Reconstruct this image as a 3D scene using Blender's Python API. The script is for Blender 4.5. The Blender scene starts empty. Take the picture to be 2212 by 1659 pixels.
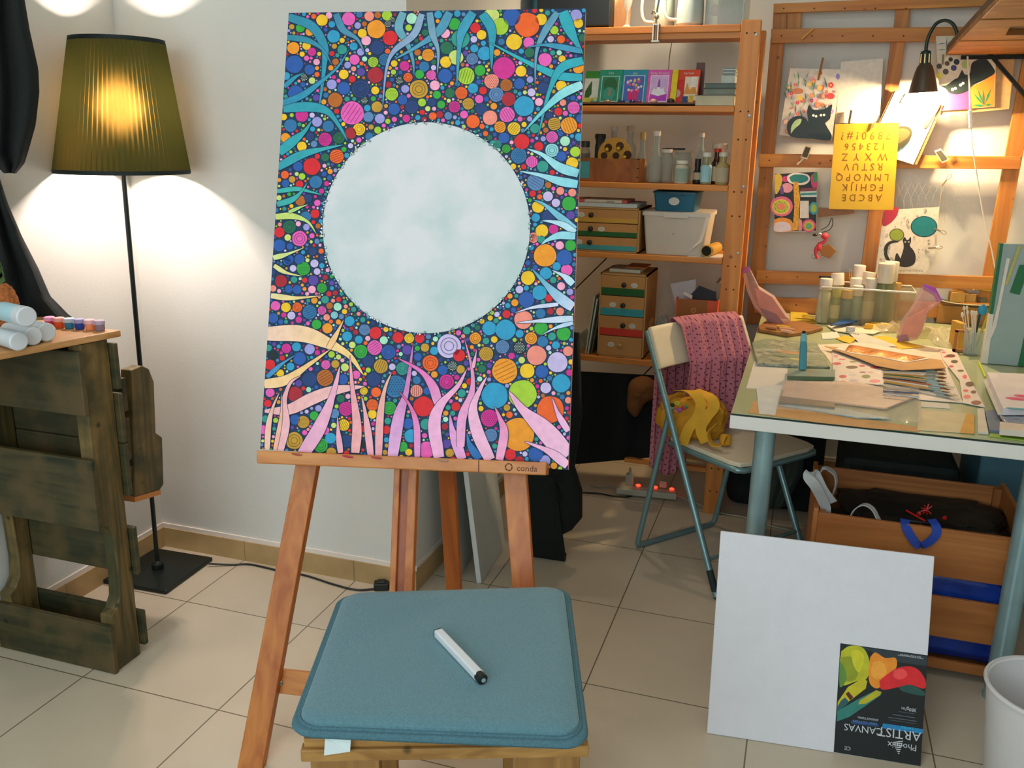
import bpy, bmesh, math, random
from mathutils import Vector, Matrix, Quaternion
random.seed(7)
S = bpy.context.scene
COL = S.collection
PI = math.pi
# ------------------------------------------------------------------ camera
CP = Vector((1.81491, -1.25032, 1.47560)); F = 1904.5
PITCH, ROLL, YAW = 0.267183, 0.0167847, 0.3153327
W_, H_ = 2212.0, 1659.0
fw = Vector((-math.sin(YAW)*math.cos(PITCH), math.cos(YAW)*math.cos(PITCH), -math.sin(PITCH)))
r0 = fw.cross(Vector((0, 0, 1))).normalized(); u0 = r0.cross(fw)
rt = r0*math.cos(ROLL) + u0*math.sin(ROLL); up = -r0*math.sin(ROLL) + u0*math.cos(ROLL)
cam = bpy.data.objects.new('camera', bpy.data.cameras.new('camera')); COL.objects.link(cam)
cam.matrix_world = Matrix(((rt.x, up.x, -fw.x, CP.x), (rt.y, up.y, -fw.y, CP.y), (rt.z, up.z, -fw.z, CP.z), (0, 0, 0, 1)))
cam.data.sensor_width = 36; cam.data.lens = F/W_*36; cam.data.clip_start = .02
S.camera = cam
# ------------------------------------------------------------------ world, exposure, large lights
wd = bpy.data.worlds.new('world'); S.world = wd; wd.use_nodes = True
wd.node_tree.nodes['Background'].inputs[0].default_value = (.62, .80, .86, 1)
wd.node_tree.nodes['Background'].inputs[1].default_value = .3
S.view_settings.view_transform = 'Standard'; S.view_settings.look = 'None'
S.view_settings.gamma = 1; S.view_settings.use_curve_mapping = False; S.view_settings.exposure = 0.52
def lamp(name, kind, loc, power, color, size=.1, rot=None, **k):
    l = bpy.data.lights.new(name, kind); l.energy = power; l.color = color
    if kind == 'AREA': l.shape = 'RECTANGLE'; l.size = size; l.size_y = k.get('sy', size)
    else: l.shadow_soft_size = size
    if kind == 'SPOT': l.spot_size = k.get('spot', 1.5); l.spot_blend = k.get('blend', .5)
    o = bpy.data.objects.new(name, l); o.location = loc; COL.objects.link(o)
    if rot: o.rotation_euler = rot
    return o
# added fill lights: cool behind the camera, warm overhead; no fixture is known
lamp('cool_front_fill', 'AREA', (0.9, -3.4, 1.9), 48, (.78, .93, 1.0), 2.6, (math.radians(82), 0, math.radians(4)), sy=1.7)
lamp('overhead_fill', 'AREA', (1.3, -.4, 2.74), 9, (1.0, .95, .9), .9, (0, 0, 0))
# ------------------------------------------------------------------ pixel -> place
def ray(px, py): return rt*((px-W_/2)/F) + up*(-(py-H_/2)/F) + fw
def oz(px, py, z): d = ray(px, py); return CP + d*((z-CP.z)/d.z)
def oy(px, py, y): d = ray(px, py); return CP + d*((y-CP.y)/d.y)
def ox(px, py, x): d = ray(px, py); return CP + d*((x-CP.x)/d.x)
def opl(px, py, P0, n): d = ray(px, py); return CP + d*((P0-CP).dot(n)/d.dot(n))
V = Vector
def lin(c):
    if isinstance(c, str):
        c = c.lstrip('#'); c = [int(c[i:i+2], 16)/255 for i in (0, 2, 4)]
    return tuple((x/12.92 if x <= .04045 else ((x+.055)/1.055)**2.4) for x in c[:3]) + (1,)
# ------------------------------------------------------------------ materials
MC = {}
def mat(name, color, rough=.6, metal=0, noise=.08, nscale=18, bump=0, bscale=60, spec=.5, trans=0, emis=None, es=1, alpha=1, sheen=0):
    if name in MC: return MC[name]
    m = bpy.data.materials.new(name); m.use_nodes = True; nt = m.node_tree; N = nt.nodes; L = nt.links
    b = N['Principled BSDF']; c = lin(color)
    b.inputs['Roughness'].default_value = rough; b.inputs['Metallic'].default_value = metal
    b.inputs['Specular IOR Level'].default_value = spec
    if trans: b.inputs['Transmission Weight'].default_value = trans
    if alpha < 1: b.inputs['Alpha'].default_value = alpha
    if sheen: b.inputs['Sheen Weight'].default_value = sheen
    tc = N.new('ShaderNodeTexCoord')
    if noise:
        n = N.new('ShaderNodeTexNoise'); n.inputs['Scale'].default_value = nscale; n.inputs['Detail'].default_value = 4
        L.new(tc.outputs['Object'], n.inputs['Vector'])
        r = N.new('ShaderNodeMapRange'); r.inputs[1].default_value = .3; r.inputs[2].default_value = .7
        r.inputs[3].default_value = 1-noise; r.inputs[4].default_value = 1+noise
        L.new(n.outputs[0], r.inputs[0])
        x = N.new('ShaderNodeVectorMath'); x.operation = 'SCALE'; x.inputs[0].default_value = c[:3]
        L.new(r.outputs[0], x.inputs['Scale']); L.new(x.outputs[0], b.inputs['Base Color'])
    else: b.inputs['Base Color'].default_value = c
    if emis: b.inputs['Emission Color'].default_value = lin(emis); b.inputs['Emission Strength'].default_value = es
    if bump:
        n2 = N.new('ShaderNodeTexNoise'); n2.inputs['Scale'].default_value = bscale; n2.inputs['Detail'].default_value = 3
        L.new(tc.outputs['Object'], n2.inputs['Vector'])
        bp = N.new('ShaderNodeBump'); bp.inputs['Strength'].default_value = bump; bp.inputs['Distance'].default_value = .004
        L.new(n2.outputs[0], bp.inputs['Height']); L.new(bp.outputs[0], b.inputs['Normal'])
    MC[name] = m; return m
def wood(name, c1, c2, grain=(1, 1, .06), scale=30, rough=.5, knots=True, worn=None):
    if name in MC: return MC[name]
    m = bpy.data.materials.new(name); m.use_nodes = True; nt = m.node_tree; N = nt.nodes; L = nt.links
    b = N['Principled BSDF']; b.inputs['Roughness'].default_value = rough
    tc = N.new('ShaderNodeTexCoord'); mp = N.new('ShaderNodeMapping'); mp.inputs['Scale'].default_value = grain
    L.new(tc.outputs['Object'], mp.inputs[0])
    n = N.new('ShaderNodeTexNoise'); n.inputs['Scale'].default_value = scale; n.inputs['Detail'].default_value = 6; n.inputs['Distortion'].default_value = 1.2
    L.new(mp.outputs[0], n.inputs['Vector'])
    cr = N.new('ShaderNodeValToRGB'); cr.color_ramp.elements[0].position = .32; cr.color_ramp.elements[1].position = .68
    cr.color_ramp.elements[0].color = lin(c2); cr.color_ramp.elements[1].color = lin(c1)
    L.new(n.outputs[0], cr.inputs[0]); out = cr.outputs[0]
    if knots:
        v = N.new('ShaderNodeTexVoronoi'); v.inputs['Scale'].default_value = 9
        L.new(tc.outputs['Object'], v.inputs['Vector'])
        r = N.new('ShaderNodeMapRange'); r.inputs[1].default_value = .03; r.inputs[2].default_value = .09
        L.new(v.outputs['Distance'], r.inputs[0])
        mx = N.new('ShaderNodeMix'); mx.data_type = 'RGBA'
        L.new(r.outputs[0], mx.inputs[0]); mx.inputs[6].default_value = tuple(x*.45 for x in lin(c2)[:3])+(1,); L.new(out, mx.inputs[7]); out = mx.outputs[2]
    if worn:
        n3 = N.new('ShaderNodeTexNoise'); n3.inputs['Scale'].default_value = 7; n3.inputs['Detail'].default_value = 5
        L.new(tc.outputs['Object'], n3.inputs['Vector'])
        r3 = N.new('ShaderNodeMapRange'); r3.inputs[1].default_value = .45; r3.inputs[2].default_value = .62; L.new(n3.outputs[0], r3.inputs[0])
        mx3 = N.new('ShaderNodeMix'); mx3.data_type = 'RGBA'; L.new(r3.outputs[0], mx3.inputs[0]); L.new(out, mx3.inputs[6]); mx3.inputs[7].default_value = lin(worn); out = mx3.outputs[2]
    L.new(out, b.inputs['Base Color'])
    bp = N.new('ShaderNodeBump'); bp.inputs['Strength'].default_value = .25; bp.inputs['Distance'].default_value = .002
    L.new(n.outputs[0], bp.inputs['Height']); L.new(bp.outputs[0], b.inputs['Normal'])
    MC[name] = m; return m
def glass(name, color, rough=.05, mixf=.25, tint='#ffffff', edge=.55):
    """thin clear plastic / glass: mostly lets light through, with a glossy skin"""
    if name in MC: return MC[name]
    m = bpy.data.materials.new(name); m.use_nodes = True; nt = m.node_tree; N = nt.nodes; L = nt.links
    o = N['Material Output']; b = N['Principled BSDF']; b.inputs['Base Color'].default_value = lin(color); b.inputs['Roughness'].default_value = rough
    t = N.new('ShaderNodeBsdfTransparent'); t.inputs[0].default_value = lin(tint)
    fr = N.new('ShaderNodeLayerWeight'); fr.inputs[0].default_value = .35
    r = N.new('ShaderNodeMapRange'); r.inputs[3].default_value = mixf; r.inputs[4].default_value = min(1, mixf+edge); L.new(fr.outputs['Facing'], r.inputs[0])
    mx = N.new('ShaderNodeMixShader'); L.new(r.outputs[0], mx.inputs[0]); L.new(t.outputs[0], mx.inputs[1]); L.new(b.outputs[0], mx.inputs[2]); L.new(mx.outputs[0], o.inputs[0])
    MC[name] = m; return m
def painted(name='painted_colours', rough=.5, bump=0):
    if name in MC: return MC[name]
    m = bpy.data.materials.new(name); m.use_nodes = True; nt = m.node_tree; N = nt.nodes; L = nt.links
    b = N['Principled BSDF']; b.inputs['Roughness'].default_value = rough
    a = N.new('ShaderNodeAttribute'); a.attribute_name = 'paint'
    n = N.new('ShaderNodeTexNoise'); n.inputs['Scale'].default_value = 55; n.inputs['Detail'].default_value = 5
    tc = N.new('ShaderNodeTexCoord'); L.new(tc.outputs['Object'], n.inputs['Vector'])
    r = N.new('ShaderNodeMapRange'); r.inputs[1].default_value = .3; r.inputs[2].default_value = .7; r.inputs[3].default_value = .96; r.inputs[4].default_value = 1.16; L.new(n.outputs[0], r.inputs[0])
    x = N.new('ShaderNodeVectorMath'); x.operation = 'SCALE'; L.new(a.outputs['Color'], x.inputs[0]); L.new(r.outputs[0], x.inputs['Scale']); L.new(x.outputs[0], b.inputs['Base Color'])
    MC[name] = m; return m
# ------------------------------------------------------------------ mesh builder
class G:
    def __init__(s): s.v = []; s.f = []; s.m = []; s.c = []
    def add(s, vs, fs, mi=0, col=None):
        o = len(s.v); s.v += [V(x) for x in vs]
        for f in fs: s.f.append([o+i for i in f]); s.m.append(mi); s.c.append(col)
        return s
    def box(s, c, size, R=None, mi=0, col=None):
        c = V(c); h = V(size)/2
        if R is None: R = Matrix.Identity(3)
        elif not isinstance(R, Matrix): R = Matrix.Rotation(R, 3, 'Z')
        vs = [c + R @ V((x*h.x, y*h.y, z*h.z)) for x in (-1, 1) for y in (-1, 1) for z in (-1, 1)]
        return s.add(vs, [(0, 1, 3, 2), (4, 6, 7, 5), (0, 4, 5, 1), (2, 3, 7, 6), (0, 2, 6, 4), (1, 5, 7, 3)], mi, col)
    def bb(s, a, b, mi=0, col=None):
        a = V(a); b = V(b); return s.box((a+b)/2, V((abs(b.x-a.x), abs(b.y-a.y), abs(b.z-a.z))), None, mi, col)
    def bar(s, p, q, w, h, side=(1, 0, 0), mi=0, col=None):
        p = V(p); q = V(q); d = (q-p).normalized(); a = V(side); a = (a-d*a.dot(d)).normalized(); b = d.cross(a)
        vs = [e + a*x*w/2 + b*y*h/2 for e in (p, q) for x, y in ((-1, -1), (1, -1), (1, 1), (-1, 1))]
        return s.add(vs, [(3, 2, 1, 0), (4, 5, 6, 7), (0, 1, 5, 4), (1, 2, 6, 5), (2, 3, 7, 6), (3, 0, 4, 7)], mi, col)
    def tube(s, pts, r, seg=10, cap=True, mi=0, col=None, closed=False):
        pts = [V(p) for p in pts]; n = len(pts); rs = r if isinstance(r, (list, tuple)) else [r]*n
        d0 = (pts[1]-pts[0]).normalized(); a = d0.orthogonal().normalized(); vs = []; fs = []
        for i in range(n):
            if closed: d = (pts[(i+1) % n]-pts[i-1]).normalized()
            else: d = ((pts[min(i+1, n-1)]-pts[max(i-1, 0)])).normalized()
            a = (a - d*a.dot(d)).normalized(); b = d.cross(a)
            for k in range(seg):
                t = 2*PI*k/seg; vs.append(pts[i] + (a*math.cos(t)+b*math.sin(t))*rs[i])
        for i in range(n if closed else n-1):
            j = (i+1) % n
            for k in range(seg):
                l = (k+1) % seg; fs.append((i*seg+k, i*seg+l, j*seg+l, j*seg+k))
        if cap and not closed: fs.append(tuple(reversed(range(seg)))); fs.append(tuple(range((n-1)*seg, n*seg)))
        return s.add(vs, fs, mi, col)
    def lathe(s, prof, base, axis=(0, 0, 1), seg=24, mi=0, col=None, sx=1, sy=1, rot=0):
        ax = V(axis).normalized(); a = ax.orthogonal().normalized() if abs(ax.z) < .999 and abs(ax.y) < .999 else V((1, 0, 0)); b = ax.cross(a)
        if rot: a, b = a*math.cos(rot)+b*math.sin(rot), b*math.cos(rot)-a*math.sin(rot)
        vs = []; fs = []; base = V(base)
        for r, z in prof:
            for k in range(seg):
                t = 2*PI*k/seg; vs.append(base + ax*z + a*(r*sx*math.cos(t)) + b*(r*sy*math.sin(t)))
        n = len(prof)
        for i in range(n-1):
            for k in range(seg):
                l = (k+1) % seg; fs.append((i*seg+k, i*seg+l, (i+1)*seg+l, (i+1)*seg+k))
        if prof[0] == prof[-1]: return s.add(vs, fs, mi, col)
        if prof[0][0] > 1e-5: fs.append(tuple(reversed(range(seg))))
        if prof[-1][0] > 1e-5: fs.append(tuple(range((n-1)*seg, n*seg)))
        return s.add(vs, fs, mi, col)
    def prism(s, poly, vec, mi=0, col=None):
        poly = [V(p) for p in poly]; vec = V(vec); n = len(poly)
        vs = poly + [p+vec for p in poly]; fs = [tuple(reversed(range(n))), tuple(range(n, 2*n))] + [(i, (i+1) % n, n+(i+1) % n, n+i) for i in range(n)]
        return s.add(vs, fs, mi, col)
    def ball(s, c, r, mi=0, col=None, seg=16, rings=10):
        r = V(r) if hasattr(r, '__len__') else V((r, r, r)); c = V(c); vs = [c+V((0, 0, -r.z))]; fs = []
        for i in range(1, rings):
            t = PI*i/rings - PI/2
            for k in range(seg):
                q = 2*PI*k/seg; vs.append(c + V((r.x*math.cos(t)*math.cos(q), r.y*math.cos(t)*math.sin(q), r.z*math.sin(t))))
        vs.append(c+V((0, 0, r.z))); T = len(vs)-1
        for k in range(seg): fs.append((0, 1+(k+1) % seg, 1+k)); fs.append((T, T-seg+k, T-seg+(k+1) % seg))
        for i in range(rings-2):
            for k in range(seg): a = 1+i*seg; b = a+seg; l = (k+1) % seg; fs.append((a+k, a+l, b+l, b+k))
        return s.add(vs, fs, mi, col)
    def grid(s, fn, nu, nv, mi=0, col=None, thick=0):
        vs = [fn(i/nu, j/nv) for j in range(nv+1) for i in range(nu+1)]; w = nu+1
        fs = [(j*w+i, j*w+i+1, (j+1)*w+i+1, (j+1)*w+i) for j in range(nv) for i in range(nu)]
        return s.add(vs, fs, mi, col)
    def build(s, name, mats, parent=None, smooth=False, bevel=0, sub=0, solid=0, origin=None, seg=2):
        if not isinstance(mats, (list, tuple)): mats = [mats]
        pl = V((0, 0, 0)); p = parent
        while p is not None: pl = pl + p.location; p = p.parent
        if parent is None:
            if origin is None:
                xs = [v.x for v in s.v]; ys = [v.y for v in s.v]; zs = [v.z for v in s.v]
                origin = V(((min(xs)+max(xs))/2, (min(ys)+max(ys))/2, min(zs)))
            pl = V(origin)
        me = bpy.data.meshes.new(name); me.from_pydata([v-pl for v in s.v], [], s.f)
        for m in mats: me.materials.append(m)
        for p_, mi in zip(me.polygons, s.m): p_.material_index = mi; p_.use_smooth = smooth
        if any(c is not None for c in s.c):
            at = me.color_attributes.new('paint', 'FLOAT_COLOR', 'CORNER')
            for p_, c in zip(me.polygons, s.c):
                if c is None: c = (.8, .8, .8)
                if isinstance(c, list): cs = [lin(x) for x in c]
                else: cs = [lin(c)]*len(p_.loop_indices)
                for li, cc in zip(p_.loop_indices, cs): at.data[li].color = cc
        bm = bmesh.new(); bm.from_mesh(me)
        if not any(c is not None for c in s.c): bmesh.ops.recalc_face_normals(bm, faces=bm.faces)
        bm.to_mesh(me); bm.free()
        o = bpy.data.objects.new(name, me); COL.objects.link(o)
        if parent is None: o.location = pl
        else: o.parent = parent
        if smooth and not sub:
            try: me.set_sharp_from_angle(angle=math.radians(40))
            except Exception: pass
        if solid: md = o.modifiers.new('thickness', 'SOLIDIFY'); md.thickness = solid; md.offset = 0
        if bevel: md = o.modifiers.new('bevel', 'BEVEL'); md.width = bevel; md.segments = seg; md.limit_method = 'ANGLE'
        if sub: md = o.modifiers.new('sub', 'SUBSURF'); md.levels = sub; md.render_levels = sub
        return o
def tag(o, label, cat, group=None):
    o['label'] = label; o['category'] = cat
    if group: o['group'] = group
    return o
def thing(name, loc, label, cat, group=None):
    o = bpy.data.objects.new(name, None); o.empty_display_size = .05; o.location = V(loc); COL.objects.link(o); return tag(o, label, cat, group)
def struct(o): o['kind'] = 'structure'; return o
def lab(o, l): o['label'] = l; return o
def copy_thing(o, loc=None, rz=None, label=None):
    c = o.copy(); COL.objects.link(c)
    for ch in list(o.children):
        d = ch.copy(); COL.objects.link(d); d.parent = c
        for g in ch.children: e = g.copy(); COL.objects.link(e); e.parent = d
    if loc is not None: c.location = V(loc)
    if rz is not None: c.rotation_euler.z = rz
    if label: c['label'] = label
    return c
def text(s, size, origin, xd, yd, mat_, parent, name='lettering', depth=.0004, align='CENTER', squash=1, bold=0):
    cu = bpy.data.curves.new('t', 'FONT'); cu.body = s; cu.size = size; cu.align_x = align; cu.extrude = depth/2; cu.offset = bold*size
    cu.resolution_u = 2
    ob = bpy.data.objects.new('t', cu); me = bpy.data.meshes.new_from_object(ob); bpy.data.objects.remove(ob)
    xd = V(xd).normalized(); yd = V(yd); yd = (yd-xd*yd.dot(xd)).normalized(); zd = xd.cross(yd)
    pl = V((0, 0, 0)); p = parent
    while p is not None: pl = pl + p.location; p = p.parent
    for v in me.vertices: v.co = V(origin)-pl + xd*(v.co.x*squash) + yd*v.co.y + zd*v.co.z
    me.name = name; me.materials.append(mat_); o = bpy.data.objects.new(name, me); COL.objects.link(o); o.parent = parent; return o
def bez(pts, n=8):
    """smooth curve through points (Catmull-Rom)"""
    P = [V(p) for p in pts]; P = [P[0]*2-P[1]] + P + [P[-1]*2-P[-2]]; out = []
    for i in range(1, len(P)-2):
        for k in range(n):
            t = k/n; a, b, c, d = P[i-1], P[i], P[i+1], P[i+2]
            out.append(.5*((2*b)+(c-a)*t+(2*a-5*b+4*c-d)*t*t+(3*b-a-3*c+d)*t**3))
    out.append(P[-2]); return out
# shared materials
orange_wood = wood('oiled_beech', '#c67a35', '#a5561f', (1, 1, .05), 24, .45, False)
orange_woodx = wood('oiled_beech_lengthwise', '#cf8a45', '#b06428', (.05, 1, 1), 24, .45, False)
pine = wood('shelf_pine', '#d98e3e', '#bf7028', (1, 1, .05), 22, .5)
pinex = wood('shelf_pine_lengthwise', '#d98e3e', '#bf7028', (.05, 1, 1), 22, .5)
white_paint = mat('white_paint', '#d8d8d4', .6, noise=.02)
black_plastic = mat('black_plastic', '#101413', .4)
white_plastic = mat('white_plastic', '#dedcd6', .35, noise=.02)
steel = mat('brushed_steel', '#8fa3a6', .35, .7)
# ------------------------------------------------------------------ the room
WY, LX, RX, BY, CH = 1.225, -.353, 2.80, 2.88, 2.75
SX = oy(889, 800, WY).x
def floor_mat():
    m = bpy.data.materials.new('floor_tiles'); m.use_nodes = True; nt = m.node_tree; N = nt.nodes; L = nt.links
    b = N['Principled BSDF']; tc = N.new('ShaderNodeTexCoord')
    br = N.new('ShaderNodeTexBrick'); br.offset = 0; br.squash = 1
    br.inputs['Scale'].default_value = 1; br.inputs['Brick Width'].default_value = .45; br.inputs['Row Height'].default_value = .45
    br.inputs['Mortar Size'].default_value = .0022; br.inputs['Mortar Smooth'].default_value = .3
    br.inputs['Color1'].default_value = lin('#c6bba6'); br.inputs['Color2'].default_value = lin('#c2b7a2'); br.inputs['Mortar'].default_value = lin('#6e6350')
    L.new(tc.outputs['Object'], br.inputs['Vector'])
    n = N.new('ShaderNodeTexNoise'); n.inputs['Scale'].default_value = 3.5; n.inputs['Detail'].default_value = 6; L.new(tc.outputs['Object'], n.inputs['Vector'])
    r = N.new('ShaderNodeMapRange'); r.inputs[1].default_value = .3; r.inputs[2].default_value = .7; r.inputs[3].default_value = .93; r.inputs[4].default_value = 1.06; L.new(n.outputs[0], r.inputs[0])
    x = N.new('ShaderNodeVectorMath'); x.operation = 'SCALE'; L.new(br.outputs['Color'], x.inputs[0]); L.new(r.outputs[0], x.inputs['Scale']); L.new(x.outputs[0], b.inputs['Base Color'])
    b.inputs['Roughness'].default_value = .28
    bp = N.new('ShaderNodeBump'); bp.invert = True; bp.inputs['Strength'].default_value = .4; bp.inputs['Distance'].default_value = .001
    L.new(br.outputs['Fac'], bp.inputs['Height']); L.new(bp.outputs[0], b.inputs['Normal']); return m
wall_m = mat('wall_plaster', '#d6d6d0', .85, noise=.02, nscale=3, bump=.12, bscale=220)
g = G(); g.bb((LX-.2, -3.6, -.1), (RX+.2, BY+.2, 0)); o = g.build('floor', floor_mat(), origin=(0, 0, 0)); struct(o)
g = G(); g.bb((LX-.2, -3.6, CH), (RX+.2, BY+.2, CH+.1)); struct(g.build('ceiling', wall_m, origin=(0, 0, CH)))
g = G(); g.bb((LX-.12, -3.6, 0), (LX, WY, CH)); struct(g.build('wall_left', wall_m, origin=(0, 0, 0)))
g = G(); g.bb((LX-.12, WY, 0), (SX, BY+.12, CH)); struct(g.build('wall_lamp_side', wall_m, origin=(0, 0, 0)))
g = G(); g.bb((SX, BY, 0), (RX+.12, BY+.12, CH)); struct(g.build('wall_back', wall_m, origin=(0, 0, 0)))
g = G(); g.bb((RX, -3.6, 0), (RX+.12, BY, CH)); struct(g.build('wall_right', wall_m, origin=(0, 0, 0)))
skirt = mat('skirting_tile', '#b49768', .4, noise=.12, nscale=9)
skirt_w = mat('skirting_bead', '#e6dcd2', .6, noise=.02)
def skirting(name, a, b, n, joints=()):
    a = V(a); b = V(b); n = V(n); g = G(); d = (b-a).normalized(); L = (b-a).length
    cuts = [0] + list(joints) + [L]
    for i in range(len(cuts)-1):
        p = a+d*(cuts[i]+.0008); q = a+d*(cuts[i+1]-.0008); g.bar(p+n*.005+V((0, 0, .038)), q+n*.005+V((0, 0, .038)), .01, .076, n, 0)
    g.bar(a+n*.003+V((0, 0, .084)), b+n*.003+V((0, 0, .084)), .006, .016, n, 1)
    o = g.build(name, [skirt, skirt_w], origin=(a.x, a.y, 0)); struct(o)
skirting('baseboard_lamp_side', (LX, WY, 0), (SX+.01, WY, 0), (0, -1, 0), (.36, .80))
skirting('baseboard_side', (SX, WY-.01, 0), (SX, BY, 0), (1, 0, 0), (.45, .9))
skirting('baseboard_left', (LX, -3.6, 0), (LX, WY-.01, 0), (1, 0, 0), (1.2, 1.65, 2.1, 2.55, 3, 3.45, 3.9, 4.35))
skirting('baseboard_back', (SX+.01, BY, 0), (RX-.01, BY, 0), (0, -1, 0), (.45, .9, 1.35, 1.8))
# ------------------------------------------------------------------ floor lamp
LB = oz(342, 1235, 0); SB = V((-.192, 1.017, 1.372)); ST = V((-.166, 1.015, 1.745))
t = thing('floor_lamp', LB, 'black floor lamp with a lit dark pleated shade and square base', 'lamp')
blk = mat('lamp_black_metal', '#1b2422', .35, .3)
g = G(); g.box(LB+V((0, 0, .008)), (.262, .262, .014), math.radians(2)); g.lathe([(.02, 0), (.02, .02), (.01, .03)], LB+V((0, 0, .014))); g.build('base', blk, t, bevel=.003)
g = G(); g.tube([LB+V((0, 0, .015)), SB, SB.lerp(ST, .35)], .0075, 12); g.build('pole', blk, t, smooth=True)
def shade_mat():
    m = bpy.data.materials.new('pleated_shade_fabric'); m.use_nodes = True; nt = m.node_tree; N = nt.nodes; L = nt.links
    o = N['Material Output']; N.remove(N['Principled BSDF'])
    d = N.new('ShaderNodeBsdfDiffuse'); d.inputs[0].default_value = lin('#16301f'); tr = N.new('ShaderNodeBsdfTranslucent'); tr.inputs[0].default_value = lin('#7c7434')
    mx = N.new('ShaderNodeMixShader'); mx.inputs[0].default_value = .030
    L.new(d.outputs[0], mx.inputs[1]); L.new(tr.outputs[0], mx.inputs[2])
    rf = N.new('ShaderNodeBsdfRefraction'); rf.inputs['Color'].default_value = lin('#a07a34'); rf.inputs['IOR'].default_value = 1.45; rf.inputs['Roughness'].default_value = 1.0
    m2 = N.new('ShaderNodeMixShader'); m2.inputs[0].default_value = .035; L.new(mx.outputs[0], m2.inputs[1]); L.new(rf.outputs[0], m2.inputs[2]); L.new(m2.outputs[0], o.inputs[0]); return m
g = G(); NP = 76; NR = 12; vs = []; fs = []
for j in range(NR+1):
    c = SB.lerp(ST, j/NR); r = .193+(.130-.193)*j/NR
    for k in range(NP*2):
        a = PI*k/NP; rr = r + (.0034 if k % 2 else -.0034); vs.append(c+V((rr*math.cos(a), rr*math.sin(a), 0)))
w = NP*2
fs = [(j*w+k, j*w+(k+1) % w, (j+1)*w+(k+1) % w, (j+1)*w+k) for j in range(NR) for k in range(w)]
g.add(vs, fs); sh = g.build('lamp_shade', shade_mat(), t)
for c, r, nm in ((SB, .194, 'lower_trim'), (ST, .131, 'upper_trim')):
    g = G(); g.lathe([(r+.002, -.006), (r+.002, .006), (r-.002, .006), (r-.002, -.006), (r+.002, -.006)], c, seg=64); g.build(nm, mat('shade_trim', '#0e1c18', .7), sh, smooth=True)
g = G(); B = SB.lerp(ST, .45)
g.tube([SB.lerp(ST, .2), SB.lerp(ST, .34)], .018, 16)
for a in range(3): g.bar(SB.lerp(ST, .3), ST+V((.13*math.cos(a*2.1), .13*math.sin(a*2.1), 0)), .003, .003)
g.build('lamp_holder', mat('holder_white', '#cfcfcf', .5), t)
g = G(); g.ball(B+V((0, 0, .02)), (.030, .030, .034)); bu = g.build('bulb', mat('lit_bulb', '#fff2dd', .4, emis='#ffd9a8', es=6), t, smooth=True)
lamp('floor_lamp_bulb', 'POINT', B+V((0, 0, .02)), 52, (1.0, .79, .70), .045)
# cord of the lamp along the skirting
cordm = mat('black_cord', '#121816', .5)
pts = [oz(450, 1222, .004), oz(500, 1220, .004), oz(540, 1219, .004), oz(600, 1232, .004), oz(660, 1243, .004), oz(720, 1262, .004), oz(770, 1274, .004), oz(812, 1272, .004), oz(850, 1270, .004)]
pts[0].z = .012
g = G(); g.tube(bez(pts, 6), .0035, 8); tag(g.build('lamp_cord', cordm, smooth=True), 'thin black cord running along the skirting from the floor lamp', 'cord')
g = G(); c = oz(824, 1272, 0); g.box(c+V((0, 0, .013)), (.05, .035, .026), .4); g.box(c+V((0, 0, .028)), (.03, .024, .008), .4); g.build('foot_dimmer', cordm, None, bevel=.004)
tag(bpy.data.objects['foot_dimmer'], 'small black foot dimmer on the floor at the wall corner behind the easel', 'dimmer')
# ------------------------------------------------------------------ pallet desk on the left
old = wood('stained_pallet_wood', '#82693a', '#3a381c', (1, 1, .08), 26, .6, True, '#3e3c20')
oldx = wood('stained_pallet_wood_lengthwise', '#4a4326', '#212813', (.08, 1, 1), 26, .6, True, '#584828')
PX = .072
t = thing('pallet_desk', (-.13, .5, 0), 'dark stained pallet stood on its side carrying a thin wooden top', 'desk')
ym, yM = .505, .60
def ps(*q): return [ox(a, b, PX) for a, b in q]
sil = [(ym, 0), (yM, 0), (yM, .955), (ym, .955), (ym, .45), (ym+.028, .435), (ym+.043, .40), (ym+.046, .27), (ym+.040, .215), (ym+.02, .185), (ym, .175)]
for i, x in enumerate((PX, LX+.06)):
    g = G(); g.prism([V((x, y, z)) for y, z in sil], (-.042, 0, 0)); g.build('stringer', old, t, bevel=.003)
for nm, y0, rows in (('front_board', ym-.018, ((.0, .15), (.44, .645), (.765, .94))), ('rear_board', yM+.002, ((.03, .14), (.255, .405), (.50, .655), (.658, .80), (.81, .94)))):
    for z0, z1 in rows:
        g = G(); g.bb((LX+.012, y0, z0+random.uniform(0, .004)), (PX-.004+(.012 if nm == 'front_board' else .02), y0+.016, z1)); g.build(nm, oldx, t, bevel=.003)
top = wood('desk_top_pine', '#cf9f68', '#a87440', (1, .06, 1), 24, .5, False)
g = G(); Pf = oz(261, 713, .975); 
poly = [V((LX+.004, -.05, .957)), V((-.055, -.05, .957)), V((Pf.x, Pf.y, .957)), V((LX+.004, Pf.y+.0, .957))]
g.prism(poly, (0, 0, .018)); g.build('desk_top', top, t, bevel=.003)
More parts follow.
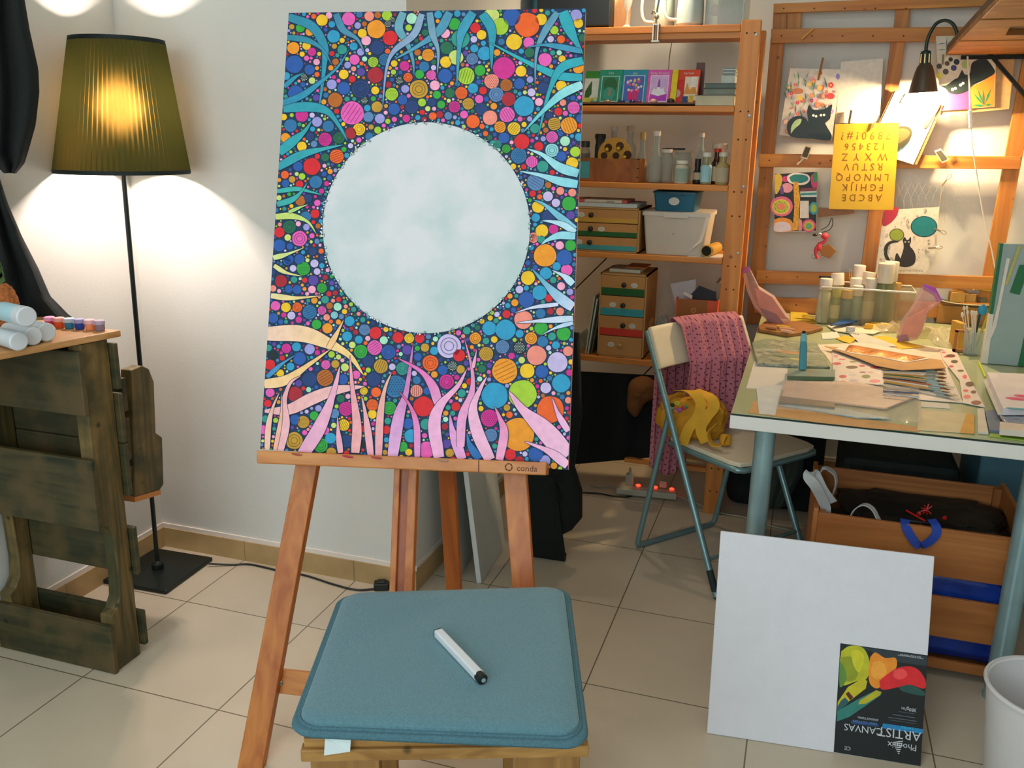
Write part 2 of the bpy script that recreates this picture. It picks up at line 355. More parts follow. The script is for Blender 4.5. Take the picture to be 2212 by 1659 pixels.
# the smaller pallet section fixed behind
def rp(px, py): return ox(px, py, -.012)
sp = [(308, 790), (322, 797), (333, 825), (337, 935), (351, 945), (354, 1046), (346, 1058), (292, 1075), (284, 800)]
q = t
g = G(); g.prism([rp(a, b) for a, b in sp], (-.04, 0, 0)); g.build('rear_stringer', old, q, bevel=.003)
g = G(); g.prism([rp(a, b)+V((0.002, 0, 0)) for a, b in ((290, 1074), (346, 1058), (346, 1068), (290, 1085))], (-.30, 0, 0)); lab(g.build('rear_shelf_board', mat('orange_board', '#c8803e', .5), q), 'orange brown board under the rear section')
for z0, z1 in ((.70, .80), (.55, .68), (.42, .53)):
    g = G(); a = rp(284, 900); g.bb((LX+.012, a.y-.018, z0), (-.018, a.y-.001, z1)); g.build('rear_slat', oldx, q, bevel=.002)
g = G(); g.bb((-.10, .62, .50), (-.06, rp(290, 900).y-.016, .56)); g.build('spacer', old, q)
# dark cloth hung behind the desk
cl = mat('dark_green_black_cloth', '#071211', .95, noise=.25, nscale=6, bump=.2, bscale=300)
def drape(name, left, right, y, label, cat, amp=.018, waves=3, mat_=cl, thick=.003, yr=None):
    """cloth sheet between two polylines (left and right edges) of pixels at depth y"""
    n = len(left)-1
    def f(u, v):
        k = min(int(v*n), n-1); s = v*n-k
        a = V((*left[k], 0)).lerp(V((*left[k+1], 0)), s); b = V((*right[k], 0)).lerp(V((*right[k+1], 0)), s)
        p = a.lerp(b, u); P = oy(p.x, p.y, y + amp*math.sin(u*waves*2*PI+v*1.5) + (yr*(u-.5) if yr else 0)); return P
    g = G(); g.grid(f, 40, 40); o = g.build(name, mat_, smooth=True, solid=thick); tag(o, label, cat); return o
drape('hanging_cloth', [(-60, -260), (-55, 80), (-50, 170), (-45, 230), (-40, 300), (-30, 345), (-5, 362), (10, 374)], [(10, -260), (62, 60), (82, 150), (84, 200), (76, 270), (62, 320), (52, 352), (34, 374)], .62, 'black cloth hanging at the upper left corner beside the floor lamp shade', 'cloth', .02, 2)
drape('draped_cloth', [(-60, 375), (-60, 450), (-60, 520), (-60, 590), (-60, 650), (-60, 700), (-20, 735)], [(-5, 375), (16, 440), (46, 510), (82, 580), (108, 640), (150, 682), (215, 722)], .66, 'dark green black cloth falling behind the paint tubes on the pallet desk', 'cloth', .02, 3)
# ------------------------------------------------------------------ painting on the easel
PN = V((.14, -.93, .339)).normalized()              # towards the viewer
PTS = {}
_s = 1.12
PBL = V((0, 0, 0))
_q = [(624, 28), (1265, 18), (1227, 1015), (562, 970)]
_A = [ray(*x) for x in _q]
_M = Matrix((-_A[1], _A[2], -_A[3])).transposed(); _t = _M.inverted() @ (-_A[0])
_X = [_A[0], _A[1]*_t[0], _A[2]*_t[1], _A[3]*_t[2]]; _k = _s/(_X[3]-_X[0]).length
PC = [CP+x*_k for x in _X]                            # TL TR BR BL on the front plane
PUX = (PC[1]-PC[0]).normalized(); PN = (PC[3]-PC[0]).cross(PC[1]-PC[0]).normalized(); PUY = PN.cross(PUX)
def pp(px, py, off=0): return opl(px, py, PC[0]+PN*off, PN)
A = lambda x, y: (540+x/2.989, y/2.989)
B2 = lambda x, y: (540+x/2.989, 500+y/2.989)
easel_base = (pp(900, 1300)*1.0); easel_base.z = 0
paint = painted('acrylic_paint', .7)
pt = thing('painting', (PC[2]+PC[3])/2, 'tall stretched canvas of bright dots and leaf blades around a blank pale circle', 'painting')
g = G(); th = .018
g.add([c for c in PC]+[c-PN*th for c in PC], [(0, 1, 2, 3), (7, 6, 5, 4)], 0)
g.build('canvas_back', mat('canvas_back_cloth', '#b9aa90', .8), pt)
NAVY = '#0f3357'
g = G()
g.add([c+PN*.0002 for c in (PC[0], PC[3], PC[2], PC[1])], [(0, 1, 2, 3)], 0, NAVY)
def shape(poly, off, col): g.add([pp(x, y, off) for x, y in poly], [tuple(range(len(poly)))], 0, col)
MOON = (921, 492, 224, 228)
obst = []     # circles (x, y, r)
def inq(x, y, m=0):
    # inside the canvas quad in the photograph
    P = [(624, 28), (562, 970), (1227, 1015), (1265, 18)]
    for i in range(4):
        a = P[i]; b = P[(i+1) % 4]; d = ((b[0]-a[0])*(y-a[1])-(b[1]-a[1])*(x-a[0]))/math.hypot(b[0]-a[0], b[1]-a[1])
        if -d < m: return False
    return True
CH_ = {'y': '#f0c020', 'o': '#ef9620', 'r': '#d8202a', 'p': '#e85cb4', 'm': '#cf2a8e', 'n': '#1c3c74', 'b': '#2458a8', 'c': '#2a98c4', 't': '#2a9488', 'g': '#2fa53c', 'l': '#a6cc34', 'k': '#f2a4c4', 's': '#f08c7c', 'v': '#9a98d8', 'w': '#c8b8e4', 'd': '#1d6a4c', 'u': '#5a42a0', 'h': '#b8641e', 'a': '#c4952c', 'e': '#c8d874', 'f': '#5a82b4', 'x': '#10262a', 'q': '#a8e0c0', 'z': '#a82030', 'i': '#f0611e', 'j': '#8cd0d8', '1': '#2a70a4'}
BA = "465,130,38,y 637,122,44,p 815,188,60,o 905,245,48,r 822,308,46,n 325,180,30,g 385,205,28,o 540,235,42,c 750,262,32,k 885,100,34,l 770,105,32,s 595,320,32,t 280,310,40,o 365,295,28,y 287,415,58,b 385,450,34,b 675,385,34,p 715,335,25,v 605,480,32,y 400,335,28,m 430,400,22,k 660,510,24,r 295,600,50,b 605,570,42,b 715,575,58,n* 810,485,52,z 550,645,48,h 660,730,76,p* 915,608,42,l* 1090,575,60,a* 1170,485,32,p* 1150,355,40,o* 1265,400,38,y 1260,490,46,b 1270,310,42,d 1320,155,40,g 1260,215,32,k 1395,490,56,l* 1485,455,36,g 1435,380,38,f* 1515,345,46,c 1640,440,72,m 1560,525,48,s* 1590,610,48,f* 1655,550,40,h* 1750,460,36,y 1740,540,36,b 1670,640,46,z 1770,685,66,c 1660,740,50,p* 1550,760,48,s 1495,705,40,n 1365,600,40,i* 1410,670,38,a* 1320,690,38,m* 1045,690,44,n 930,705,38,b 820,690,36,a 765,755,34,f 705,835,40,y* 650,860,38,z 560,1010,46,i* 485,900,44,m* 575,890,38,d* 505,815,38,1 335,745,42,m 262,810,42,1 230,890,32,o 335,945,32,y 400,1075,56,r 425,1175,42,1 310,1075,32,b 1615,170,56,l 1790,160,80,i 1690,110,58,b 1880,125,38,y 1705,270,52,y 1455,180,34,r 1495,225,32,y 1560,100,50,e 1905,385,44,p 1800,275,36,p 1965,195,28,l 2105,100,40,v 2120,150,32,y 2015,380,24,y 2010,555,36,y 2120,440,36,o 2090,695,40,p* 1895,570,38,n 2060,810,54,o* 1965,800,42,a* 1950,885,38,p* 1865,945,30,r 1755,915,50,r 1640,890,36,b 1615,820,38,o* 1705,830,42,y* 1440,785,44,i 1840,830,32,t 1950,970,44,j* 1735,1005,52,1* 1820,1045,38,p* 1890,1075,38,t 2010,1010,34,b 2080,1055,40,y 2100,980,34,l 1845,1175,56,f* 1925,1195,22,h 1825,1250,22,r 2060,1315,46,g 1930,1400,46,n 1860,1335,40,y 1885,1490,42,y 1960,1480,32,m 1845,1405,28,c 1830,1530,30,s 1975,1310,28,w 2070,1390,28,u 190,1500,34,r 255,1465,42,d* 320,1540,50,p* 360,1400,36,1 420,1380,30,r 435,1310,22,p 325,1295,34,h 375,1280,28,n 320,1190,26,r 230,1185,26,b 1010,765,26,m 1280,748,26,f 1180,750,26,i 1225,740,24,z 985,645,32,b 1175,660,28,n 1480,640,28,p 1440,570,34,c 1505,585,26,r 575,100,18,d 510,100,22,k 725,215,30,y 890,155,24,x* 920,125,20,x* 1045,120,36,q 1215,95,26,c 795,400,34,l* 870,385,38,1* 1000,300,26,x 1125,430,34,1 1095,480,30,g 1020,500,30,i* 965,520,28,x* 1075,1200,1,y 1360,250,60,t 1330,370,48,e 1805,340,32,d 2055,320,24,p 1700,1075,20,y 350,500,28,x* 740,650,26,x* 1210,260,10,r 1600,930,26,t* 1570,930,26,t 1655,960,28,g* 825,840,24,l 770,880,26,1 700,980,28,a* 740,940,24,g"
BB_ = "190,90,40,b 345,240,44,g* 200,320,40,z 165,480,32,p 232,490,32,y 305,490,32,i* 385,520,46,1* 150,560,34,b 465,510,28,p* 305,375,30,b 250,372,26,b 465,365,32,g* 400,375,26,k 405,130,28,n 500,625,34,o 430,600,32,g 485,440,26,t 810,655,40,r 805,750,48,p* 740,635,36,f* 895,780,46,b* 715,775,44,g* 955,685,36,r 1028,690,32,y* 1095,690,32,r 1015,765,32,u 1285,740,78,w* 1455,690,38,o* 1525,790,46,a* 1545,625,46,c 1650,635,66,c 1765,570,60,s 1630,745,44,f* 1740,750,42,x* 1880,625,44,g 2025,660,46,g 1815,690,40,o* 1890,710,36,1 1850,800,64,s 1985,845,66,w 1645,900,82,o* 1790,900,48,y 1885,905,42,b 2010,980,60,c 1910,1010,36,w 1760,1050,92,l 1940,1150,88,i 1580,1060,86,c 1730,1310,108,o 1845,1440,48,b 1545,1205,56,m* 1555,1315,42,f* 1120,1130,66,r 1165,850,52,i* 1270,970,48,m* 1305,870,36,x* 1245,895,32,b 940,1000,72,1* 845,870,46,a* 985,885,42,t* 800,955,46,n 765,835,38,n 1330,1130,30,r 1140,1410,54,p 985,1390,34,g 1025,1425,24,y 1135,1245,36,t 1040,1320,44,c 1020,1240,36,b 900,1140,44,g* 880,1280,28,r 620,1145,46,m* 605,1250,38,y* 485,945,54,h* 385,955,48,n 290,1050,50,z 130,860,34,r 320,820,42,b 235,755,32,m 385,760,34,v 300,745,30,c 600,955,34,b 685,925,28,p 490,860,30,p* 195,915,26,y 345,1230,40,a* 285,1350,56,a* 290,1215,34,b 455,1380,48,g* 520,1335,36,c 620,1355,42,n 415,1190,30,g 485,1285,28,p* 545,1175,32,f 725,1375,24,x 790,1120,38,i* 790,1180,30,y 725,1275,24,r 1270,1370,30,u 1290,1430,28,a 1680,1440,38,r 1905,1480,36,v 2045,250,38,p 1905,155,74,o 2030,170,52,b 2070,90,36,g 1795,300,46,y 1910,270,40,c 1870,395,48,c 1785,440,52,b 1980,225,28,c 2000,90,28,k 1830,45,30,s 1880,50,26,t 545,540,24,j* 1130,750,28,a 1190,770,28,c 1350,800,40,r 1075,1030,40,s* 1145,1030,26,b 1360,890,28,a 130,1040,30,p 115,1110,26,r 100,1210,24,t 85,1280,30,p 150,800,30,x 1930,430,26,r 1740,375,26,w 1710,460,24,o 1330,1250,20,b 1075,1250,10,y 1400,640,26,t 250,180,32,b 320,180,34,b 240,190,28,b 735,1030,26,y* 1420,970,24,r"
def lst(s, fn):
    out = []
    for w_ in s.split():
        a = w_.split(','); x, y = fn(float(a[0]), float(a[1])); out.append((x, y, float(a[2])/2.989, a[3][0], a[3].endswith('*')))
    return out
bigs = lst(BA, A)+lst(BB_, B2)
# leaf blades: base -> tip, half width, colours (base, tip), crop, lens shape
LV = [
("250,110 400,170 480,300 480,420 465,560 440,740", 30, '#2c8aa8', '#2a9ab8', 0), ("235,240 370,260 470,320 530,420", 20, '#2f86a0', '#3296b0', 0),
("555,90 600,190 690,250 740,340", 24, '#3f88ac', '#5a94b0', 0), ("215,700 380,690 500,720 580,820 630,910", 32, '#2a98ac', '#2a9cac', 0),
("188,985 280,910 350,850 400,780", 32, '#2aa4b4', '#2aa0a8', 0), ("180,1080 330,1000 480,960 600,935", 28, '#2a9cac', '#3aa8b0', 0), ("222,560 290,500 350,470", 16, '#2a8cb0', '#2a9cb0', 0),
("212,665 330,620 430,550 560,440 640,320", 22, '#2a8cb0', '#2a9ab8', 0), ("175,1235 300,1220 400,1240 470,1260", 16, '#38b0a8', '#38b0a8', 0), ("175,1320 270,1290 330,1240 370,1180", 20, '#38a8a8', '#38b0a8', 0),
("165,1400 270,1395 370,1430 430,1510", 22, '#c8d870', '#c0d878', 0), ("250,1370 320,1340 375,1320", 12, '#a8d070', '#b8d878', 0),
("990,80 960,180 1010,270 1050,380 1060,490", 28, '#6fa8b8', '#4a98b4', 0), ("1290,80 1220,200 1080,300 930,385", 30, '#4a90b0', '#4ea0bc', 0), ("1110,90 1060,220 930,330 880,450 855,710", 24, '#8aa8c4', '#88a0d0', 0),
("1160,80 1180,220 1215,330 1210,480", 24, '#6e9cb4', '#88a8c4', 0), ("1440,80 1370,200 1350,320 1335,560", 32, '#3a98b8', '#3aa0bc', 0), ("1500,90 1560,190 1560,330 1560,450", 32, '#2a9ab0', '#2a98b4', 0),
("2145,500 2000,490 1850,430 1690,350 1530,265", 27, '#2aa4b8', '#2ab4bc', 0), ("2020,75 2060,180 2110,280 2150,350", 40, '#2aa8b8', '#2aa0b4', 0), ("1985,80 1900,210 1850,340 1840,560", 24, '#5a98b4', '#6aa0bc', 0),
("2140,330 1990,300 1890,290 1790,305", 20, '#3a94b8', '#3a94b8', 0), ("2150,390 2010,440 1930,600 1860,880", 30, '#2aa8b8', '#2aa4b8', 0), ("2145,545 2010,610 1880,730 1760,860", 30, '#a0e0e4', '#50c0cc', 0),
("2120,1120 2000,1080 1890,1000 1790,960", 32, '#88d0dc', '#b0e4ec', 0), ("2115,1190 2000,1170 1870,1130 1740,1105", 30, '#80d0e0', '#b0e0ec', 0), ("2100,1480 2000,1400 1900,1320 1830,1290", 24, '#80c4d8', '#60b0d0', 0),
("2100,1500 2020,1450 1940,1430 1885,1425", 22, '#b4dcec', '#b4dcec', 0), ("2100,1525 2000,1520 1920,1550 1880,1580", 26, '#90d4e4', '#a4dce8', 0),
("2085,490 1990,420 1900,330 1820,240", 36, '#c8d4f0', '#40a0c0', 3), ("2085,340 2030,290 1950,250", 24, '#b8dcec', '#c8e0f0', 3), ("1990,470 1830,490 1710,525", 14, '#d0d8f0', '#d0d8f0', 3), ("2085,562 1900,575 1720,590", 22, '#c8dcf0', '#d8dcf4', 3), ("2085,590 1980,620 1880,670", 14, '#b8d4f0', '#c0d8f0', 3),
("150,170 230,150 350,105", 18, '#d0dc90', '#d8dc88', 3), ("155,220 230,265 340,290", 16, '#e0dc90', '#e4dc90', 3), ("135,415 280,430 460,415", 20, '#e8d8a0', '#f0d078', 3),
("110,660 330,660 500,720 640,800 735,930", 54, '#f6cdb8', '#f8d070', 1), ("505,760 560,660 605,570", 20, '#f8c48c', '#f8c878', 1), ("92,985 230,960 380,860 520,760", 34, '#f8cf9c', '#f8c478', 1),
("95,1160 250,1150 400,1080 550,1025 740,1000", 40, '#f0b4b4', '#f0b8b8', 2), ("340,1440 430,1300 500,1150 550,1000 580,870", 46, '#eaaed0', '#f0a8c0', 1), ("190,1430 230,1250 220,1100 260,980 330,930", 28, '#f0b8c0', '#f0a8a8', 1),
("110,1420 120,1250 150,1130 190,1040", 20, '#f6c4b0', '#f0b8a8', 1), ("160,1420 200,1200 205,1050", 15, '#f6b8a0', '#f0b0a0', 1), ("680,1430 690,1250 660,1000 645,800", 32, '#f2b0b0', '#ee98a8', 1), ("585,1430 570,1300 565,1190", 20, '#f0b0c0', '#e8a0b8', 1),
("780,1450 760,1280 740,1150 720,1060", 24, '#f0acc0', '#f0b0a8', 1), ("830,1450 840,1200 870,1020 915,910", 26, '#f0a8b8', '#f4b890', 1), ("920,1455 960,1200 1010,1030 1055,720", 40, '#e4b0e0', '#c86ab0', 1), ("1080,1455 1075,1250 1030,1120 960,1030", 22, '#e8a0dc', '#e04c8c', 1),
("1215,1110 1180,1000 1100,900 950,815", 32, '#e89ccc', '#e85cb0', 1), ("1370,1470 1310,1300 1290,1180", 34, '#e8a8dc', '#e090c8', 1), ("1220,1460 1190,1250 1230,1120 1340,1000 1400,890", 42, '#f2b4dc', '#f0a4c8', 1), ("1360,1390 1370,1200 1430,1050 1435,900 1385,690", 30, '#f0a8d4', '#e088b8', 1), ("1440,880 1465,760", 12, '#f0a8c8', '#f0a8c8', 1),
("1550,1475 1470,1300 1440,1150 1480,1030 1530,935", 42, '#f4b8d8', '#f0b0d0', 1), ("1610,1475 1640,1300 1610,1200 1580,1130", 30, '#f0a8d0', '#e878b0', 1), ("2050,1450 1900,1280 1760,1150 1670,1030", 66, '#f4bcdc', '#f4acd0', 1), ("2050,1510 1930,1420 1770,1355", 32, '#f4bcdc', '#f0a8d0', 1), ("2055,1290 1990,1180 1950,1070", 22, '#f0bce0', '#f0a4d8', 1),
("1480,1470 1420,1380 1400,1300", 26, '#2a6cb4', '#2a84c0', 1), ("110,940 200,860 290,800", 16, '#3a88c0', '#5aa0d0', 1)]
def leafpts(s, fn):
    P = [fn(*map(float, w_.split(','))) for w_ in s.split()]; return [(p.x, p.y) for p in bez([V((x, y, 0)) for x, y in P], 6)]
leaves = []
for s, hw, c1, c2, k in LV:
    P = leafpts(s, B2 if k else A); n = len(P); hw /= 2.989; ws = []
    for i in range(n):
        q = i/(n-1)
        if k == 2: w_ = math.sin(PI*(.04+q*.96))**.7
        else: w_ = (1-q)**.62*(.82+.36*math.sin(PI*min(1, q*1.6)))
        ws.append(hw*w_)
    leaves.append((P, ws, c1, c2)); 
    for (x, y), w_ in zip(P, ws): obst.append((x, y, w_))
for b_ in bigs: obst.append(b_[:3])
def clipc(x, y):
    return min(max(x, 560), 1268), y
def mixc(a, b, t_):
    a = [int(a[i:i+2], 16) for i in (1, 3, 5)]; b = [int(b[i:i+2], 16) for i in (1, 3, 5)]; return tuple((p+(q-p)*t_)/255 for p, q in zip(a, b))
from math import cos, sin
def disc(x, y, r, col, lift=0, wob=0, seg=None, out=.75):
    """a painted dot with a dark ink outline; dots crossing the edge are cut by it"""
    seg = seg or (22 if r > 9 else 14 if r > 5 else 10); ph = random.random()*6; k = random.choice((3, 4, 5))
    def P(rr):
        pts = [(x+rr*(1+wob*sin(k*a+ph))*cos(a), y+rr*(1+wob*sin(k*a+ph))*sin(a)) for a in [2*PI*i/seg for i in range(seg)]]
        return cliq(pts)
    o_ = P(r+out)
    if len(o_) > 2: shape(o_, .0006+lift, '#10283c')
    i_ = P(r-.35)
    if len(i_) > 2: shape(i_, .0010+lift, col)
QP = [(624, 28), (562, 970), (1227, 1015), (1265, 18)]
def cliq(poly):
    for i in range(4):
        a = QP[i]; b = QP[(i+1) % 4]; out = []
        f_ = lambda p: (b[0]-a[0])*(p[1]-a[1])-(b[1]-a[1])*(p[0]-a[0])
        n = len(poly)
        for j in range(n):
            p = poly[j]; q = poly[(j+1) % n]; fp, fq = f_(p), f_(q)
            if fp <= 0: out.append(p)
            if (fp < 0 < fq) or (fq < 0 < fp):
                t_ = fp/(fp-fq); out.append((p[0]+(q[0]-p[0])*t_, p[1]+(q[1]-p[1])*t_))
        poly = out
        if len(poly) < 3: return []
    return poly
# small dots packed between the large ones
cell = 12; H = {}
def put(x, y, r):
    R_ = int(r/cell)+1
    for i in range(int(x//cell)-R_, int(x//cell)+R_+1):
        for j in range(int(y//cell)-R_, int(y//cell)+R_+1): H.setdefault((i, j), []).append((x, y, r))
for b_ in obst: put(*b_)
def gap(x, y):
    i, j = int(x//cell), int(y//cell); m = 99
    for a in (-1, 0, 1):
        for b in (-1, 0, 1):
            for (X, Y, R_) in H.get((i+a, j+b), ()):
                d = math.hypot(x-X, y-Y)-R_
                if d < m: m = d
                if m < 1.2: return m
    return m
smalls = []
pal = 'c c t g l y o r m p k n b b u v w s i a d e q z h f 1 t c r y p'.split()
for rad, tries in ((11, 2500), (9, 5000), (7.5, 8000), (6, 12000), (4.8, 16000), (3.8, 22000), (3.0, 28000), (2.3, 34000)):
    for _ in range(tries):
        y = random.uniform(22, 1012); x = random.uniform(563, 1266)
        if not inq(x, y, 1.5): continue
        mx_, my_ = (x-MOON[0])/MOON[2], (y-MOON[1])/MOON[3]; dm = (math.hypot(mx_, my_)-1)*MOON[2]
        if dm < rad: continue
        if rad > 6 and dm < 28: continue
        if gap(x, y) < rad+.15: continue
        smalls.append((x, y, rad)); put(x, y, rad)
for x, y, r in smalls: disc(x, y, r, CH_[random.choice(pal)], 0, 0, None, .5)
for x, y, r, c, tx in bigs:
    disc(x, y, r, CH_[c], .0002, .02 if r > 9 else 0)
    if tx:
        base = CH_[c]; dk = '#%02x%02x%02x' % tuple(int(int(base[i:i+2], 16)*.58) for i in (1, 3, 5)) if c != 'x' else '#d8e8e4'
        m_ = random.choice((0, 1, 2)) if c != 'x' else 0
        if m_ == 0:
            st = max(3.2, r/4); yy = -r
            row = 0
            while yy < r:
                xx = -r + (st/2 if row % 2 else 0)
                while xx < r:
                    if math.hypot(xx, yy) < r*.82:
                        q = [(x+xx+st*.27*cos(a), y+yy+st*.27*sin(a)) for a in (0, 1.26, 2.5, 3.8, 5)]; q = cliq(q)
                        if len(q) > 2: shape(q, .0015, dk)
                    xx += st
                yy += st*.85; row += 1
        elif m_ == 1:
            ang = random.random()*PI; st = r/3.2
            for k in range(-2, 3):
                d_ = k*st; h_ = math.sqrt(max(0, (r*.85)**2-d_*d_)); ux, uy = cos(ang), sin(ang)
                q = cliq([(x-uy*(d_+s_*.55)+ux*t_*h_, y+ux*(d_+s_*.55)+uy*t_*h_) for s_, t_ in ((-1, -1), (-1, 1), (1, 1), (1, -1))])
                if len(q) > 2: shape(q, .0015, dk)
        else:
            for rr in (.72, .42):
                for k in range(16):
                    a0, a1 = k*PI/8, (k+1)*PI/8
                    q = cliq([(x+r*R_*cos(a), y+r*R_*sin(a)) for R_, a in ((rr, a0), (rr, a1), (rr-.07, a1), (rr-.07, a0))])
                    if len(q) > 2: shape(q, .0015, dk)
for li, (P, ws, c1, c2) in enumerate(leaves):
    n = len(P); off = .0018+li*.00004
    for lay, ex in ((0, .8), (1, -.25)):
        L_, R_ = [], []
        for i in range(n):
            a = P[max(i-1, 0)]; b = P[min(i+1, n-1)]; dx, dy = b[0]-a[0], b[1]-a[1]; d = math.hypot(dx, dy) or 1
            w_ = max(ws[i]+ex, .35 if lay == 0 else .05); L_.append((P[i][0]-dy/d*w_, P[i][1]+dx/d*w_)); R_.append((P[i][0]+dy/d*w_, P[i][1]-dx/d*w_))
        for i in range(n-1):
            q = cliq([L_[i], L_[i+1], R_[i+1], R_[i]])
            if len(q) > 2: shape(q, off+lay*.00002, '#1a3a58' if lay == 0 else mixc(c1, c2, i/(n-1)))
# the blank disc
NS = 90; mp_ = [(MOON[0]+MOON[2]*cos(a), MOON[1]+MOON[3]*sin(a)) for a in [2*PI*i/NS for i in range(NS)]]
for i in range(230):
    a = random.random()*2*PI; rr = 1+random.uniform(-.012, .022); r = random.uniform(1.2, 2.8)
    x, y = MOON[0]+MOON[2]*rr*cos(a), MOON[1]+MOON[3]*rr*sin(a)
    q = [(x+r*cos(t_), y+r*sin(t_)) for t_ in [k*.785 for k in range(8)]]; shape(q, .0072, '#2c5a62')
    q = [(x+(r-.7)*cos(t_), y+(r-.7)*sin(t_)) for t_ in [k*.785 for k in range(8)]]; shape(q, .0074, random.choice(('#dfe6e6', '#c8dcd8', '#e8e8ea', '#7ab0b0')))
pf = g.build('painted_front', paint, pt, origin=None)
g = G(); g.add([pp(x, y, .0050) for x, y in mp_]+[pp(x, y, .0002) for x, y in mp_], [tuple(range(NS))]+[(i, (i+1) % NS, NS+(i+1) % NS, NS+i) for i in range(NS)])
def moon_mat():
    m = bpy.data.materials.new('blank_pale_wash'); m.use_nodes = True; nt = m.node_tree; N = nt.nodes; L = nt.links; b = N['Principled BSDF']; b.inputs['Roughness'].default_value = .7
    tc = N.new('ShaderNodeTexCoord'); n = N.new('ShaderNodeTexNoise'); n.inputs['Scale'].default_value = 7; n.inputs['Detail'].default_value = 5; L.new(tc.outputs['Object'], n.inputs['Vector'])
    cr = N.new('ShaderNodeValToRGB'); e = cr.color_ramp.elements; e[0].position = .36; e[0].color = lin('#bccfd0'); e[1].position = .62; e[1].color = lin('#dcdde2'); L.new(n.outputs[0], cr.inputs[0]); L.new(cr.outputs[0], b.inputs['Base Color']); return m
g.build('blank_circle', moon_mat(), pt)
# painted edges of the stretched canvas: dotted continuation on the sides
g = G(); ed = [PC[0], PC[1], PC[2], PC[3]]
for i in range(4):
    a, b = ed[i], ed[(i+1) % 4]; L_ = (b-a).length; n = int(L_/.014); prev = 0
    for k in range(n):
        p = a.lerp(b, k/n); q = a.lerp(b, (k+1)/n); g.add([p, q, q-PN*th, p-PN*th], [(0, 1, 2, 3)], 0, random.choice(('#f0b0a0', '#e87888', '#e8a0c8', '#f4c8a8', '#80c8c0', '#f0a050', '#d8b0d8')))
g.build('painted_edge', paint, pt)
# ------------------------------------------------------------------ easel
EB = -.020
et = thing('easel', (pp(900, 1500).x, pp(900, 1500).y, 0), 'orange beech A-frame easel holding the dotted painting', 'easel')
def leg(nm, a1, a2, b1, b2, off=EB, d=.026):
    P = [pp(*a1, off), pp(*a2, off), pp(*b2, off), pp(*b1, off)]; g = G(); g.prism(P, -PN*d); return g.build(nm, orange_wood, et, bevel=.002)
def ext(a, b, t_): return (a[0]+(b[0]-a[0])*t_, a[1]+(b[1]-a[1])*t_)
def down(a, b):     # extend a pixel line on the easel plane until it reaches the floor
    P, Q = pp(*a, EB), pp(*b, EB); s_ = P.z/(P.z-Q.z); return P+(Q-P)*s_
def legw(nm, a1, b1, a2, b2):
    d1, d2 = down(a1, b1), down(a2, b2)
    T1, T2 = pp(*ext(a1, b1, -.9), EB), pp(*ext(a2, b2, -.9), EB)
    g = G(); g.prism([T1, T2, d2, d1], -PN*.026); return g.build(nm, orange_wood, et, bevel=.002)
legw('front_leg', (637, 1008), (512, 1659), (684, 1008), (566, 1659))
legw('front_leg', (1087, 1025), (1106, 1265), (1137, 1025), (1153, 1265))
# mast: two rails with a groove
mz = down((862, 1018), (846, 1275)), down((909, 1018), (895, 1275))
mt_, mb = pp(885, 330, EB), None
Q1, Q2 = pp(846, 1275, EB), pp(895, 1275, EB)
D1, D2 = Q1.lerp(mz[0], .55), Q2.lerp(mz[1], .55); U1, U2 = pp(888, 60, EB), pp(935, 60, EB)
for a, b in ((0, .27), (.62, 1)):
    g = G(); g.prism([U1.lerp(U2, a), U1.lerp(U2, b), D1.lerp(D2, b), D1.lerp(D2, a)], -PN*.024); g.build('mast_rail', orange_wood, et, bevel=.002)
g = G(); g.prism([p-PN*.010 for p in (U1.lerp(U2, .27), U1.lerp(U2, .62), D1.lerp(D2, .62), D1.lerp(D2, .27))], -PN*.010); lab(g.build('mast_core', wood('beech_dark', '#a35422', '#8a421a', (1, 1, .05), 24, .45, False), et), 'darker recessed strip between the rails')
# rear leg
rb = oz(978, 1285, .0); rtop = pp(905, 200, EB-.05); k = (oz(978, 1285, 0))
ra = opl(966, 1020, PC[0]-PN*.28, PN); rbn = opl(981, 1270, PC[0]-PN*.46, PN); dd = (rbn-ra); rf = ra+dd*(ra.z/(ra.z-rbn.z)); rtp = ra-dd*1.1
g = G(); g.bar(rtp, rf, .044, .024, PUX); g.build('rear_leg', wood('beech_dark2', '#b4621f', '#96491a', (1, 1, .05), 24, .45, False), et, bevel=.002)
# crossbars
a1, a2 = pp(596, 1446, EB-.026), pp(740, 1450, EB-.026); b1, b2 = pp(590, 1497, EB-.026), pp(740, 1500, EB-.026); e1 = down((1087, 1025), (1106, 1265))
ax = PUX*.52
g = G(); g.prism([a1, a1+ax, b1+ax, b1], -PN*.02); g.build('crossbar', orange_woodx, et, bevel=.002)
g = G(); g.lathe([(.007, 0), (.007, .004), (.004, .006)], pp(606, 1475, EB-.026), PN, 10); g.build('bolt', steel, et)
g = G(); u1, u2 = pp(700, 200, EB-.026), pp(1080, 200, EB-.026); g.bar(u1, u2, .022, .05, PN); g.build('upper_crossbar', orange_woodx, et)
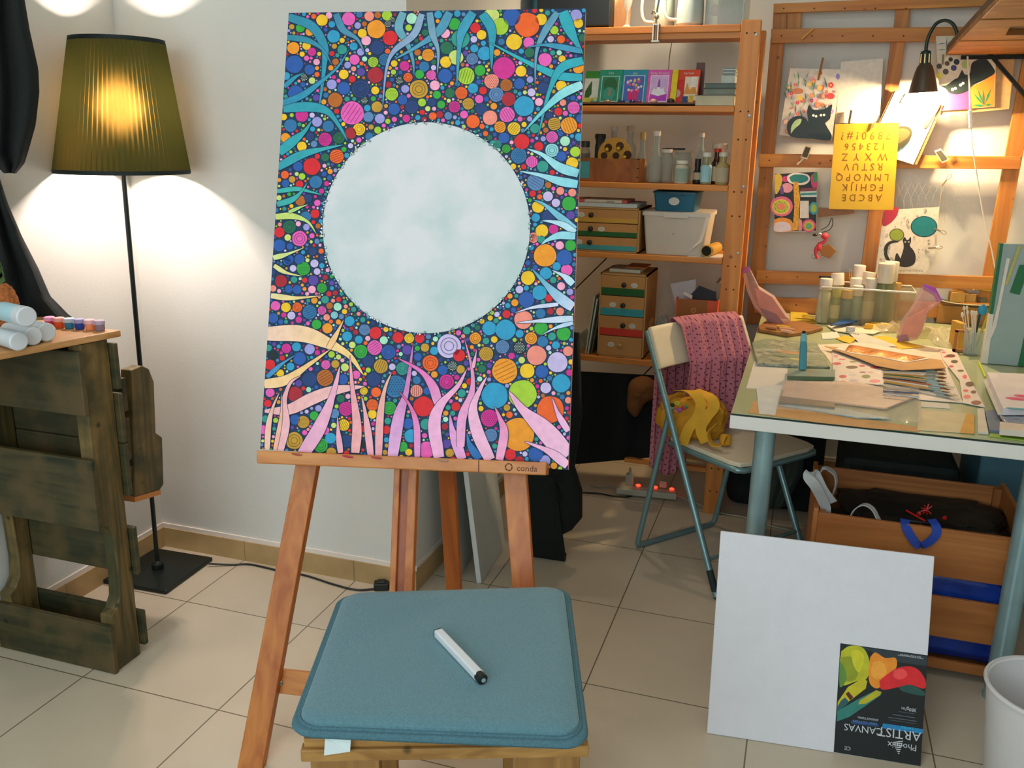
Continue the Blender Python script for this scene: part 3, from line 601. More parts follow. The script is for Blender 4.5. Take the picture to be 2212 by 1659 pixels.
# ledge
l1, l2, l3, l4 = pp(554, 973, .035), pp(1181, 999, .035), pp(1180, 1027, .035), pp(554, 1001, .035)
g = G(); g.prism([l1, l2, l3, l4], -PN*.057); ld = g.build('ledge', orange_woodx, et, bevel=.003)
dk = mat('burnt_mark', '#5a2a10', .7)
lx = (l2-l1).normalized(); ly = PN.cross(lx)
g = G(); c = pp(1099, 1009, .0355)
for k in range(6):
    a0, a1_ = k*PI/3+.1, (k+1)*PI/3-.1
    g.add([c+(lx*cos(a)*r+ly*sin(a)*r)*.001 for r, a in ((10, a0), (10, a1_), (6.5, a1_+.35), (6.5, a0+.35))], [(0, 1, 2, 3)])
g.build('burnt_emblem', dk, ld)
text('conda', .020, pp(1138, 1018, .0355), lx, ly, dk, ld, 'burnt_lettering')
g = G(); g.add([pp(1033, 994, .0354), pp(1035, 994, .0354), pp(1035, 1020, .0354), pp(1033, 1020, .0354)], [(0, 1, 2, 3)]); g.build('joint_line', dk, ld)
for x, c_ in ((750, '#b03040'), (812, '#b04048'), (955, '#a8806a'), (640, '#a05040')):
    g = G(); a_ = pp(x, 978+(x-554)*.0415, .0356); g.ball(a_, (.016, .002, .003)); g.build('paint_smear', mat('smear'+c_, c_, .6), ld)
# ------------------------------------------------------------------ stool
SZ = .56; SC = V((1.262, .092, 0)); SA = math.radians(21); SR = Matrix.Rotation(SA, 3, 'Z')
def sp_(x, y, z): return SC + SR @ V((x, y, 0)) + V((0, 0, z))
st = thing('pallet_stool', SC, 'pallet wood stool in front of the easel with pale slats', 'stool')
sw = wood('stool_pallet_wood', '#b98a4a', '#8f6430', (.06, 1, 1), 24, .55)
sw2 = wood('stool_pallet_wood_upright', '#a87b42', '#7d5628', (1, 1, .06), 24, .55)
SWx, SWy = .232, .205
n = 5
for k in range(n):
    y0 = -SWy+k*2*SWy/n; g = G(); g.box(sp_(0, y0+SWy/n, SZ-.038), (2*SWx, 2*SWy/n-.006, .018), SR); g.build('seat_slat', sw, st, bevel=.002)
for s_ in (-1, 1):
    g = G(); g.box(sp_(0, s_*(SWy-.008), SZ-.047-.011), (2*SWx+.01, .022, .022), SR); g.build('rail', sw, st, bevel=.002)
    g = G(); g.box(sp_(s_*(SWx-.02), 0, SZ-.047-.012), (.022, 2*SWy-.05, .022), SR); g.build('rail', sw2, st, bevel=.002)
for a in (-1, 1):
    for b in (-1, 1):
        g = G(); g.box(sp_(a*(SWx-.062), b*(SWy-.045), (SZ-.09)/2+.0), (.115, .04, SZ-.09), SR); g.build('leg', sw2, st, bevel=.002)
for s_ in (-1, 1):
    g = G(); g.box(sp_(0, s_*(SWy-.045), .12), (2*SWx-.26, .02, .06), SR); g.build('stretcher', sw, st, bevel=.002)
# cushion
def rrect(w, h, r, n=8):
    out = []
    for cx, cy, a0 in ((w-r, h-r, 0), (-w+r, h-r, PI/2), (-w+r, -h+r, PI), (w-r, -h+r, 1.5*PI)):
        for k in range(n+1): a = a0+PI/2*k/n; out.append((cx+r*cos(a), cy+r*sin(a)))
    return out
CQ = [(740, 1275), (1222, 1260), (1262, 1584), (634, 1558)]
cq = [oz(x, y, SZ) for x, y in CQ]      # back-left, back-right, front-right, front-left
def cmap(x, y, z):                       # unit square -> the slightly skewed seat pad
    u, v = (x+1)/2, (y+1)/2; return cq[3].lerp(cq[2], u).lerp(cq[0].lerp(cq[1], u), v)+V((0, 0, z))
felt = mat('teal_grey_felt', '#56808c', .95, noise=.13, nscale=260, bump=.5, bscale=420, sheen=.3)
felt_d = mat('teal_grey_felt_edge', '#486f7c', .95, noise=.15, nscale=260, bump=.5, bscale=420)
ct = thing('seat_cushion', (SC.x, SC.y, SZ-.028), 'blue grey felt seat pad with piped edge on the pallet stool', 'cushion')
ou = rrect(1.03, 1.03, .17, 8); n = len(ou)
def ringz(sc, z, rad=.17): return [cmap(x*sc, y*sc, z) for x, y in ou]
g = G(); prof = [(.985, -.028), (1.0, -.026), (1.012, -.021), (1.008, -.016), (.995, -.013), (.98, -.013)]
rings = [ringz(s_, z) for s_, z in prof]; vs = sum(rings, [])
fs = [(j*n+i, j*n+(i+1) % n, (j+1)*n+(i+1) % n, (j+1)*n+i) for j in range(len(prof)-1) for i in range(n)]+[tuple(reversed(range(n))), tuple(range((len(prof)-1)*n, len(prof)*n))]
g.add(vs, fs); g.build('lower_edge', felt_d, ct, smooth=True)
g = G(); prof = [(.945, -.016), (.955, -.012), (.95, -.005), (.93, -.0015), (.85, .001), (.6, .0025), (.3, .003), (.01, .003)]
rings = [ringz(s_, z) for s_, z in prof]; vs = sum(rings, [])
fs = [(j*n+i, j*n+(i+1) % n, (j+1)*n+(i+1) % n, (j+1)*n+i) for j in range(len(prof)-1) for i in range(n)]+[tuple(range((len(prof)-1)*n, len(prof)*n))]
g.add(vs, fs); g.build('pad_top', felt, ct, smooth=True)
g = G(); g.tube([cmap(x*.962, y*.962, -.013) for x, y in ou], .0035, 8, closed=True); g.build('piping', felt_d, ct, smooth=True)
g = G(); a, b, c, d = cmap(-.78, -1.02, -.024), cmap(-.60, -1.02, -.024), oz(756, 1624, SZ-.042), oz(700, 1632, SZ-.042)
g.add([a, b, c, d], [(0, 1, 2, 3)]); lab(g.build('care_tag', mat('tag_cloth', '#c9d6d6', .8), ct, solid=.001), 'small pale cloth tag')
# marker pen on the pad
m1, m2 = oz(946, 1366, SZ+.012), oz(1041, 1466, SZ+.012); d = (m2-m1).normalized(); L_ = (m2-m1).length
mt = thing('marker_pen', m1-V((0, 0, .01)), 'white square-bodied marker pen with black ends lying on the seat cushion', 'pen')
sd = d.cross(V((0, 0, 1)))
g = G(); g.bar(m1, m2-d*.008, .0175, .0155, sd); g.build('body', mat('pen_white', '#d4dade', .35, noise=.03), mt, bevel=.003)
g = G(); g.lathe([(.0095, -.010), (.0098, 0), (.0098, .004), (.006, .006), (.0045, .0062)], m2-d*.001, d, 18); g.build('cap_end', black_plastic, mt, smooth=True)
g = G(); g.lathe([(.004, 0), (.004, .0015)], m2+d*.0055, d, 12); g.build('end_dot', mat('pen_grey', '#8ea4aa', .4), mt)
g = G(); g.bar(m1-d*.003, m1+d*.0005, .0165, .0145, sd); g.build('rear_plug', mat('pen_dark', '#23434c', .4), mt, bevel=.002)
# ------------------------------------------------------------------ shelf unit
SY = 2.24; SD = .36
Z1, Z2, Z3, Z4, Z5 = 1.902, 1.619, 1.332, 1.056, .627
K6 = lambda x, y: (1230+x/4.706, y/4.706)
K7 = lambda x, y: (1230+x/4.88, 240+y/4.88)
K8 = lambda x, y: (1230+x/4.514, 540+y/4.514)
kraft = mat('kraft_board', '#c09358', .8, noise=.05)
ut = thing('shelf_unit', (1.12, SY+SD/2, 0), 'tall pine shelf unit full of craft supplies against the back wall', 'shelf unit')
XL, XR = SX+.04, 1.522
for i, (x, y) in enumerate(((XR, SY), (XR, SY+SD-.04), (XL-.005, SY), (XL-.005, SY+SD-.04))):
    g = G(); w_ = .07 if x == XR else .04; g.bb((x, y, 0), (x+w_, y+.042, 1.915)); 
    po = g.build('post', pine, ut, bevel=.003)
    if i == 0:
        g = G()
        for z in (1.87, 1.60, 1.50, 1.31, 1.22, 1.03, .94, .72, .60, .45, .20, .10):
            for dx in (.022, .05): g.lathe([(.0035, 0), (.0035, .0006)], V((x+dx, y, z)), (0, -1, 0), 8)
        g.build('peg_hole', mat('hole_dark', '#4a2a12', .9), po)
        g = G()
        for z in (1.885, 1.605, 1.35, 1.10): g.lathe([(.005, 0), (.005, .0015), (.002, .002)], V((x+.055, y, z-.02)), (0, -1, 0), 10)
        g.build('screw', steel, po)
for z in (1.86, 1.45, 1.0, .55, .14):
    g = G(); g.bb((XR+.012, SY+.042, z), (XR+.034, SY+SD-.04, z+.045)); g.build('side_rung', pine, ut)
for nm, z, th_ in (('top_shelf', Z1, .026), ('shelf', Z2, .022), ('shelf', Z3, .022), ('shelf', Z4, .022), ('shelf', Z5, .024)):
    g = G(); g.bb((XL+.036, SY+.004, z-th_), (XR-.001, SY+SD-.02, z)); g.build(nm, pinex, ut, bevel=.003)
g = G(); g.bb((XL+.036, SY+.012, Z1-.046), (XR-.001, SY+.03, Z1-.0262)); g.build('front_batten', pinex, ut)
g = G(); a, b = oy(1350, 988, SY+.05), oy(1540, 1010, SY+.05); g.bb((a.x, SY+.04, a.z-.018), (XR, SY+.065, a.z)); g.build('lower_bar', pinex, ut)
g = G(); g.tube([oy(1235, 632, 2.585), oy(1312, 556, 2.585)], .003, 6); g.tube([oy(1390, 810, 2.585), oy(1560, 640, 2.585)], .003, 6); g.build('cross_brace', mat('wire_dark', '#3c3a30', .5, .6), ut)
def rct(p0, p1, y):
    """pixel rectangle -> x0, x1, z0, z1 on the plane at depth y"""
    (x0, y0), (x1, y1) = p0, p1; xm, ym_ = (x0+x1)/2, (y0+y1)/2
    return oy(x0, ym_, y).x, oy(x1, ym_, y).x, oy(xm, y1, y).z, oy(xm, y0, y).z
def boxat(name, m, p0, p1, y, d, label, cat, z=None, group=None, bevel=.001, hgt=None, parts=None):
    x0, x1, z0, z1 = rct(p0, p1, y)
    if z is not None: z0 = z
    if hgt: z1 = z0+hgt
    g = G(); g.bb((x0, y, z0), (x1, y+d, z1)); o = g.build(name, m, bevel=bevel); tag(o, label, cat, group); o['_'] = 0; del o['_']; return o, (x0, x1, z0, z1)
pl = painted('printed_colours', .45)
g = G(); xa, xb = oy(1002, 20, SY+.08).x, oy(1148, 20, SY+.08).x; xa = max(xa, XL+.045); g.bb((xa, SY+.08, Z1+.001), (xb, SY+.3, Z1+.24)); tag(g.build('teal_storage_box', mat('teal_tub', '#2f6a7c', .35, noise=.15, nscale=6), bevel=.012), 'teal plastic box at the far left of the top shelf above the painting', 'storage box')
# black amplifier-like case at the top
x0, x1, z0, z1 = rct(K6(-330, -200), K6(420, 270), SY+.03); x0 = max(x0, xb+.004)
t = thing('black_case', ((x0+x1)/2, SY+.15, Z1+.001), 'big black case at the left of the top shelf', 'case')
g = G(); g.bb((x0, SY+.03, Z1+.006), (x1, SY+.28, Z1+.30)); g.build('body', mat('case_black', '#0d1313', .5), t, bevel=.006)
for xx in (x0+.03, x1-.03): g = G(); g.lathe([(.008, 0), (.008, .006)], V((xx, SY+.05, Z1+.001))); g.build('foot', black_plastic, t)
g = G(); g.bb((x1-.10, SY+.029, Z1+.115), (x1-.07, SY+.031, Z1+.122)); g.build('front_mark', mat('mark_pale', '#9ab0b0', .5), t)
# wood board propped behind, on the top shelf
t, _ = boxat('wooden_board', wood('pale_board', '#cf9f70', '#b8824f', (1, 1, .1), 20, .6), K6(428, -150), K6(615, 270), SY+.10, .02, 'upright wooden board beside the black case on the top shelf', 'board', Z1+.001)
cg = glass('clear_glass', '#cfd8d4', .06, .22, '#eef2ee')
# clear glass hanging/standing in front of it
c = oy(*K6(585, 205), SY+.06); g = G(); R_ = .018
g.lathe([(.018, 0), (.019, .004), (.008, .012), (.004, .03), (.004, .055), (.016, .085), (.02, .12), (.017, .145)], V((c.x, SY+.06, Z1+.001)), seg=20); tag(g.build('glass_goblet', cg, smooth=True), 'small clear stemmed glass before the wooden board on the top shelf', 'glass')
def pitcher(px, w, label, y, hside=-1, hh=.16, col='#b9c4b9'):
    x = oy(*K6(px, 200), y).x; r = w; b = V((x, y, Z1+.001)); t = thing('pitcher', b, label, 'pitcher', None)
    m = mat('pale_enamel'+col[1:3], col, .25, noise=.04)
    g = G(); g.lathe([(r*.8, 0), (r, .01), (r*.98, .06), (r*.86, hh*.8), (r*.8, hh), (r*.84, hh+.012), (r*.78, hh+.01), (r*.76, hh-.002), (r*.9, .06), (r*.7, .008), (.001, .006)], b, seg=32); g.build('body', m, t, smooth=True)
    g = G(); g.tube(bez([b+V((hside*r*.92, -.01, .025)), b+V((hside*(r+.035), -.012, .035)), b+V((hside*(r+.045), -.012, .09)), b+V((hside*(r+.03), -.012, hh-.01)), b+V((hside*r*.82, -.01, hh-.012))], 6), .0065, 10); g.build('handle', m, t, smooth=True)
    return t
pitcher(960, .040, 'pale enamel pitcher with a big loop handle, left of the two on the top shelf', SY+.13, -1, .19, '#a9b6aa')
pitcher(1225, .050, 'pale green enamel pitcher, right of the two on the top shelf', SY+.07, -1, .19, '#b4c3bb')
# clear plastic drawer box
x0, x1, z0, z1 = rct(K6(1392, -250), K6(1790, 240), SY+.05)
t = thing('clear_box', ((x0+x1)/2, SY+.15, Z1), 'clear plastic box with dark grey contents at the right end of the top shelf', 'box')
g = G(); w_ = .003
for a, b in (((x0, SY+.05, Z1+.001), (x1, SY+.05+w_, Z1+.2)), ((x0, SY+.28, Z1+.001), (x1, SY+.28+w_, Z1+.2)), ((x0, SY+.05, Z1+.001), (x0+w_, SY+.28, Z1+.2)), ((x1-w_, SY+.05, Z1+.001), (x1, SY+.28, Z1+.2)), ((x0, SY+.05, Z1+.001), (x1, SY+.28, Z1+.004))): g.bb(a, b)
g.build('box_body', cg, t)
g = G(); g.box(V((x0+.045+.035, SY+.16, Z1+.08)), (.085, .16, .15), .05); g.build('dark_stack', mat('grey_stuff', '#4f605c', .7, noise=.3, nscale=30), t, bevel=.01)
g = G(); g.ball(V((x0+.03, SY+.09, Z1+.06)), (.018, .02, .02)); g.build('pink_lump', mat('pinkish', '#d8a09a', .7), t, smooth=True)
# lamp clamp on the top shelf edge with its cable
c = oy(*K6(880, 330), SY-.005); t = thing('clamp', (c.x, SY, Z1-.03), 'metal clamp gripping the edge of the top shelf', 'clamp')
g = G(); g.bb((c.x-.013, SY-.016, Z1+.0), (c.x+.013, SY+.02, Z1+.006)); g.bb((c.x-.015, SY-.018, Z1-.058), (c.x+.015, SY+.02, Z1-.052)); g.bb((c.x-.012, SY-.018, Z1-.052), (c.x-.006, SY-.010, Z1+.004)); g.bb((c.x+.006, SY-.018, Z1-.052), (c.x+.012, SY-.010, Z1+.004)); g.build('jaw', mat('clamp_metal', '#b0a896', .3, .6), t, bevel=.001)
g = G(); g.tube([V((c.x, SY-.01, Z1-.05)), V((c.x, SY-.01, Z1+.02))], .004, 8); g.ball(V((c.x, SY-.008, Z1+.03)), .010); g.tube(bez([V((c.x, SY-.008, Z1+.03)), V((c.x-.012, SY-.01, Z1+.05)), V((c.x-.02, SY, Z1+.04))]), .003, 6); g.build('screw', mat('clamp_metal', '#b0a896', .3, .6), t, smooth=True)
g = G(); g.tube(bez([V((c.x+.004, 2.60, Z1-.02)), V((c.x-.002, 2.60, Z1-.1)), V((c.x, 2.60, Z2+.01))]), .0018, 6); tag(g.build('thin_wire', mat('wire_brown', '#6a5a3a', .6)), 'thin wire hanging below the clamp against the wall', 'wire')
# --- second shelf: card boxes
tray = mat('dark_red_brown_wood', '#5e2f16', .5)
x0, x1, z0, z1 = rct(K6(120, 1045), K6(1275, 1080), SY+.015)
t = thing('display_tray', ((x0+x1)/2, SY+.06, Z2+.001), 'long low dark brown tray holding the colourful card boxes', 'tray')
g = G(); g.bb((x0, SY+.013, Z2+.001), (x1, SY+.021, Z2+.013)); g.bb((x0, SY+.013, Z2+.001), (x1, SY+.15, Z2+.006)); g.build('tray_body', tray, t)
g2 = G(); g2.bb((x1-.02, SY+.145, Z2+.006), (x1+.012, SY+.155, Z2+.165)); g2.build('back_stop', tray, t)
def cardbox(a, b, c1, label, deco, y=SY+.055, d=.035, lean=.04, title=''):
    x0, x1, z0, z1 = rct(K6(a, 700 if a > 280 else 715), K6(b, 1045), y); z0 = Z2+.007; g = G()
    g.prism([V((x0, y, z0)), V((x1, y, z0)), V((x1, y+lean, z1)), V((x0, y+lean, z1))], (0, d, 0), 0, c1)
    t = g.build('card_box', pl, None, bevel=0); tag(t, label, 'box', 'card boxes on the second shelf')
    U_ = V((x1-x0, 0, 0)); Vv = V((0, lean, z1-z0)); o0 = V((x0, y-.0006, z0)); g = G()
    for kind, q, col in deco:
        L_ = len(g.f)*.00004
        if kind == 'r': u0, v0, u1, v1 = q; P = [(u0, v0), (u1, v0), (u1, v1), (u0, v1)]
        elif kind == 'c': cx, cy, rx, ry = q; P = [(cx+rx*cos(2*PI*i/18), cy+ry*sin(2*PI*i/18)) for i in range(18)]
        else: P = q
        g.add([o0+U_*u+Vv*v+V((0, -L_, 0)) for u, v in P], [tuple(range(len(P)))], 0, col)
    f = g.build('printed_front', pl, t)
    if title: text(title, .013, o0+U_*.5+Vv*.87+V((0, -.002, 0)), (1, 0, 0), Vv, mat('print_white', '#e8e8e0', .6), t, 'title')
    return t
R0 = lambda *q: q
cardbox(140, 285, '#d8dccf', 'white card box with a green leaf stripe, leftmost in the row', [('r', (0, .78, 1, 1), '#2f8a2a'), ('p', [(.05, 0), (.55, .3), (.5, .72), (.1, .4)], '#2c5e22'), ('r', (0, 0, 1, .2), '#c8c44a')])
cardbox(288, 520, '#1c9a7c', 'green card box picturing a tree, second from the left', [('r', (.10, .08, .88, .82), '#c8e0cc'), ('r', (.13, .1, .85, .80), '#2a8a6c'), ('c', (.5, .55, .30, .22), '#236a38'), ('c', (.48, .30, .26, .2), '#2fa08a'), ('r', (.46, .25, .54, .45), '#c87850')], title='Om')
fl = [('r', (.06, .06, .90, .84), '#bfe0ea'), ('r', (.09, .08, .87, .82), '#4a6cc0'), ('p', [(.3, .12), (.65, .12), (.72, .42), (.25, .42)], '#d82a7c')]
random.seed(3)
for i in range(26): a = random.random()*6.28; r_ = random.random()**.5; fl.append(('c', (.48+.32*r_*cos(a), .56+.2*r_*sin(a), .05, .036), random.choice(('#f0d060', '#e86ab0', '#f4a8c8', '#8a6ad8', '#f0f0e8', '#e85090'))))
cardbox(523, 778, '#2a98b4', 'blue card box picturing a vase of flowers, middle of the row', fl, title='Joy')
cardbox(780, 1022, '#e25cb8', 'pink card box picturing a lotus, right of the flower box', [('r', (.12, .06, .90, .84), '#f4dcf0'), ('r', (.15, .1, .87, .82), '#d9b4e4'), ('r', (.15, .1, .87, .30), '#c03cc4'), ('p', [(.2, .3), (.5, .24), (.8, .3), (.7, .48), (.6, .42), (.5, .58), (.4, .42), (.3, .48)], '#f6f0fa'), ('p', [(.44, .5), (.56, .5), (.54, .68), (.5, .76), (.46, .68)], '#8a5ab8')], title='Daily Dreams')
cardbox(1025, 1085, '#e8d020', 'narrow yellow card box between the pink and the red ones', [('r', (0, 0, 1, .08), '#c8a818')], y=SY+.045)
cardbox(1087, 1310, '#d42a20', 'red and orange card box with a mountain picture, rightmost of the row', [('r', (0, .72, 1, 1), '#e04822'), ('r', (.34, .12, .95, .80), '#e8d8c0'), ('p', [(.34, .3), (.95, .3), (.8, .6), (.6, .42), (.45, .62)], '#e09a40'), ('c', (.02, .32, .17, .12), '#d8a8a0'), ('r', (.3, .0, .55, .24), '#1c4a7c'), ('r', (.58, .0, .8, .26), '#e0b838'), ('r', (.62, .5, .86, .8), '#f0e8dc')], y=SY+.06, title='harvest')
for i, (a, c_, s_) in enumerate(((250, '#6f8a66', .014), (385, '#9a6a58', .012), (530, '#16406a', .014), (640, '#2a1a5a', .012), (705, '#5a1a4a', .011), (855, '#d8a890', .014), (1030, '#3a2a26', .015))):
    x = oy(*K6(a, 1030), SY+.035).x; g = G(); g.ball(V((x, SY+.036, Z2+.0065+s_*.75)), (s_, s_*.8, s_*.75)); o = g.build('small_stone', mat('stone'+c_, c_, .3, noise=.2), smooth=True)
    tag(o, ('mottled green', 'brownish red', 'deep blue', 'dark violet', 'dark plum', 'pale peach', 'blackish brown')[i]+' polished stone lying before the card boxes', 'stone', 'stones on the display tray')
# books at the right
for nm, p0, p1, c_, lb, y, dd in (('paper_block', (1272, 965), (1695, 1075), '#c4c2a6', 'thick cream paper block at the bottom of the stack on the second shelf', SY+.02, .24), ('book', (1365, 890), (1712, 958), '#868e82', 'thick grey book on the cream paper block', SY+.03, .2), ('book', (1372, 835), (1712, 888), '#6a7a74', 'dark grey green book above the thick grey book', SY+.035, .2)):
    x0, x1, z0, z1 = rct(K6(*p0), K6(*p1), y); x1 = min(x1, XR-.004); zb = {'paper_block': Z2+.001}.get(nm, None)
    zb = zb or zt; 
    hh = z1-z0; t = thing(nm, ((x0+x1)/2, y+dd/2, zb), lb, 'book' if nm == 'book' else 'paper'); g = G()
    g.bb((x0+.003, y+.003, zb+.002), (x1-.003, y+dd-.003, zb+hh-.002)); g.build('pages', mat('pages'+c_, c_, .8), t)
    g = G(); g.bb((x0, y, zb), (x1, y+dd, zb+.002)); g.bb((x0, y, zb+hh-.002), (x1, y+dd, zb+hh)); g.build('cover', mat('cover'+c_, '#%02x%02x%02x' % tuple(int(int(c_[i:i+2], 16)*.6) for i in (1, 3, 5)), .6), t); zt = zb+hh+.0005
for i in range(6):
    h_ = (.028, .005, .005, .005, .005, .005)[i]; x = oy(*K6(1545+(i % 2)*8+(i > 0)*12, 750), SY+.05).x
    g = G(); g.bb((x, SY+.05+.004*(i % 2), zt), (XR-.012, SY+.24, zt+h_)); o = g.build('notebook', mat(('note_pale', 'note_grey')[i % 2], ('#c3cfc6', '#8a9c9a')[i % 2], .7), bevel=.0008)
    tag(o, 'thick pale notebook under the thin ones on the second shelf' if i == 0 else 'thin notebook in the small stack at the right end of the second shelf', 'notebook', None if i == 0 else 'thin notebooks on the second shelf'); zt += h_+.0006
# --- third shelf
amber_l = mat('label_cream', '#cfc8b0', .7)
def bottle(px, ptop, pbot, wpx, label, cap='#dedad0', capw=.62, caph=.018, neck=.4, neckh=.25, body=None, lab_=None, y=SY+.06, kind='bottle', k=K7, z=Z3, liquid=None, shape='bottle'):
    sc = 1/606*(1+(y-SY)*.30); x = oy(*k(px, pbot), y).x; ztop = oy(*k(px, ptop), y).z; h = ztop-z-.001; r = wpx/4.88*sc/2; b = V((x, y, z+.001))
    t = thing(kind, b, label, kind); body = body or cg; hc = h-caph
    if shape == 'jar': prof = [(r*.92, 0), (r, .004), (r, hc*.80), (r*.85, hc*.9), (r*capw, hc*.94), (r*capw, hc)]
    elif shape == 'cone': prof = [(r*.92, 0), (r, .004), (r, hc*.35), (r*.45, hc*.72), (r*neck, hc*.8), (r*neck, hc)]
    else: prof = [(r*.92, 0), (r, .004), (r, hc*(1-neckh)*.88), (r*.8, hc*(1-neckh)*.96), (r*neck, hc*(1-neckh*.75)), (r*neck, hc)]
    g = G(); g.lathe(prof, b, seg=20); g.build('body', body, t, smooth=True)
    cr_ = r*(capw if shape == 'jar' else neck)*1.18
    if cap: g = G(); g.lathe([(cr_, 0), (cr_, caph-.002), (cr_*.92, caph)], b+V((0, 0, hc-.002)), seg=20); g.build('cap', mat('cap'+cap, cap, .4, noise=.02), t, smooth=True)
    if lab_: g = G(); h0, h1, cc = lab_; g.lathe([(r+.0006, 0), (r+.0006, hc*(h1-h0))], b+V((0, 0, hc*h0)), seg=20); g.f = g.f[:-2]; g.m = g.m[:-2]; g.c = g.c[:-2]; g.build('label_wrap', mat('lbl'+cc, cc, .7), t, smooth=True)
    if liquid: g = G(); g.lathe([(r*.86, .003), (r*.9, .006), (r*.9, hc*liquid[0])], b, seg=16); g.build('contents', mat('liq'+liquid[1], liquid[1], .2), t, smooth=True)
    return t
# slotted wooden crate with a gold palette in it
x0, x1, z0, z1 = rct(K7(60, 500), K7(735, 748), SY+.02); xe = oy(*K7(800, 620), SY+.16).x
t = thing('wooden_box', ((x0+x1)/2, SY+.09, Z3+.001), 'brown wooden box with dovetailed corner and a teal label on the third shelf', 'box')
bw = wood('box_brown', '#a0602a', '#7c4419', (.4, 1, .2), 40, .6, False)
g = G(); y0, y1 = SY+.02, SY+.17; zt_ = z1
g.bb((x0, y0, Z3+.001), (x1, y0+.009, zt_)); g.bb((x0, y1-.009, Z3+.001), (x1, y1, zt_)); g.bb((x0, y0+.009, Z3+.001), (x1-.009, y1-.009, Z3+.009)); g.build('box_body', bw, t, bevel=.001)
g = G(); g.bb((x1-.009, y0+.009, Z3+.001), (x1, y1-.009, zt_)); g.build('end_panel', pine, t)
g = G()
for k in range(3): g.bb((x1-.010, y0-.0006, Z3+.018+k*.034), (x1+.0004, y0+.0005, Z3+.022+k*.034))
g.build('dovetail', mat('joint_dark', '#3c1e0a', .8), t)
a_, b_, c_, d_ = rct(K7(105, 530), K7(210, 705), SY+.019); g = G(); g.bb((a_-.02, SY+.019, c_), (b_, SY+.0199, d_)); lab(g.build('label', mat('teal_label', '#3f9aa4', .6), t), 'plain teal label')
c = oy(*K7(480, 440), SY+.10); t = thing('gold_palette', (c.x, SY+.10, Z3+.012), 'round gold painter palette with dark thumb holes sticking out of the wooden box', 'palette')
gd = mat('gold_paint', '#cf9a30', .5, 0, noise=.12); R_ = 195/4.88/606*1.03
g = G(); g.lathe([(R_, 0), (R_, .006), (.001, .006)], V((c.x, SY+.10, Z3+.034+R_)), (0, -1, 0), 40); g.build('disc', gd, t, bevel=.001)
for dx, dy, r_ in ((410, 385, 52), (532, 368, 52), (612, 462, 55), (365, 470, 45), (490, 470, 45)):
    p = oy(*K7(dx, dy), SY+.093); g = G(); g.lathe([(r_/4.88/606*.9, 0), (r_/4.88/606*.9, .0006)], V((p.x, SY+.0935, p.z)), (0, -1, 0), 20); g.build('well', mat('well_brown', '#4a2a12', .7), t)
for dx, dy in ((395, 405), (515, 395), (578, 488)):
    p = oy(*K7(dx, dy), SY+.085); g = G(); g.ball(V((p.x, SY+.086, p.z)), (.0085, .006, .009)); g.build('gold_bead', mat('bright_gold', '#d8b030', .3, .5), t, smooth=True)
bottle(165, 310, 495, 120, 'small clear jar with a dark lid at the far left behind the wooden box', '#3a4a40', .7, .025, shape='jar', kind='jar', y=SY+.24, liquid=(.8, '#6a7a6c'))
bottle(318, 235, 495, 120, 'dark jar with a black lid behind the wooden box', '#182020', .9, .02, shape='jar', kind='jar', y=SY+.26, body=mat('dark_glass', '#2c3c38', .15), liquid=None)
bottle(462, 155, 495, 130, 'clear bottle with a white cap behind the gold palette', '#d4dad8', neck=.5, y=SY+.26)
bottle(630, 150, 495, 150, 'clear bottle with a cream cap right behind the gold palette', '#c8b8a0', neck=.5, y=SY+.26, caph=.022)
bottle(765, 218, 500, 140, 'clear round bottle closed with a cork', '#c9a860', neck=.42, caph=.028, y=SY+.22, shape='cone')
bottle(895, 205, 752, 160, 'tall clear bottle with a long neck and white cap beside the wooden box', '#d8cfc8', neck=.46, caph=.018, y=SY+.08, shape='cone', liquid=(.06, '#b8b8a8'))
bottle(1012, 395, 750, 140, 'clear jar with a white lid right of the tall bottle', '#dcd2c4', .8, .013, shape='jar', kind='jar', y=SY+.12)
bottle(1180, 412, 750, 200, 'wide clear jar behind the small teal labelled jar', '#b8b49a', .88, .006, shape='jar', kind='jar', y=SY+.15)
bottle(1175, 515, 760, 160, 'small white lidded jar with a pale teal label on the third shelf', '#e0dcd0', .72, .012, shape='jar', kind='jar', y=SY+.04, lab_=(.1, .75, '#93a79c'), body=mat('cloudy', '#bcb8a4', .3))
bottle(1358, 225, 750, 100, 'tall thin clear bottle with a white cap at the back', '#d6c8b8', neck=.6, caph=.016, y=SY+.24)
bottle(1340, 495, 762, 92, 'small black dropper bottle with a cream label', '#15191a', neck=.62, caph=.03, y=SY+.05, body=mat('black_glass', '#101818', .2), lab_=(.25, .65, '#b4a88c'))
g = G(); bottle(1430, 430, 765, 118, 'bottle with a white cap and blue and white label', '#d8dcd4', neck=.72, caph=.016, y=SY+.045, body=mat('grn', '#8f906c', .2), lab_=(.08, .68, '#9fd0dc'))
bottle(1572, 335, 560, 175, 'large white bottle behind the red capped one', '#cbc0a4', neck=.8, caph=.022, y=SY+.16, body=mat('white_bottle', '#cfc8ba', .4), shape='bottle')
bottle(1540, 388, 755, 110, 'dark brown bottle with a red cap', '#c4301c', neck=.6, caph=.014, y=SY+.09, body=mat('brown_glass', '#3c2014', .2), lab_=(.1, .55, '#c4b49a'))
bottle(1605, 430, 770, 150, 'squat jar bottle with a white cap at the right end of the third shelf', '#c9c8b8', neck=.6, caph=.015, y=SY+.035, body=mat('ochre_glass', '#9a8c5c', .2), lab_=(.1, .6, '#b0a68c'))
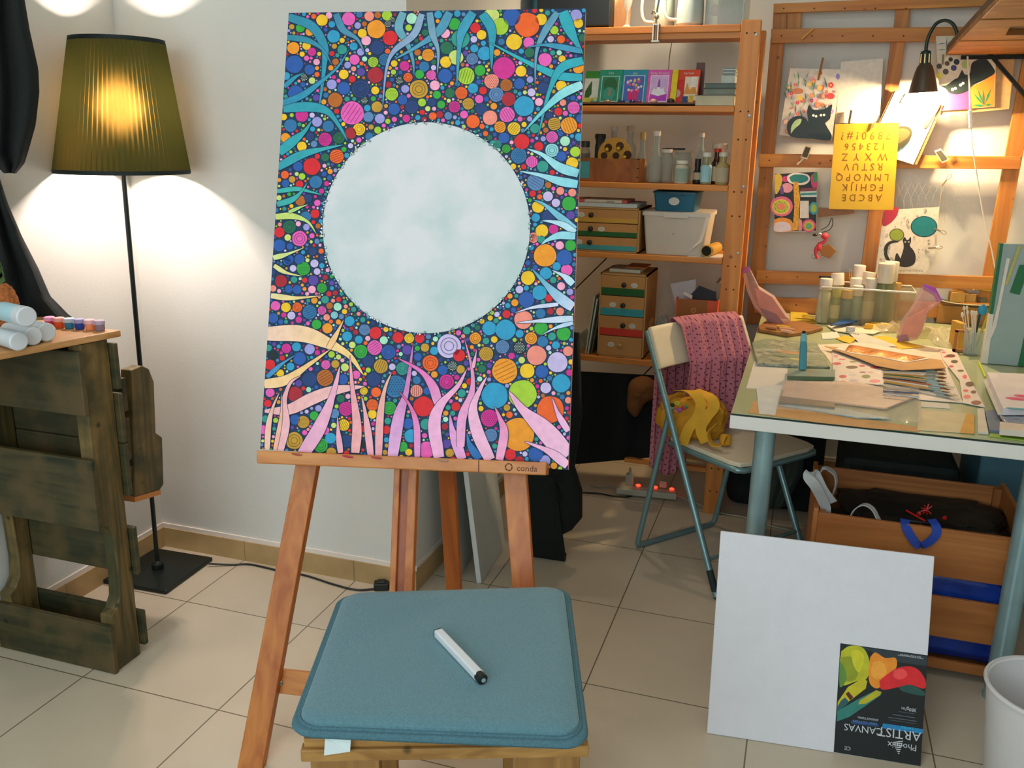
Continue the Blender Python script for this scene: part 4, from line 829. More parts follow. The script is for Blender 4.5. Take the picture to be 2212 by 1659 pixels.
p = oy(*K7(970, 400), SY+.1); q = oy(*K7(1210, 400), SY+.1); g = G(); g.tube([V((p.x, SY+.125, p.z)), V((q.x, SY+.13, q.z))], [.003, .0035], 8); tag(g.build('black_marker', black_plastic, smooth=True), 'black marker lying across the jar lids', 'marker')
# --- fourth shelf
def drawers(name, p0, p1, k, y, d, n, stripes, z, label, loop=None):
    x0, x1, z0, z1 = rct(k(*p0), k(*p1), y); z0 = z+.001; t = thing(name, ((x0+x1)/2, y+d/2, z0), label, 'drawer unit')
    H_ = (z1-z0); g = G(); w_ = .006
    for a, b in (((x0, y+.004, z0), (x0+w_, y+d, z1)), ((x1-w_, y+.004, z0), (x1, y+d, z1)), ((x0, y+.004, z0), (x1, y+d, z0+w_)), ((x0, y+.004, z1-w_), (x1, y+d, z1)), ((x0, y+d-w_, z0), (x1, y+d, z1))): g.bb(a, b)
    g.build('carcass', kraft, t)
    dh = (H_-2*w_)/n
    for i in range(n):
        zt_ = z1-w_-i*dh; g = G(); g.bb((x0+w_+.001, y, zt_-dh+.0015), (x1-w_-.001, y+.02, zt_-.0015)); dr = g.build('drawer', mat('kraft_front', '#bd8a50', .8, noise=.04), t, bevel=.0008)
        s_ = stripes[i]
        if s_[0]: g = G(); g.bb((x0+w_+.002, y-.0008, zt_-dh+.002), (x1-w_-.002, y-.0001, zt_-dh*.62)); lab(g.build('colour_band', mat('band'+s_[0], s_[0], .6), dr), s_[2]+' band')
        kx = x0+(x1-x0)*s_[1][0]; lx_ = x0+(x1-x0)*s_[1][1]; zc = zt_-dh*.45
        g = G(); g.lathe([(.010, 0), (.010, .003), (.0095, .010), (.007, .012)], V((kx, y, zc)), (0, -1, 0), 18); g.build('knob', black_plastic if not (len(s_) > 3) else mat('knob_wood', '#b8945c', .5), dr, smooth=True)
        g = G(); g.lathe([(.014, 0), (.014, .0005)], V((lx_, y-.0001, zc)), (0, -1, 0), 20, sx=1, sy=.72); g.build('oval_label', mat('label_pale', '#cfcfc6', .6), dr)
        g = G(); 
        for q_ in range(2): g.bb((lx_-.008, y-.0010, zc-.003+q_*.005), (lx_+.008, y-.0006, zc-.0022+q_*.005))
        g.build('label_writing', mat('ink_grey', '#8a8c88', .7), dr)
    return t, (x0, x1, z0, z1)
t, (dx0, dx1, _, dz) = drawers('cardboard_chest', (30, 1018), (735, 1510), K7, SY+.012, .27, 3, [('#c89a3a', (.28, .13), 'ochre'), ('#0f5a1c', (.28, .44), 'dark green'), ('#3a9aa0', (.27, .11), 'teal')], Z4, 'three drawer kraft cardboard chest on the fourth shelf')
x0, x1, z0, z1 = rct(K7(30, 925), K7(712, 1010), SY+.014); g = G(); g.bb((x0, SY+.02, dz+.001), (x1, SY+.24, dz+.017)); o = g.build('white_book', mat('book_white', '#c3cccb', .6, noise=.03), bevel=.001); tag(o, 'large white flat box lying on the three drawer chest', 'box')
x0, x1, z0, z1 = rct(K7(30, 872), K7(580, 922), SY+.03); g = G(); g.bb((x0, SY+.03, dz+.018), (x1, SY+.2, dz+.029)); t = g.build('book', mat('book_cream', '#d2c8b4', .6), bevel=.001); tag(t, 'cream spined book with pink ends on top of the white box', 'book')
for u in (0, 1):
    g = G(); X_ = x0+.04 if u == 0 else x1; g.bb((X_-.01, SY+.0292, dz+.0178), (X_+.012, SY+.2, dz+.0292)); g.build('cover_corner', mat('rose', '#c05a58', .6), t)
xt, xu = oy(*K7(370, 900), SY+.03).x, oy(*K7(500, 900), SY+.03).x
text('painting', .010, V(((xt+xu)/2, SY+.0285, dz+.0205)), (1, 0, 0), (0, 0, 1), mat('ink_grey', '#8a8c88', .7), t, 'spine_lettering')
# white tub with lid, blue tub on it
def tub(name, p0, p1, taper, k, y, d, m, lm, z, label, lid=True):
    x0, x1, z0, z1 = rct(k(*p0), k(*p1), y); z0 = z+.001; t = thing(name, ((x0+x1)/2, y+d/2, z0), label, 'storage box'); cx = (x0+x1)/2; hw = (x1-x0)/2
    b_ = hw*taper; hz = (z1-z0)*(.90 if lid else 1); cy = y+d/2; g = G()
    def rr(hx, hy, z, r=.012): return [V((cx+a, cy+b, z)) for a, b in rrect(hx, hy, r, 4)]
    A_ = rr(b_, d/2*.9, z0); B_ = rr(hw*.955, d/2*.97, z0+hz); C_ = rr(hw*.93, d/2*.95, z0+hz); D_ = rr(b_*.97, d/2*.87, z0+.003); n = len(A_)
    g.add(A_+B_+C_+D_, [(j*n+i, j*n+(i+1) % n, (j+1)*n+(i+1) % n, (j+1)*n+i) for j in range(3) for i in range(n)]+[tuple(reversed(range(n))), tuple(range(3*n, 4*n))]); g.build('tub_body', m, t, smooth=True)
    g = G(); 
    if lid:
        A_ = rr(hw, d/2, z0+hz); B_ = rr(hw, d/2, z1-.002); C_ = rr(hw*.97, d/2*.97, z1); g.add(A_+B_+C_, [(j*n+i, j*n+(i+1) % n, (j+1)*n+(i+1) % n, (j+1)*n+i) for j in range(2) for i in range(n)]+[tuple(reversed(range(n))), tuple(range(2*n, 3*n))]); g.build('lid', lm, t, smooth=True)
        g = G(); g.bb((cx-hw*.36, y-.004, z0+hz-.006), (cx+hw*.36, y+.002, z1-.001)); g.build('lid_latch', lm, t, bevel=.001)
    else:
        A_ = rr(hw, d/2, z1-.006); B_ = rr(hw, d/2, z1); C_ = rr(hw*.93, d/2*.93, z1); D_ = rr(hw*.93, d/2*.93, z1-.006)
        g.add(A_+B_+C_+D_, [(j*n+i, j*n+(i+1) % n, ((j+1) % 4)*n+(i+1) % n, ((j+1) % 4)*n+i) for j in range(4) for i in range(n)]); g.build('rim', lm, t, smooth=True)
    return t, (x0, x1, z0, z1)
t, q = tub('white_storage_box', (752, 1065), (1478, 1500), .84, K7, SY+.02, .25, mat('tub_white', '#cdc3b4', .5, noise=.02), mat('tub_lid', '#d4ccc0', .45, noise=.02), Z4, 'white lidded plastic storage box on the fourth shelf')
g = G(); p = oy(*K7(1095, 1290), SY+.03); g.lathe([(.008, 0), (.008, .001)], V((p.x, SY+.0285, p.z)), (0, -1, 0), 3); g.build('moulded_mark', mat('mark_tan', '#b0a48c', .6), t)
t, q2 = tub('blue_storage_box', (870, 848), (1352, 1068), .86, K7, SY+.04, .2, mat('tub_blue', '#135f7c', .35, noise=.15, nscale=12), mat('tub_blue_rim', '#135468', .35), q[3], 'dark blue plastic box standing on the white storage box')
p = oy(*K7(1107, 950), SY+.05); g = G(); g.lathe([(.021, 0), (.021, .0008)], V((p.x, SY+.0408, p.z)), (0, -1, 0), 24, sx=1, sy=.72); g.build('oval_label', mat('label_pale', '#cfcfc6', .6), t)
# rolled yellow tube and a white paper
a_ = oy(*K7(1440, 1470), SY-.01); b_ = oy(*K7(1545, 1400), SY+.10); r_ = .0225
c1_ = V((a_.x, SY+.005, Z4+r_+.004)); c2_ = V((b_.x, SY+.15, Z4+r_+.004)); dd = (c2_-c1_).normalized()
g = G(); L_ = (c2_-c1_).length; g.lathe([(r_*.86, .002), (r_*.86, 0), (r_, 0), (r_, L_), (r_*.86, L_), (r_*.86, .002)], c1_, dd, 28); t = g.build('cardboard_tube', mat('tube_yellow', '#cf9e34', .5), smooth=True); tag(t, 'yellow cardboard tube lying on the fourth shelf beside the white box', 'tube')
g = G(); g.lathe([(r_*.85, .004), (r_*.001, .0045)], c1_, dd, 24); g.build('dark_inside', mat('tube_dark', '#1c1e10', .9), t)
P = [oy(*K7(1240, 1492), SY), oy(*K7(1390, 1400), SY+.08), oy(*K7(1600, 1480), SY+.10), oy(*K7(1612, 1530), SY+.01), oy(*K7(1390, 1530), SY+.0)]
g = G(); g.add([V((P[0].x, SY+.01, Z4+.0015)), V((P[1].x, SY+.12, Z4+.003)), V((XR-.004, SY+.13, Z4+.003)), V((XR-.004, SY+.008, Z4+.0015)), V((P[4].x, SY+.006, Z4+.0015))], [(0, 1, 2, 3, 4)]); tag(g.build('white_paper', mat('paper_white', '#e2dacd', .8), solid=.0015), 'curled white paper lying under the yellow tube', 'paper')
g = G(); g.add([oy(*K7(1245, 1490), SY+.02), oy(*K7(1400, 1370), SY+.006), oy(*K7(1475, 1110), SY+.012), oy(*K7(1440, 1120), SY+.013), oy(*K7(1370, 1360), SY+.015)], [(0, 1, 2, 3, 4)]); tag(g.build('paper_strip', mat('paper_white', '#e2dacd', .8), solid=.001), 'folded paper strip leaning on the right side of the white storage box', 'paper')
# --- lowest visible shelf
t, (ex0, ex1, _, ez) = drawers('cardboard_chest', (283, 235), (738, 1050), K8, SY+.012, .26, 4, [('#0f5a1c', (.52, .74), 'dark green'), ('#2f98a0', (.52, .30), 'teal'), ('#c8301e', (.54, .74), 'red'), (None, (.50, .30), '', 1)], Z5, 'tall four drawer kraft cardboard chest on the lowest shelf')
g = G(); x0, x1, _, _ = rct(K8(390, 180), K8(690, 245), SY+.05); g.bb((x0, SY+.05, ez+.001), (x1, SY+.2, ez+.014)); tag(g.build('white_carton', mat('carton', '#c4c7b2', .7), bevel=.001), 'small flat white carton on the four drawer chest', 'box')
g = G(); g.bb((x0+.06, SY+.09, ez+.015), (x1+.015, SY+.22, ez+.021)); tag(g.build('wooden_sheet', pinex), 'thin wooden sheet on top of the white carton', 'board')
for i, (a, b, tp, c_) in enumerate(((70, 130, 880, '#c8cfc0'), (150, 238, 450, '#b0b8a0'), (172, 262, 480, '#c4ccc4'), (205, 290, 560, '#5c5434'))):
    pb = oy(*K8(a, 1030), SY+.03); ptop = oy(*K8(b, tp), SY+.03); ln = ptop.x-pb.x
    if i == 0: ln = -abs(ln)*.9
    g = G(); x = pb.x; zt_ = ptop.z; g.prism([V((x, SY+.03, Z5+.001)), V((x+.006, SY+.03, Z5+.001)), V((x+.006+ln, SY+.03, zt_)), V((x+ln, SY+.03, zt_))], (0, .26, 0)); o = g.build('canvas_panel', mat('panel'+c_, c_, .7), bevel=.0005)
    tag(o, ('white canvas panel leaning left at the left end of the lowest shelf', 'pale canvas panel, leftmost of those leaning against the four drawer chest', 'white canvas panel, middle one leaning against the four drawer chest', 'dark olive board, nearest the four drawer chest side')[i], 'panel')
# plastic bag, paper bag
cel = glass('clear_film', '#e0e4dc', .12, .14, '#f6f7f4')
def blob(name, c, r, m, label, cat, seed=1, amp=.25, sq=2.2, fr=3.0, nu=40, nv=26, parent=None, top=None):
    from mathutils import noise as NZ
    g = G(); c = V(c); r = V(r)
    def f(u, v):
        a = 2*PI*u; b = PI*v-PI/2; d = V((cos(b)*cos(a), cos(b)*sin(a), sin(b))); k = 1+amp*NZ.noise(d*fr+V((seed, 0, 0)))+amp*.5*NZ.noise(d*fr*2.7+V((0, seed, 0)))
        e = V([math.copysign(abs(q_)**(2/sq), q_) for q_ in d]); p = V((e.x*r.x, e.y*r.y, e.z*r.z))*k
        if p.z < -r.z: p.z = -r.z
        return c+p
    g.grid(f, nu, nv); o = g.build(name, m, parent, smooth=True)
    if parent is None: tag(o, label, cat)
    return o
a_ = rct(K8(800, 400), K8(1020, 720), SY+.08)
blob('plastic_bag', ((a_[0]+a_[1])/2, SY+.12, Z5+.085), (.034, .05, .084), cel, 'clear crumpled plastic bag on the lowest shelf beside the kraft chest', 'bag', 4)
g = G(); g.bar(V(((a_[0]+a_[1])/2, SY+.12, Z5+.01)), V(((a_[0]+a_[1])/2-.01, SY+.12, Z5+.14)), .02, .012); tag(g.build('brush_bundle', mat('green_grey', '#7f9a8c', .6)), 'pale green strips inside the clear plastic bag', 'strips')
x0, x1, z0, z1 = rct(K8(1030, 485), K8(1440, 720), SY+.03); 
t = thing('paper_bag', ((x0+x1)/2, SY+.09, Z5+.001), 'orange red paper bag with a brown front panel on the lowest shelf', 'bag')
g = G(); zb = Z5+.001; y0, y1 = SY+.03, SY+.15
P = [V((x0+.006, y0, zb)), V((x1-.006, y0, zb)), V((x1, y0, z1)), V((x0, y0, z1))]
Q_ = [p+V((0, y1-y0, 0)) for p in P]
g.add(P+Q_, [(0, 1, 2, 3), (7, 6, 5, 4), (0, 4, 5, 1), (1, 5, 6, 2), (4, 0, 3, 7)]); g.build('bag_body', mat('orange_red_paper', '#d8552c', .6), t, solid=.001)
x2, x3 = oy(*K8(1045, 600), SY+.03).x, oy(*K8(1340, 600), SY+.03).x; g = G(); g.bb((x2, SY+.0285, Z5+.002), (x3, SY+.0292, z1-.001)); g.build('front_panel', mat('brown_panel', '#9a5a20', .6), t)
p = oy(*K8(1210, 590), SY+.028); g = G()
for k in range(6): a = k*PI/3; g.lathe([(.0035, 0), (.0035, .0004)], V((p.x+.008*cos(a), SY+.0283, p.z+.008*sin(a))), (0, -1, 0), 8)
g.build('flower_emblem', mat('emblem_tan', '#c88a4a', .6), t)
g = G(); a1_, a2_, a3_, a4_ = oy(*K8(985, 330), SY+.10), oy(*K8(1235, 285), SY+.10), oy(*K8(1230, 500), SY+.10), oy(*K8(1045, 500), SY+.10); g.prism([a1_, a2_, a3_-V((0, 0, .03)), a4_-V((0, 0, .03))], (0, .003, 0)); tag(g.build('white_card', mat('card_lilac', '#bdb6b8', .6)), 'pale lilac sheet sticking out of the paper bag', 'paper')
g = G(); P = [oy(*K8(*q_), SY+.08) for q_ in ((1205, 490), (1180, 440), (1265, 348), (1430, 410), (1425, 490))]; P[0].z -= .03; P[-1].z -= .03; g.prism(P, (0, .004, 0)); tag(g.build('black_folder', mat('folder_black', '#16181c', .5)), 'black folder corner sticking out of the paper bag', 'folder')
g = G(); P = [oy(*K8(*q_), SY+.075) for q_ in ((1120, 405), (1200, 445), (1195, 480), (1108, 430))]; g.prism(P, (0, .003, 0)); tag(g.build('white_tag', mat('paper_white', '#e2dacd', .8)), 'small white ticket beside the black folder', 'ticket')
g = G(); x4, x5, z4, z5 = rct(K8(1420, 320), K8(1462, 560), SY+.12); g.bb((x4, SY+.12, Z5+.001), (XR-.004, SY+.28, z5)); tag(g.build('grey_binder', mat('binder_grey', '#8a8474', .6)), 'thin grey binder standing against the right post', 'binder')
# gathered cloths and dark things under the lowest shelf
drape('black_backdrop_cloth', [(1215, 800), (1215, 900), (1215, 960), (1215, 1005)], [(1440, 812), (1455, 880), (1450, 940), (1440, 985)], SY+.05, 'black cloth hanging in the space under the lowest shelf', 'cloth', .02, 3, mat('black_cloth', '#0a1211', .95, noise=.2))
def wrap(name, sil, y, d, m, label, cat, sub=1):
    """soft hanging bag: silhouette polygon puffed up in depth"""
    ctr = V((sum(a for a, b in sil)/len(sil), sum(b for a, b in sil)/len(sil))); n = len(sil); g = G(); rings = []
    for k, (s_, dz_) in enumerate(((1.0, 0), (.94, .55), (.75, .88), (.4, 1.05), (.05, 1.1))):
        ring = []
        for i, (a, b) in enumerate(sil):
            q = ctr.lerp(V((a, b)), s_); ring.append(oy(q.x, q.y, y-d*dz_*(1+.25*sin(i*2.3+k))))
        rings.append(ring)
    back = [p+V((0, d*.4, 0)) for p in rings[0]]; vs = back+sum(rings, [])
    g.add(vs, [(j*n+i, j*n+(i+1) % n, (j+1)*n+(i+1) % n, (j+1)*n+i) for j in range(5) for i in range(n)]+[tuple(range(5*n, 6*n)), tuple(reversed(range(n)))])
    o = g.build(name, m, smooth=True, sub=sub); tag(o, label, cat); return o
K5 = lambda x, y: (1230+x/3.191, 780+y/3.191)
wrap('brown_cloth_bag', [K5(*q_) for q_ in ((420, 120), (500, 95), (570, 110), (610, 170), (605, 260), (560, 270), (510, 290), (470, 405), (430, 380), (385, 330), (400, 240), (395, 190))], SY-.02, .05, mat('brown_cloth', '#7a4a1e', .9, noise=.25, nscale=12, bump=.3), 'brown cloth bag hanging behind the folding chair', 'bag')
# power strip with three lit switches
a_, b_ = oz(*K5(325, 885), .02), oz(*K5(740, 925), .02); d = (b_-a_).normalized(); t = thing('power_strip', (a_+b_)/2-V((0, 0, .02)), 'white power strip with three red lit switches on the floor under the shelves', 'power strip')
g = G(); g.bar(a_, b_, .045, .028, d.cross(V((0, 0, 1)))); g.build('housing', mat('strip_white', '#b8b6a4', .5), t, bevel=.004)
for k in ((475, 852), (592, 865), (706, 877)):
    p = oz(*K5(*k), .040); g = G(); g.ball(V((p.x, p.y, .037)), (.011, .008, .006)); lab(g.build('switch', mat('lit_red', '#ff3020', .3, emis='#ff2a18', es=4), t, smooth=True), 'red lit switch')
p = oz(*K5(410, 850), .034); g = G(); g.box(V((p.x, p.y+.01, .055)), (.032, .03, .05)); g.lathe([(.007, 0), (.005, .03)], V((p.x, p.y+.01, .08)), seg=10); tag(g.build('white_plug', mat('strip_white', '#b8b6a4', .5), bevel=.003), 'white plug standing in the power strip', 'plug')
p = oz(*K5(645, 870), .034); g = G(); g.box(V((p.x, p.y+.01, .048)), (.03, .03, .03)); tag(g.build('white_adapter', mat('strip_white', '#b8b6a4', .5), bevel=.003), 'small white adapter between the red switches', 'adapter')
for nm, pts, m, lb in (('white_cable', ((140, 850), (200, 868), (270, 862), (328, 880)), mat('cord_white', '#a8a890', .5), 'white cord running left from the power strip'), ('black_floor_cord', ((60, 905), (200, 912), (300, 930), (400, 935), (500, 905)), cordm, 'black cord curving before the power strip'), ('white_floor_cord', ((650, 895), (760, 935), (900, 990), (1060, 1050), (1220, 1080), (1400, 1140), (1590, 1175)), mat('cord_white', '#a8a890', .5), 'white cord running right from the power strip under the table')):
    g = G(); g.tube(bez([oz(*K5(*q_), .005) for q_ in pts], 6), .0035, 6); tag(g.build(nm, m, smooth=True), lb, 'cord')
# canvases leaning behind the easel and the black cloth beside them
cw = mat('primed_canvas', '#cdd4d2', .8, noise=.02)
def leaning(pb0, pb1, ptop, label, lf=.96, th_=.018):
    a_, b_ = oz(*pb0, .001), oz(*pb1, .001); dz = .95; tt = oy(*ptop, a_.y); ln = V((-(a_.x-SX-.03)*lf, 0, dz)); t = thing('leaning_canvas', (a_+b_)/2, label, 'canvas')
    n = (b_-a_).cross(ln).normalized(); g = G(); g.prism([a_, b_, b_+ln, a_+ln], -n*th_ if n.x > 0 else n*th_); g.build('canvas_face', cw, t, bevel=.002); return t
ta = leaning((1040, 1260), (1092, 1178), (1005, 1025), 'white stretched canvas leaning by the easel right leg, front one', .72)
tb = leaning((985, 1262), (1032, 1180), (950, 1025), 'pale canvas leaning behind the easel rear leg, nearer the wall')
for t_, lx_ in ((ta, .0), (tb, .0)):
    pass
sil = [(1140, 1010), (1240, 1010), (1256, 1060), (1256, 1120), (1235, 1145), (1205, 1160), (1198, 1172), (1222, 1200), (1220, 1213), (1150, 1203), (1140, 1120)]
y_ = oz(1180, 1208, 0).y
sil2 = [(1120, 780), (1232, 790)]+sil[1:]
wrap('black_cloth', [(1130, 700), (1250, 720), (1256, 900)]+sil[1:]+[(1130, 1000), (1125, 850)], y_, .035, mat('black_cloth', '#0a1211', .95, noise=.2), 'black cloth hanging down to the floor right of the leaning canvases', 'cloth', 0)

# the clip lamp whose clamp grips the top shelf; its head is above the frame
c = V((oy(*K6(880, 330), SY-.005).x, SY-.008, Z1)); t = thing('clip_lamp', c+V((0, 0, .04)), 'white clip lamp held by the metal clamp above the top shelf', 'lamp')
g = G(); g.tube(bez([c+V((0, 0, .045)), c+V((.01, -.02, .14)), c+V((-.02, -.05, .26)), c+V((-.05, -.06, .33))], 6), .004, 8); g.build('neck', steel, t, smooth=True)
g = G(); g.lathe([(.015, 0), (.02, .03), (.05, .09), (.048, .09), (.018, .03), (.012, .004)], c+V((-.05, -.06, .345)), (.05, .25, -1), 28); g.f = g.f[:-1]; g.m = g.m[:-1]; g.c = g.c[:-1]; g.build('head_shade', white_paint, t, smooth=True)
lamp('clip_lamp_bulb', 'POINT', c+V((-.045, -.035, .27)), 8, (1.0, .78, .55), .02)
# ------------------------------------------------------------------ table
TZ = .77; TY0, TY1, TX0, TX1 = oz(1900, 926, .77).y, 2.78, 1.668, 2.70
K1 = lambda x, y: (1620+x/3.7365, y/3.7365)
K2 = lambda x, y: (1620+x/3.7365, 300+y/3.7365)
K3 = lambda x, y: (1560+x/3.393, 540+y/3.393)
KT = lambda x, y: (1560+x/3.393, 720+y/3.393)
tt = thing('work_table', ((TX0+TX1)/2, (TY0+TY1)/2, 0), 'white topped table on round grey metal legs covered with art supplies', 'table')
g = G(); g.bb((TX0, TY0, TZ-.044), (TX1, TY1, TZ-.006)); g.build('table_top', mat('laminate_white', '#dedcd4', .45, noise=.02), tt, bevel=.002)
g = G(); g.bb((TX0+.002, TY0+.001, TZ-.0058), (TX1-.002, TY1-.002, TZ)); g.build('glass_sheet', mat('green_glass', '#b3bd94', .12, noise=.05, nscale=4), tt)
g = G(); g.bb((TX0+.0015, TY0-.0003, TZ-.0056), (TX1-.002, TY0+.0009, TZ-.0008)); g.build('glass_edge', mat('glass_edge', '#10261e', .2), tt)
lm = mat('leg_grey_metal', '#93b2b6', .35, .5)
LGX = oy(1652, 950, TY0+.085).x; LGR = oy(2207, 1180, TY0+.085).x
for x, y in ((LGX, TY0+.085), (LGR, TY0+.085), (LGX, 2.68), (LGR, 2.68)):
    g = G(); g.lathe([(.031, 0), (.031, .01), (.0285, .012), (.0285, TZ-.055), (.036, TZ-.05), (.036, TZ-.0445)], (x, y, 0), seg=28); g.build('leg', lm, tt, smooth=True)
# ------------------------------------------------------------------ folding chair
cu_, cd_ = V((.63, .776, 0)).normalized(), V((.776, -.63, 0)).normalized()
F1 = V((1.650, 1.513, .012)); TL = V((1.314, 1.835, .845)); Wc = .455
tube_m = mat('chair_grey_blue_tube', '#7da0a4', .35, .5)
ch = thing('folding_chair', (1.6, 1.86, 0), 'folding chair with grey blue steel tubes and cream seat, turned toward the table', 'chair')
for k in (0, 1):
    o_ = cu_*Wc*k; g = G(); g.tube([F1+o_, F1.lerp(TL, .3)+o_, TL+o_-V((0, 0, .01))], .0115, 12); lg = g.build('front_leg', tube_m, ch, smooth=True)
    g = G(); q = (F1-TL).normalized(); g.tube([F1+o_-q*.09, F1+o_-q*.02, F1+o_+V((.006, 0, -.004))], .0118, 12); g.build('rubber_foot', mat('rubber_dark', '#1b2c30', .7), lg, smooth=True)
R1 = V((1.318, 1.800, .012)); H1 = F1.lerp(TL, .69)
g = G(); ru = cu_*.44
pts = [H1+cu_*.012, H1.lerp(R1+cu_*.012, .93)]+bez([H1.lerp(R1+cu_*.012, .95), R1+cu_*.018+V((0, 0, .004)), R1+cu_*.05], 5)
pts2 = [p for p in pts]; mirror = [p+ (cu_*(.455) - cu_*2*((p-F1).dot(cu_)-0) if 0 else V((0, 0, 0))) for p in pts]
def mir(p):     # mirror across the chair's middle plane
    c = F1+cu_*Wc/2; return p-cu_*2*((p-c).dot(cu_))
g.tube(pts+[mir(p) for p in reversed(pts)], .0105, 12); g.build('rear_leg_frame', tube_m, ch, smooth=True)
g = G(); g.tube([F1.lerp(TL, .13)+cu_*.0, F1.lerp(TL, .13)+cu_*Wc], .007, 10); g.build('stretcher', tube_m, ch, smooth=True)
cream = mat('chair_cream_plastic', '#ddd3b8', .45, noise=.03)
# back rest: curved panel
bd = (F1-TL).normalized()
def backf(off):
    def f(u, v): return TL+V((0, 0, .006)) + cu_*(Wc*(u*1.03-.015)) + bd*(.155*v) + cd_*(off - .032*(1-(2*u-1)**2))
    return f
g = G(); g.grid(backf(.014), 24, 8); g.build('back_rest', cream, ch, smooth=True, solid=.016, bevel=.004)
# seat
A_ = V((1.388, 1.838, .445)); sd_, sw_ = .34, .40
seat = [(0.02, 0), (.34, .0), (.385, .012), (.40, .06), (.40, .34), (.385, .388), (.34, .40), (.02, .40), (0, .38), (0, .02)]
g = G(); g.prism([A_+cd_*a*.9+cu_*(b+.028) for a, b in seat], (0, 0, -.016)); st_ = g.build('seat', cream, ch, bevel=.004)
g = G(); g.tube([A_+cd_*a*.9+cu_*(b*.985+.031)-V((0, 0, .026)) for a, b in bez([V((a, b, 0)) for a, b in seat], 2) and [(q.x, q.y) for q in bez([V((a, b, 0)) for a, b in seat], 2)]], .0105, 10, closed=True); g.build('seat_frame', tube_m, ch, smooth=True)
# scarf over the back
scm = bpy.data.materials.new('dotted_pink_cloth'); scm.use_nodes = True; nt = scm.node_tree; N = nt.nodes; L = nt.links; b = N['Principled BSDF']; b.inputs['Roughness'].default_value = .9
tc = N.new('ShaderNodeTexCoord'); mp = N.new('ShaderNodeMapping'); mp.inputs['Rotation'].default_value = (0, 0, .7); L.new(tc.outputs['UV'], mp.inputs[0])
vo = N.new('ShaderNodeTexVoronoi'); vo.inputs['Scale'].default_value = 1; vo.inputs['Randomness'].default_value = .25; vo.voronoi_dimensions = '2D'; mp.inputs['Scale'].default_value = (21, 21, 1); L.new(mp.outputs[0], vo.inputs['Vector'])
r = N.new('ShaderNodeMapRange'); r.inputs[1].default_value = .14; r.inputs[2].default_value = .19; L.new(vo.outputs['Distance'], r.inputs[0])
mx = N.new('ShaderNodeMix'); mx.data_type = 'RGBA'; L.new(r.outputs[0], mx.inputs[0]); mx.inputs[6].default_value = lin('#5c2a38'); mx.inputs[7].default_value = lin('#bd7482'); L.new(mx.outputs[2], b.inputs['Base Color'])
def uvgrid(o, nu, nv, su=1, sv=1):
    me = o.data; uv = me.uv_layers.new(name='UVMap')
    for p in me.polygons:
        for li, vi in zip(p.loop_indices, p.vertices): uv.data[li].uv = ((vi % (nu+1))/nu*su, (vi//(nu+1))/nv*sv)
nu, nv = 70, 46
def scf(u, v):
    w0 = .135+.30*u; s_ = -.10+v*.62      # s<0 behind the back rest
    w_ = w0 + (-.03*max(0, s_)*1.5*(1-u)) 
    fold = .008*sin(u*52+1.8*sin(v*3))*(.4+min(1, max(0, s_)*3)) + .005*sin(u*23+v*5)+.003*sin(u*97+v*7)
    bow = -.032*(1-(2*(w_/Wc)-1)**2)
    top = TL+V((0, 0, .020))+cu_*w_+cd_*(.014+bow)
    if s_ < 0: return top + cd_*(-.022+.0*fold) + V((0, 0, s_*1.0)) + bd*0
    if s_ < .02: return top+cd_*(-.022+ s_/.02*.040)+V((0, 0, .003*sin(s_/.02*PI)))
    return top + cd_*(.018+.005+fold) + bd*(min(s_, .17)) + V((0, 0, -1))*max(0, s_-.17)*.92 + cd_*max(0, s_-.17)*.02
g = G(); g.grid(scf, nu, nv); sc_ = g.build('scarf', scm, smooth=True, solid=.002); uvgrid(sc_, nu, nv, 1.0, 1.6); tag(sc_, 'pink scarf with dark dots draped over the back of the folding chair', 'scarf')
def scf2(u, v): w_ = .10+.20*u; return TL+cu_*w_+cd_*(-.060+.008*sin(u*30))+V((0, 0, -.02-v*(.54+.06*sin(u*2.8))))
g = G(); g.grid(scf2, 40, 30); s2 = g.build('rear_fall', scm, sc_, smooth=True, solid=.002); uvgrid(s2, 40, 30, .6, 1.6)
# yellow bag on the seat
yb = mat('mustard_canvas', '#cf9420', .85, noise=.12, nscale=20, bump=.5, bscale=40)
bc = oz(1492, 945, .455); bagt = thing('yellow_bag', (bc.x, bc.y, .446), 'mustard yellow cloth bag with straps lying on the folding chair seat', 'bag')
blob('bag_body', (bc.x-.01, bc.y+.05, .446+.075), (.125, .082, .082), yb, '', '', 3, .14, 2.6, 2.0, 56, 36, parent=bagt)
def strap(name, pts, w, m, parent, side, th_=.0025, lbl=None, cat='strap'):
    P = bez(pts, 6); n = len(P); g = G(); vs = []
    for i, p in enumerate(P):
        t_ = (P[min(i+1, n-1)]-P[max(i-1, 0)]).normalized(); s_ = V(side) if not callable(side) else side(i/(n-1)); s_ = (s_-t_*s_.dot(t_)).normalized(); vs += [p-s_*w/2, p+s_*w/2]
    g.add(vs, [(2*i, 2*i+1, 2*i+3, 2*i+2) for i in range(n-1)]); o = g.build(name, m, parent, smooth=False, solid=th_)
    if parent is None: tag(o, lbl, cat)
    return o
ys = mat('mustard_strap', '#d8a326', .8, noise=.08)
def bp(px, py, dy=0): return oy(*K5(px, py), bc.y-.055+dy)
strap('strap', [bp(750, 200, .08), bp(850, 215, .02), bp(905, 290, -.01), bp(880, 390, -.02), bp(820, 470, -.03), bp(780, 575, -.03)], .036, ys, bagt, (1, 0, .1))
strap('strap', [bp(870, 200, .08), bp(960, 240, .02), bp(1000, 310, -.01), bp(950, 380, -.02), bp(905, 470, -.03), bp(940, 560, -.035)], .036, ys, bagt, (1, 0, .1))
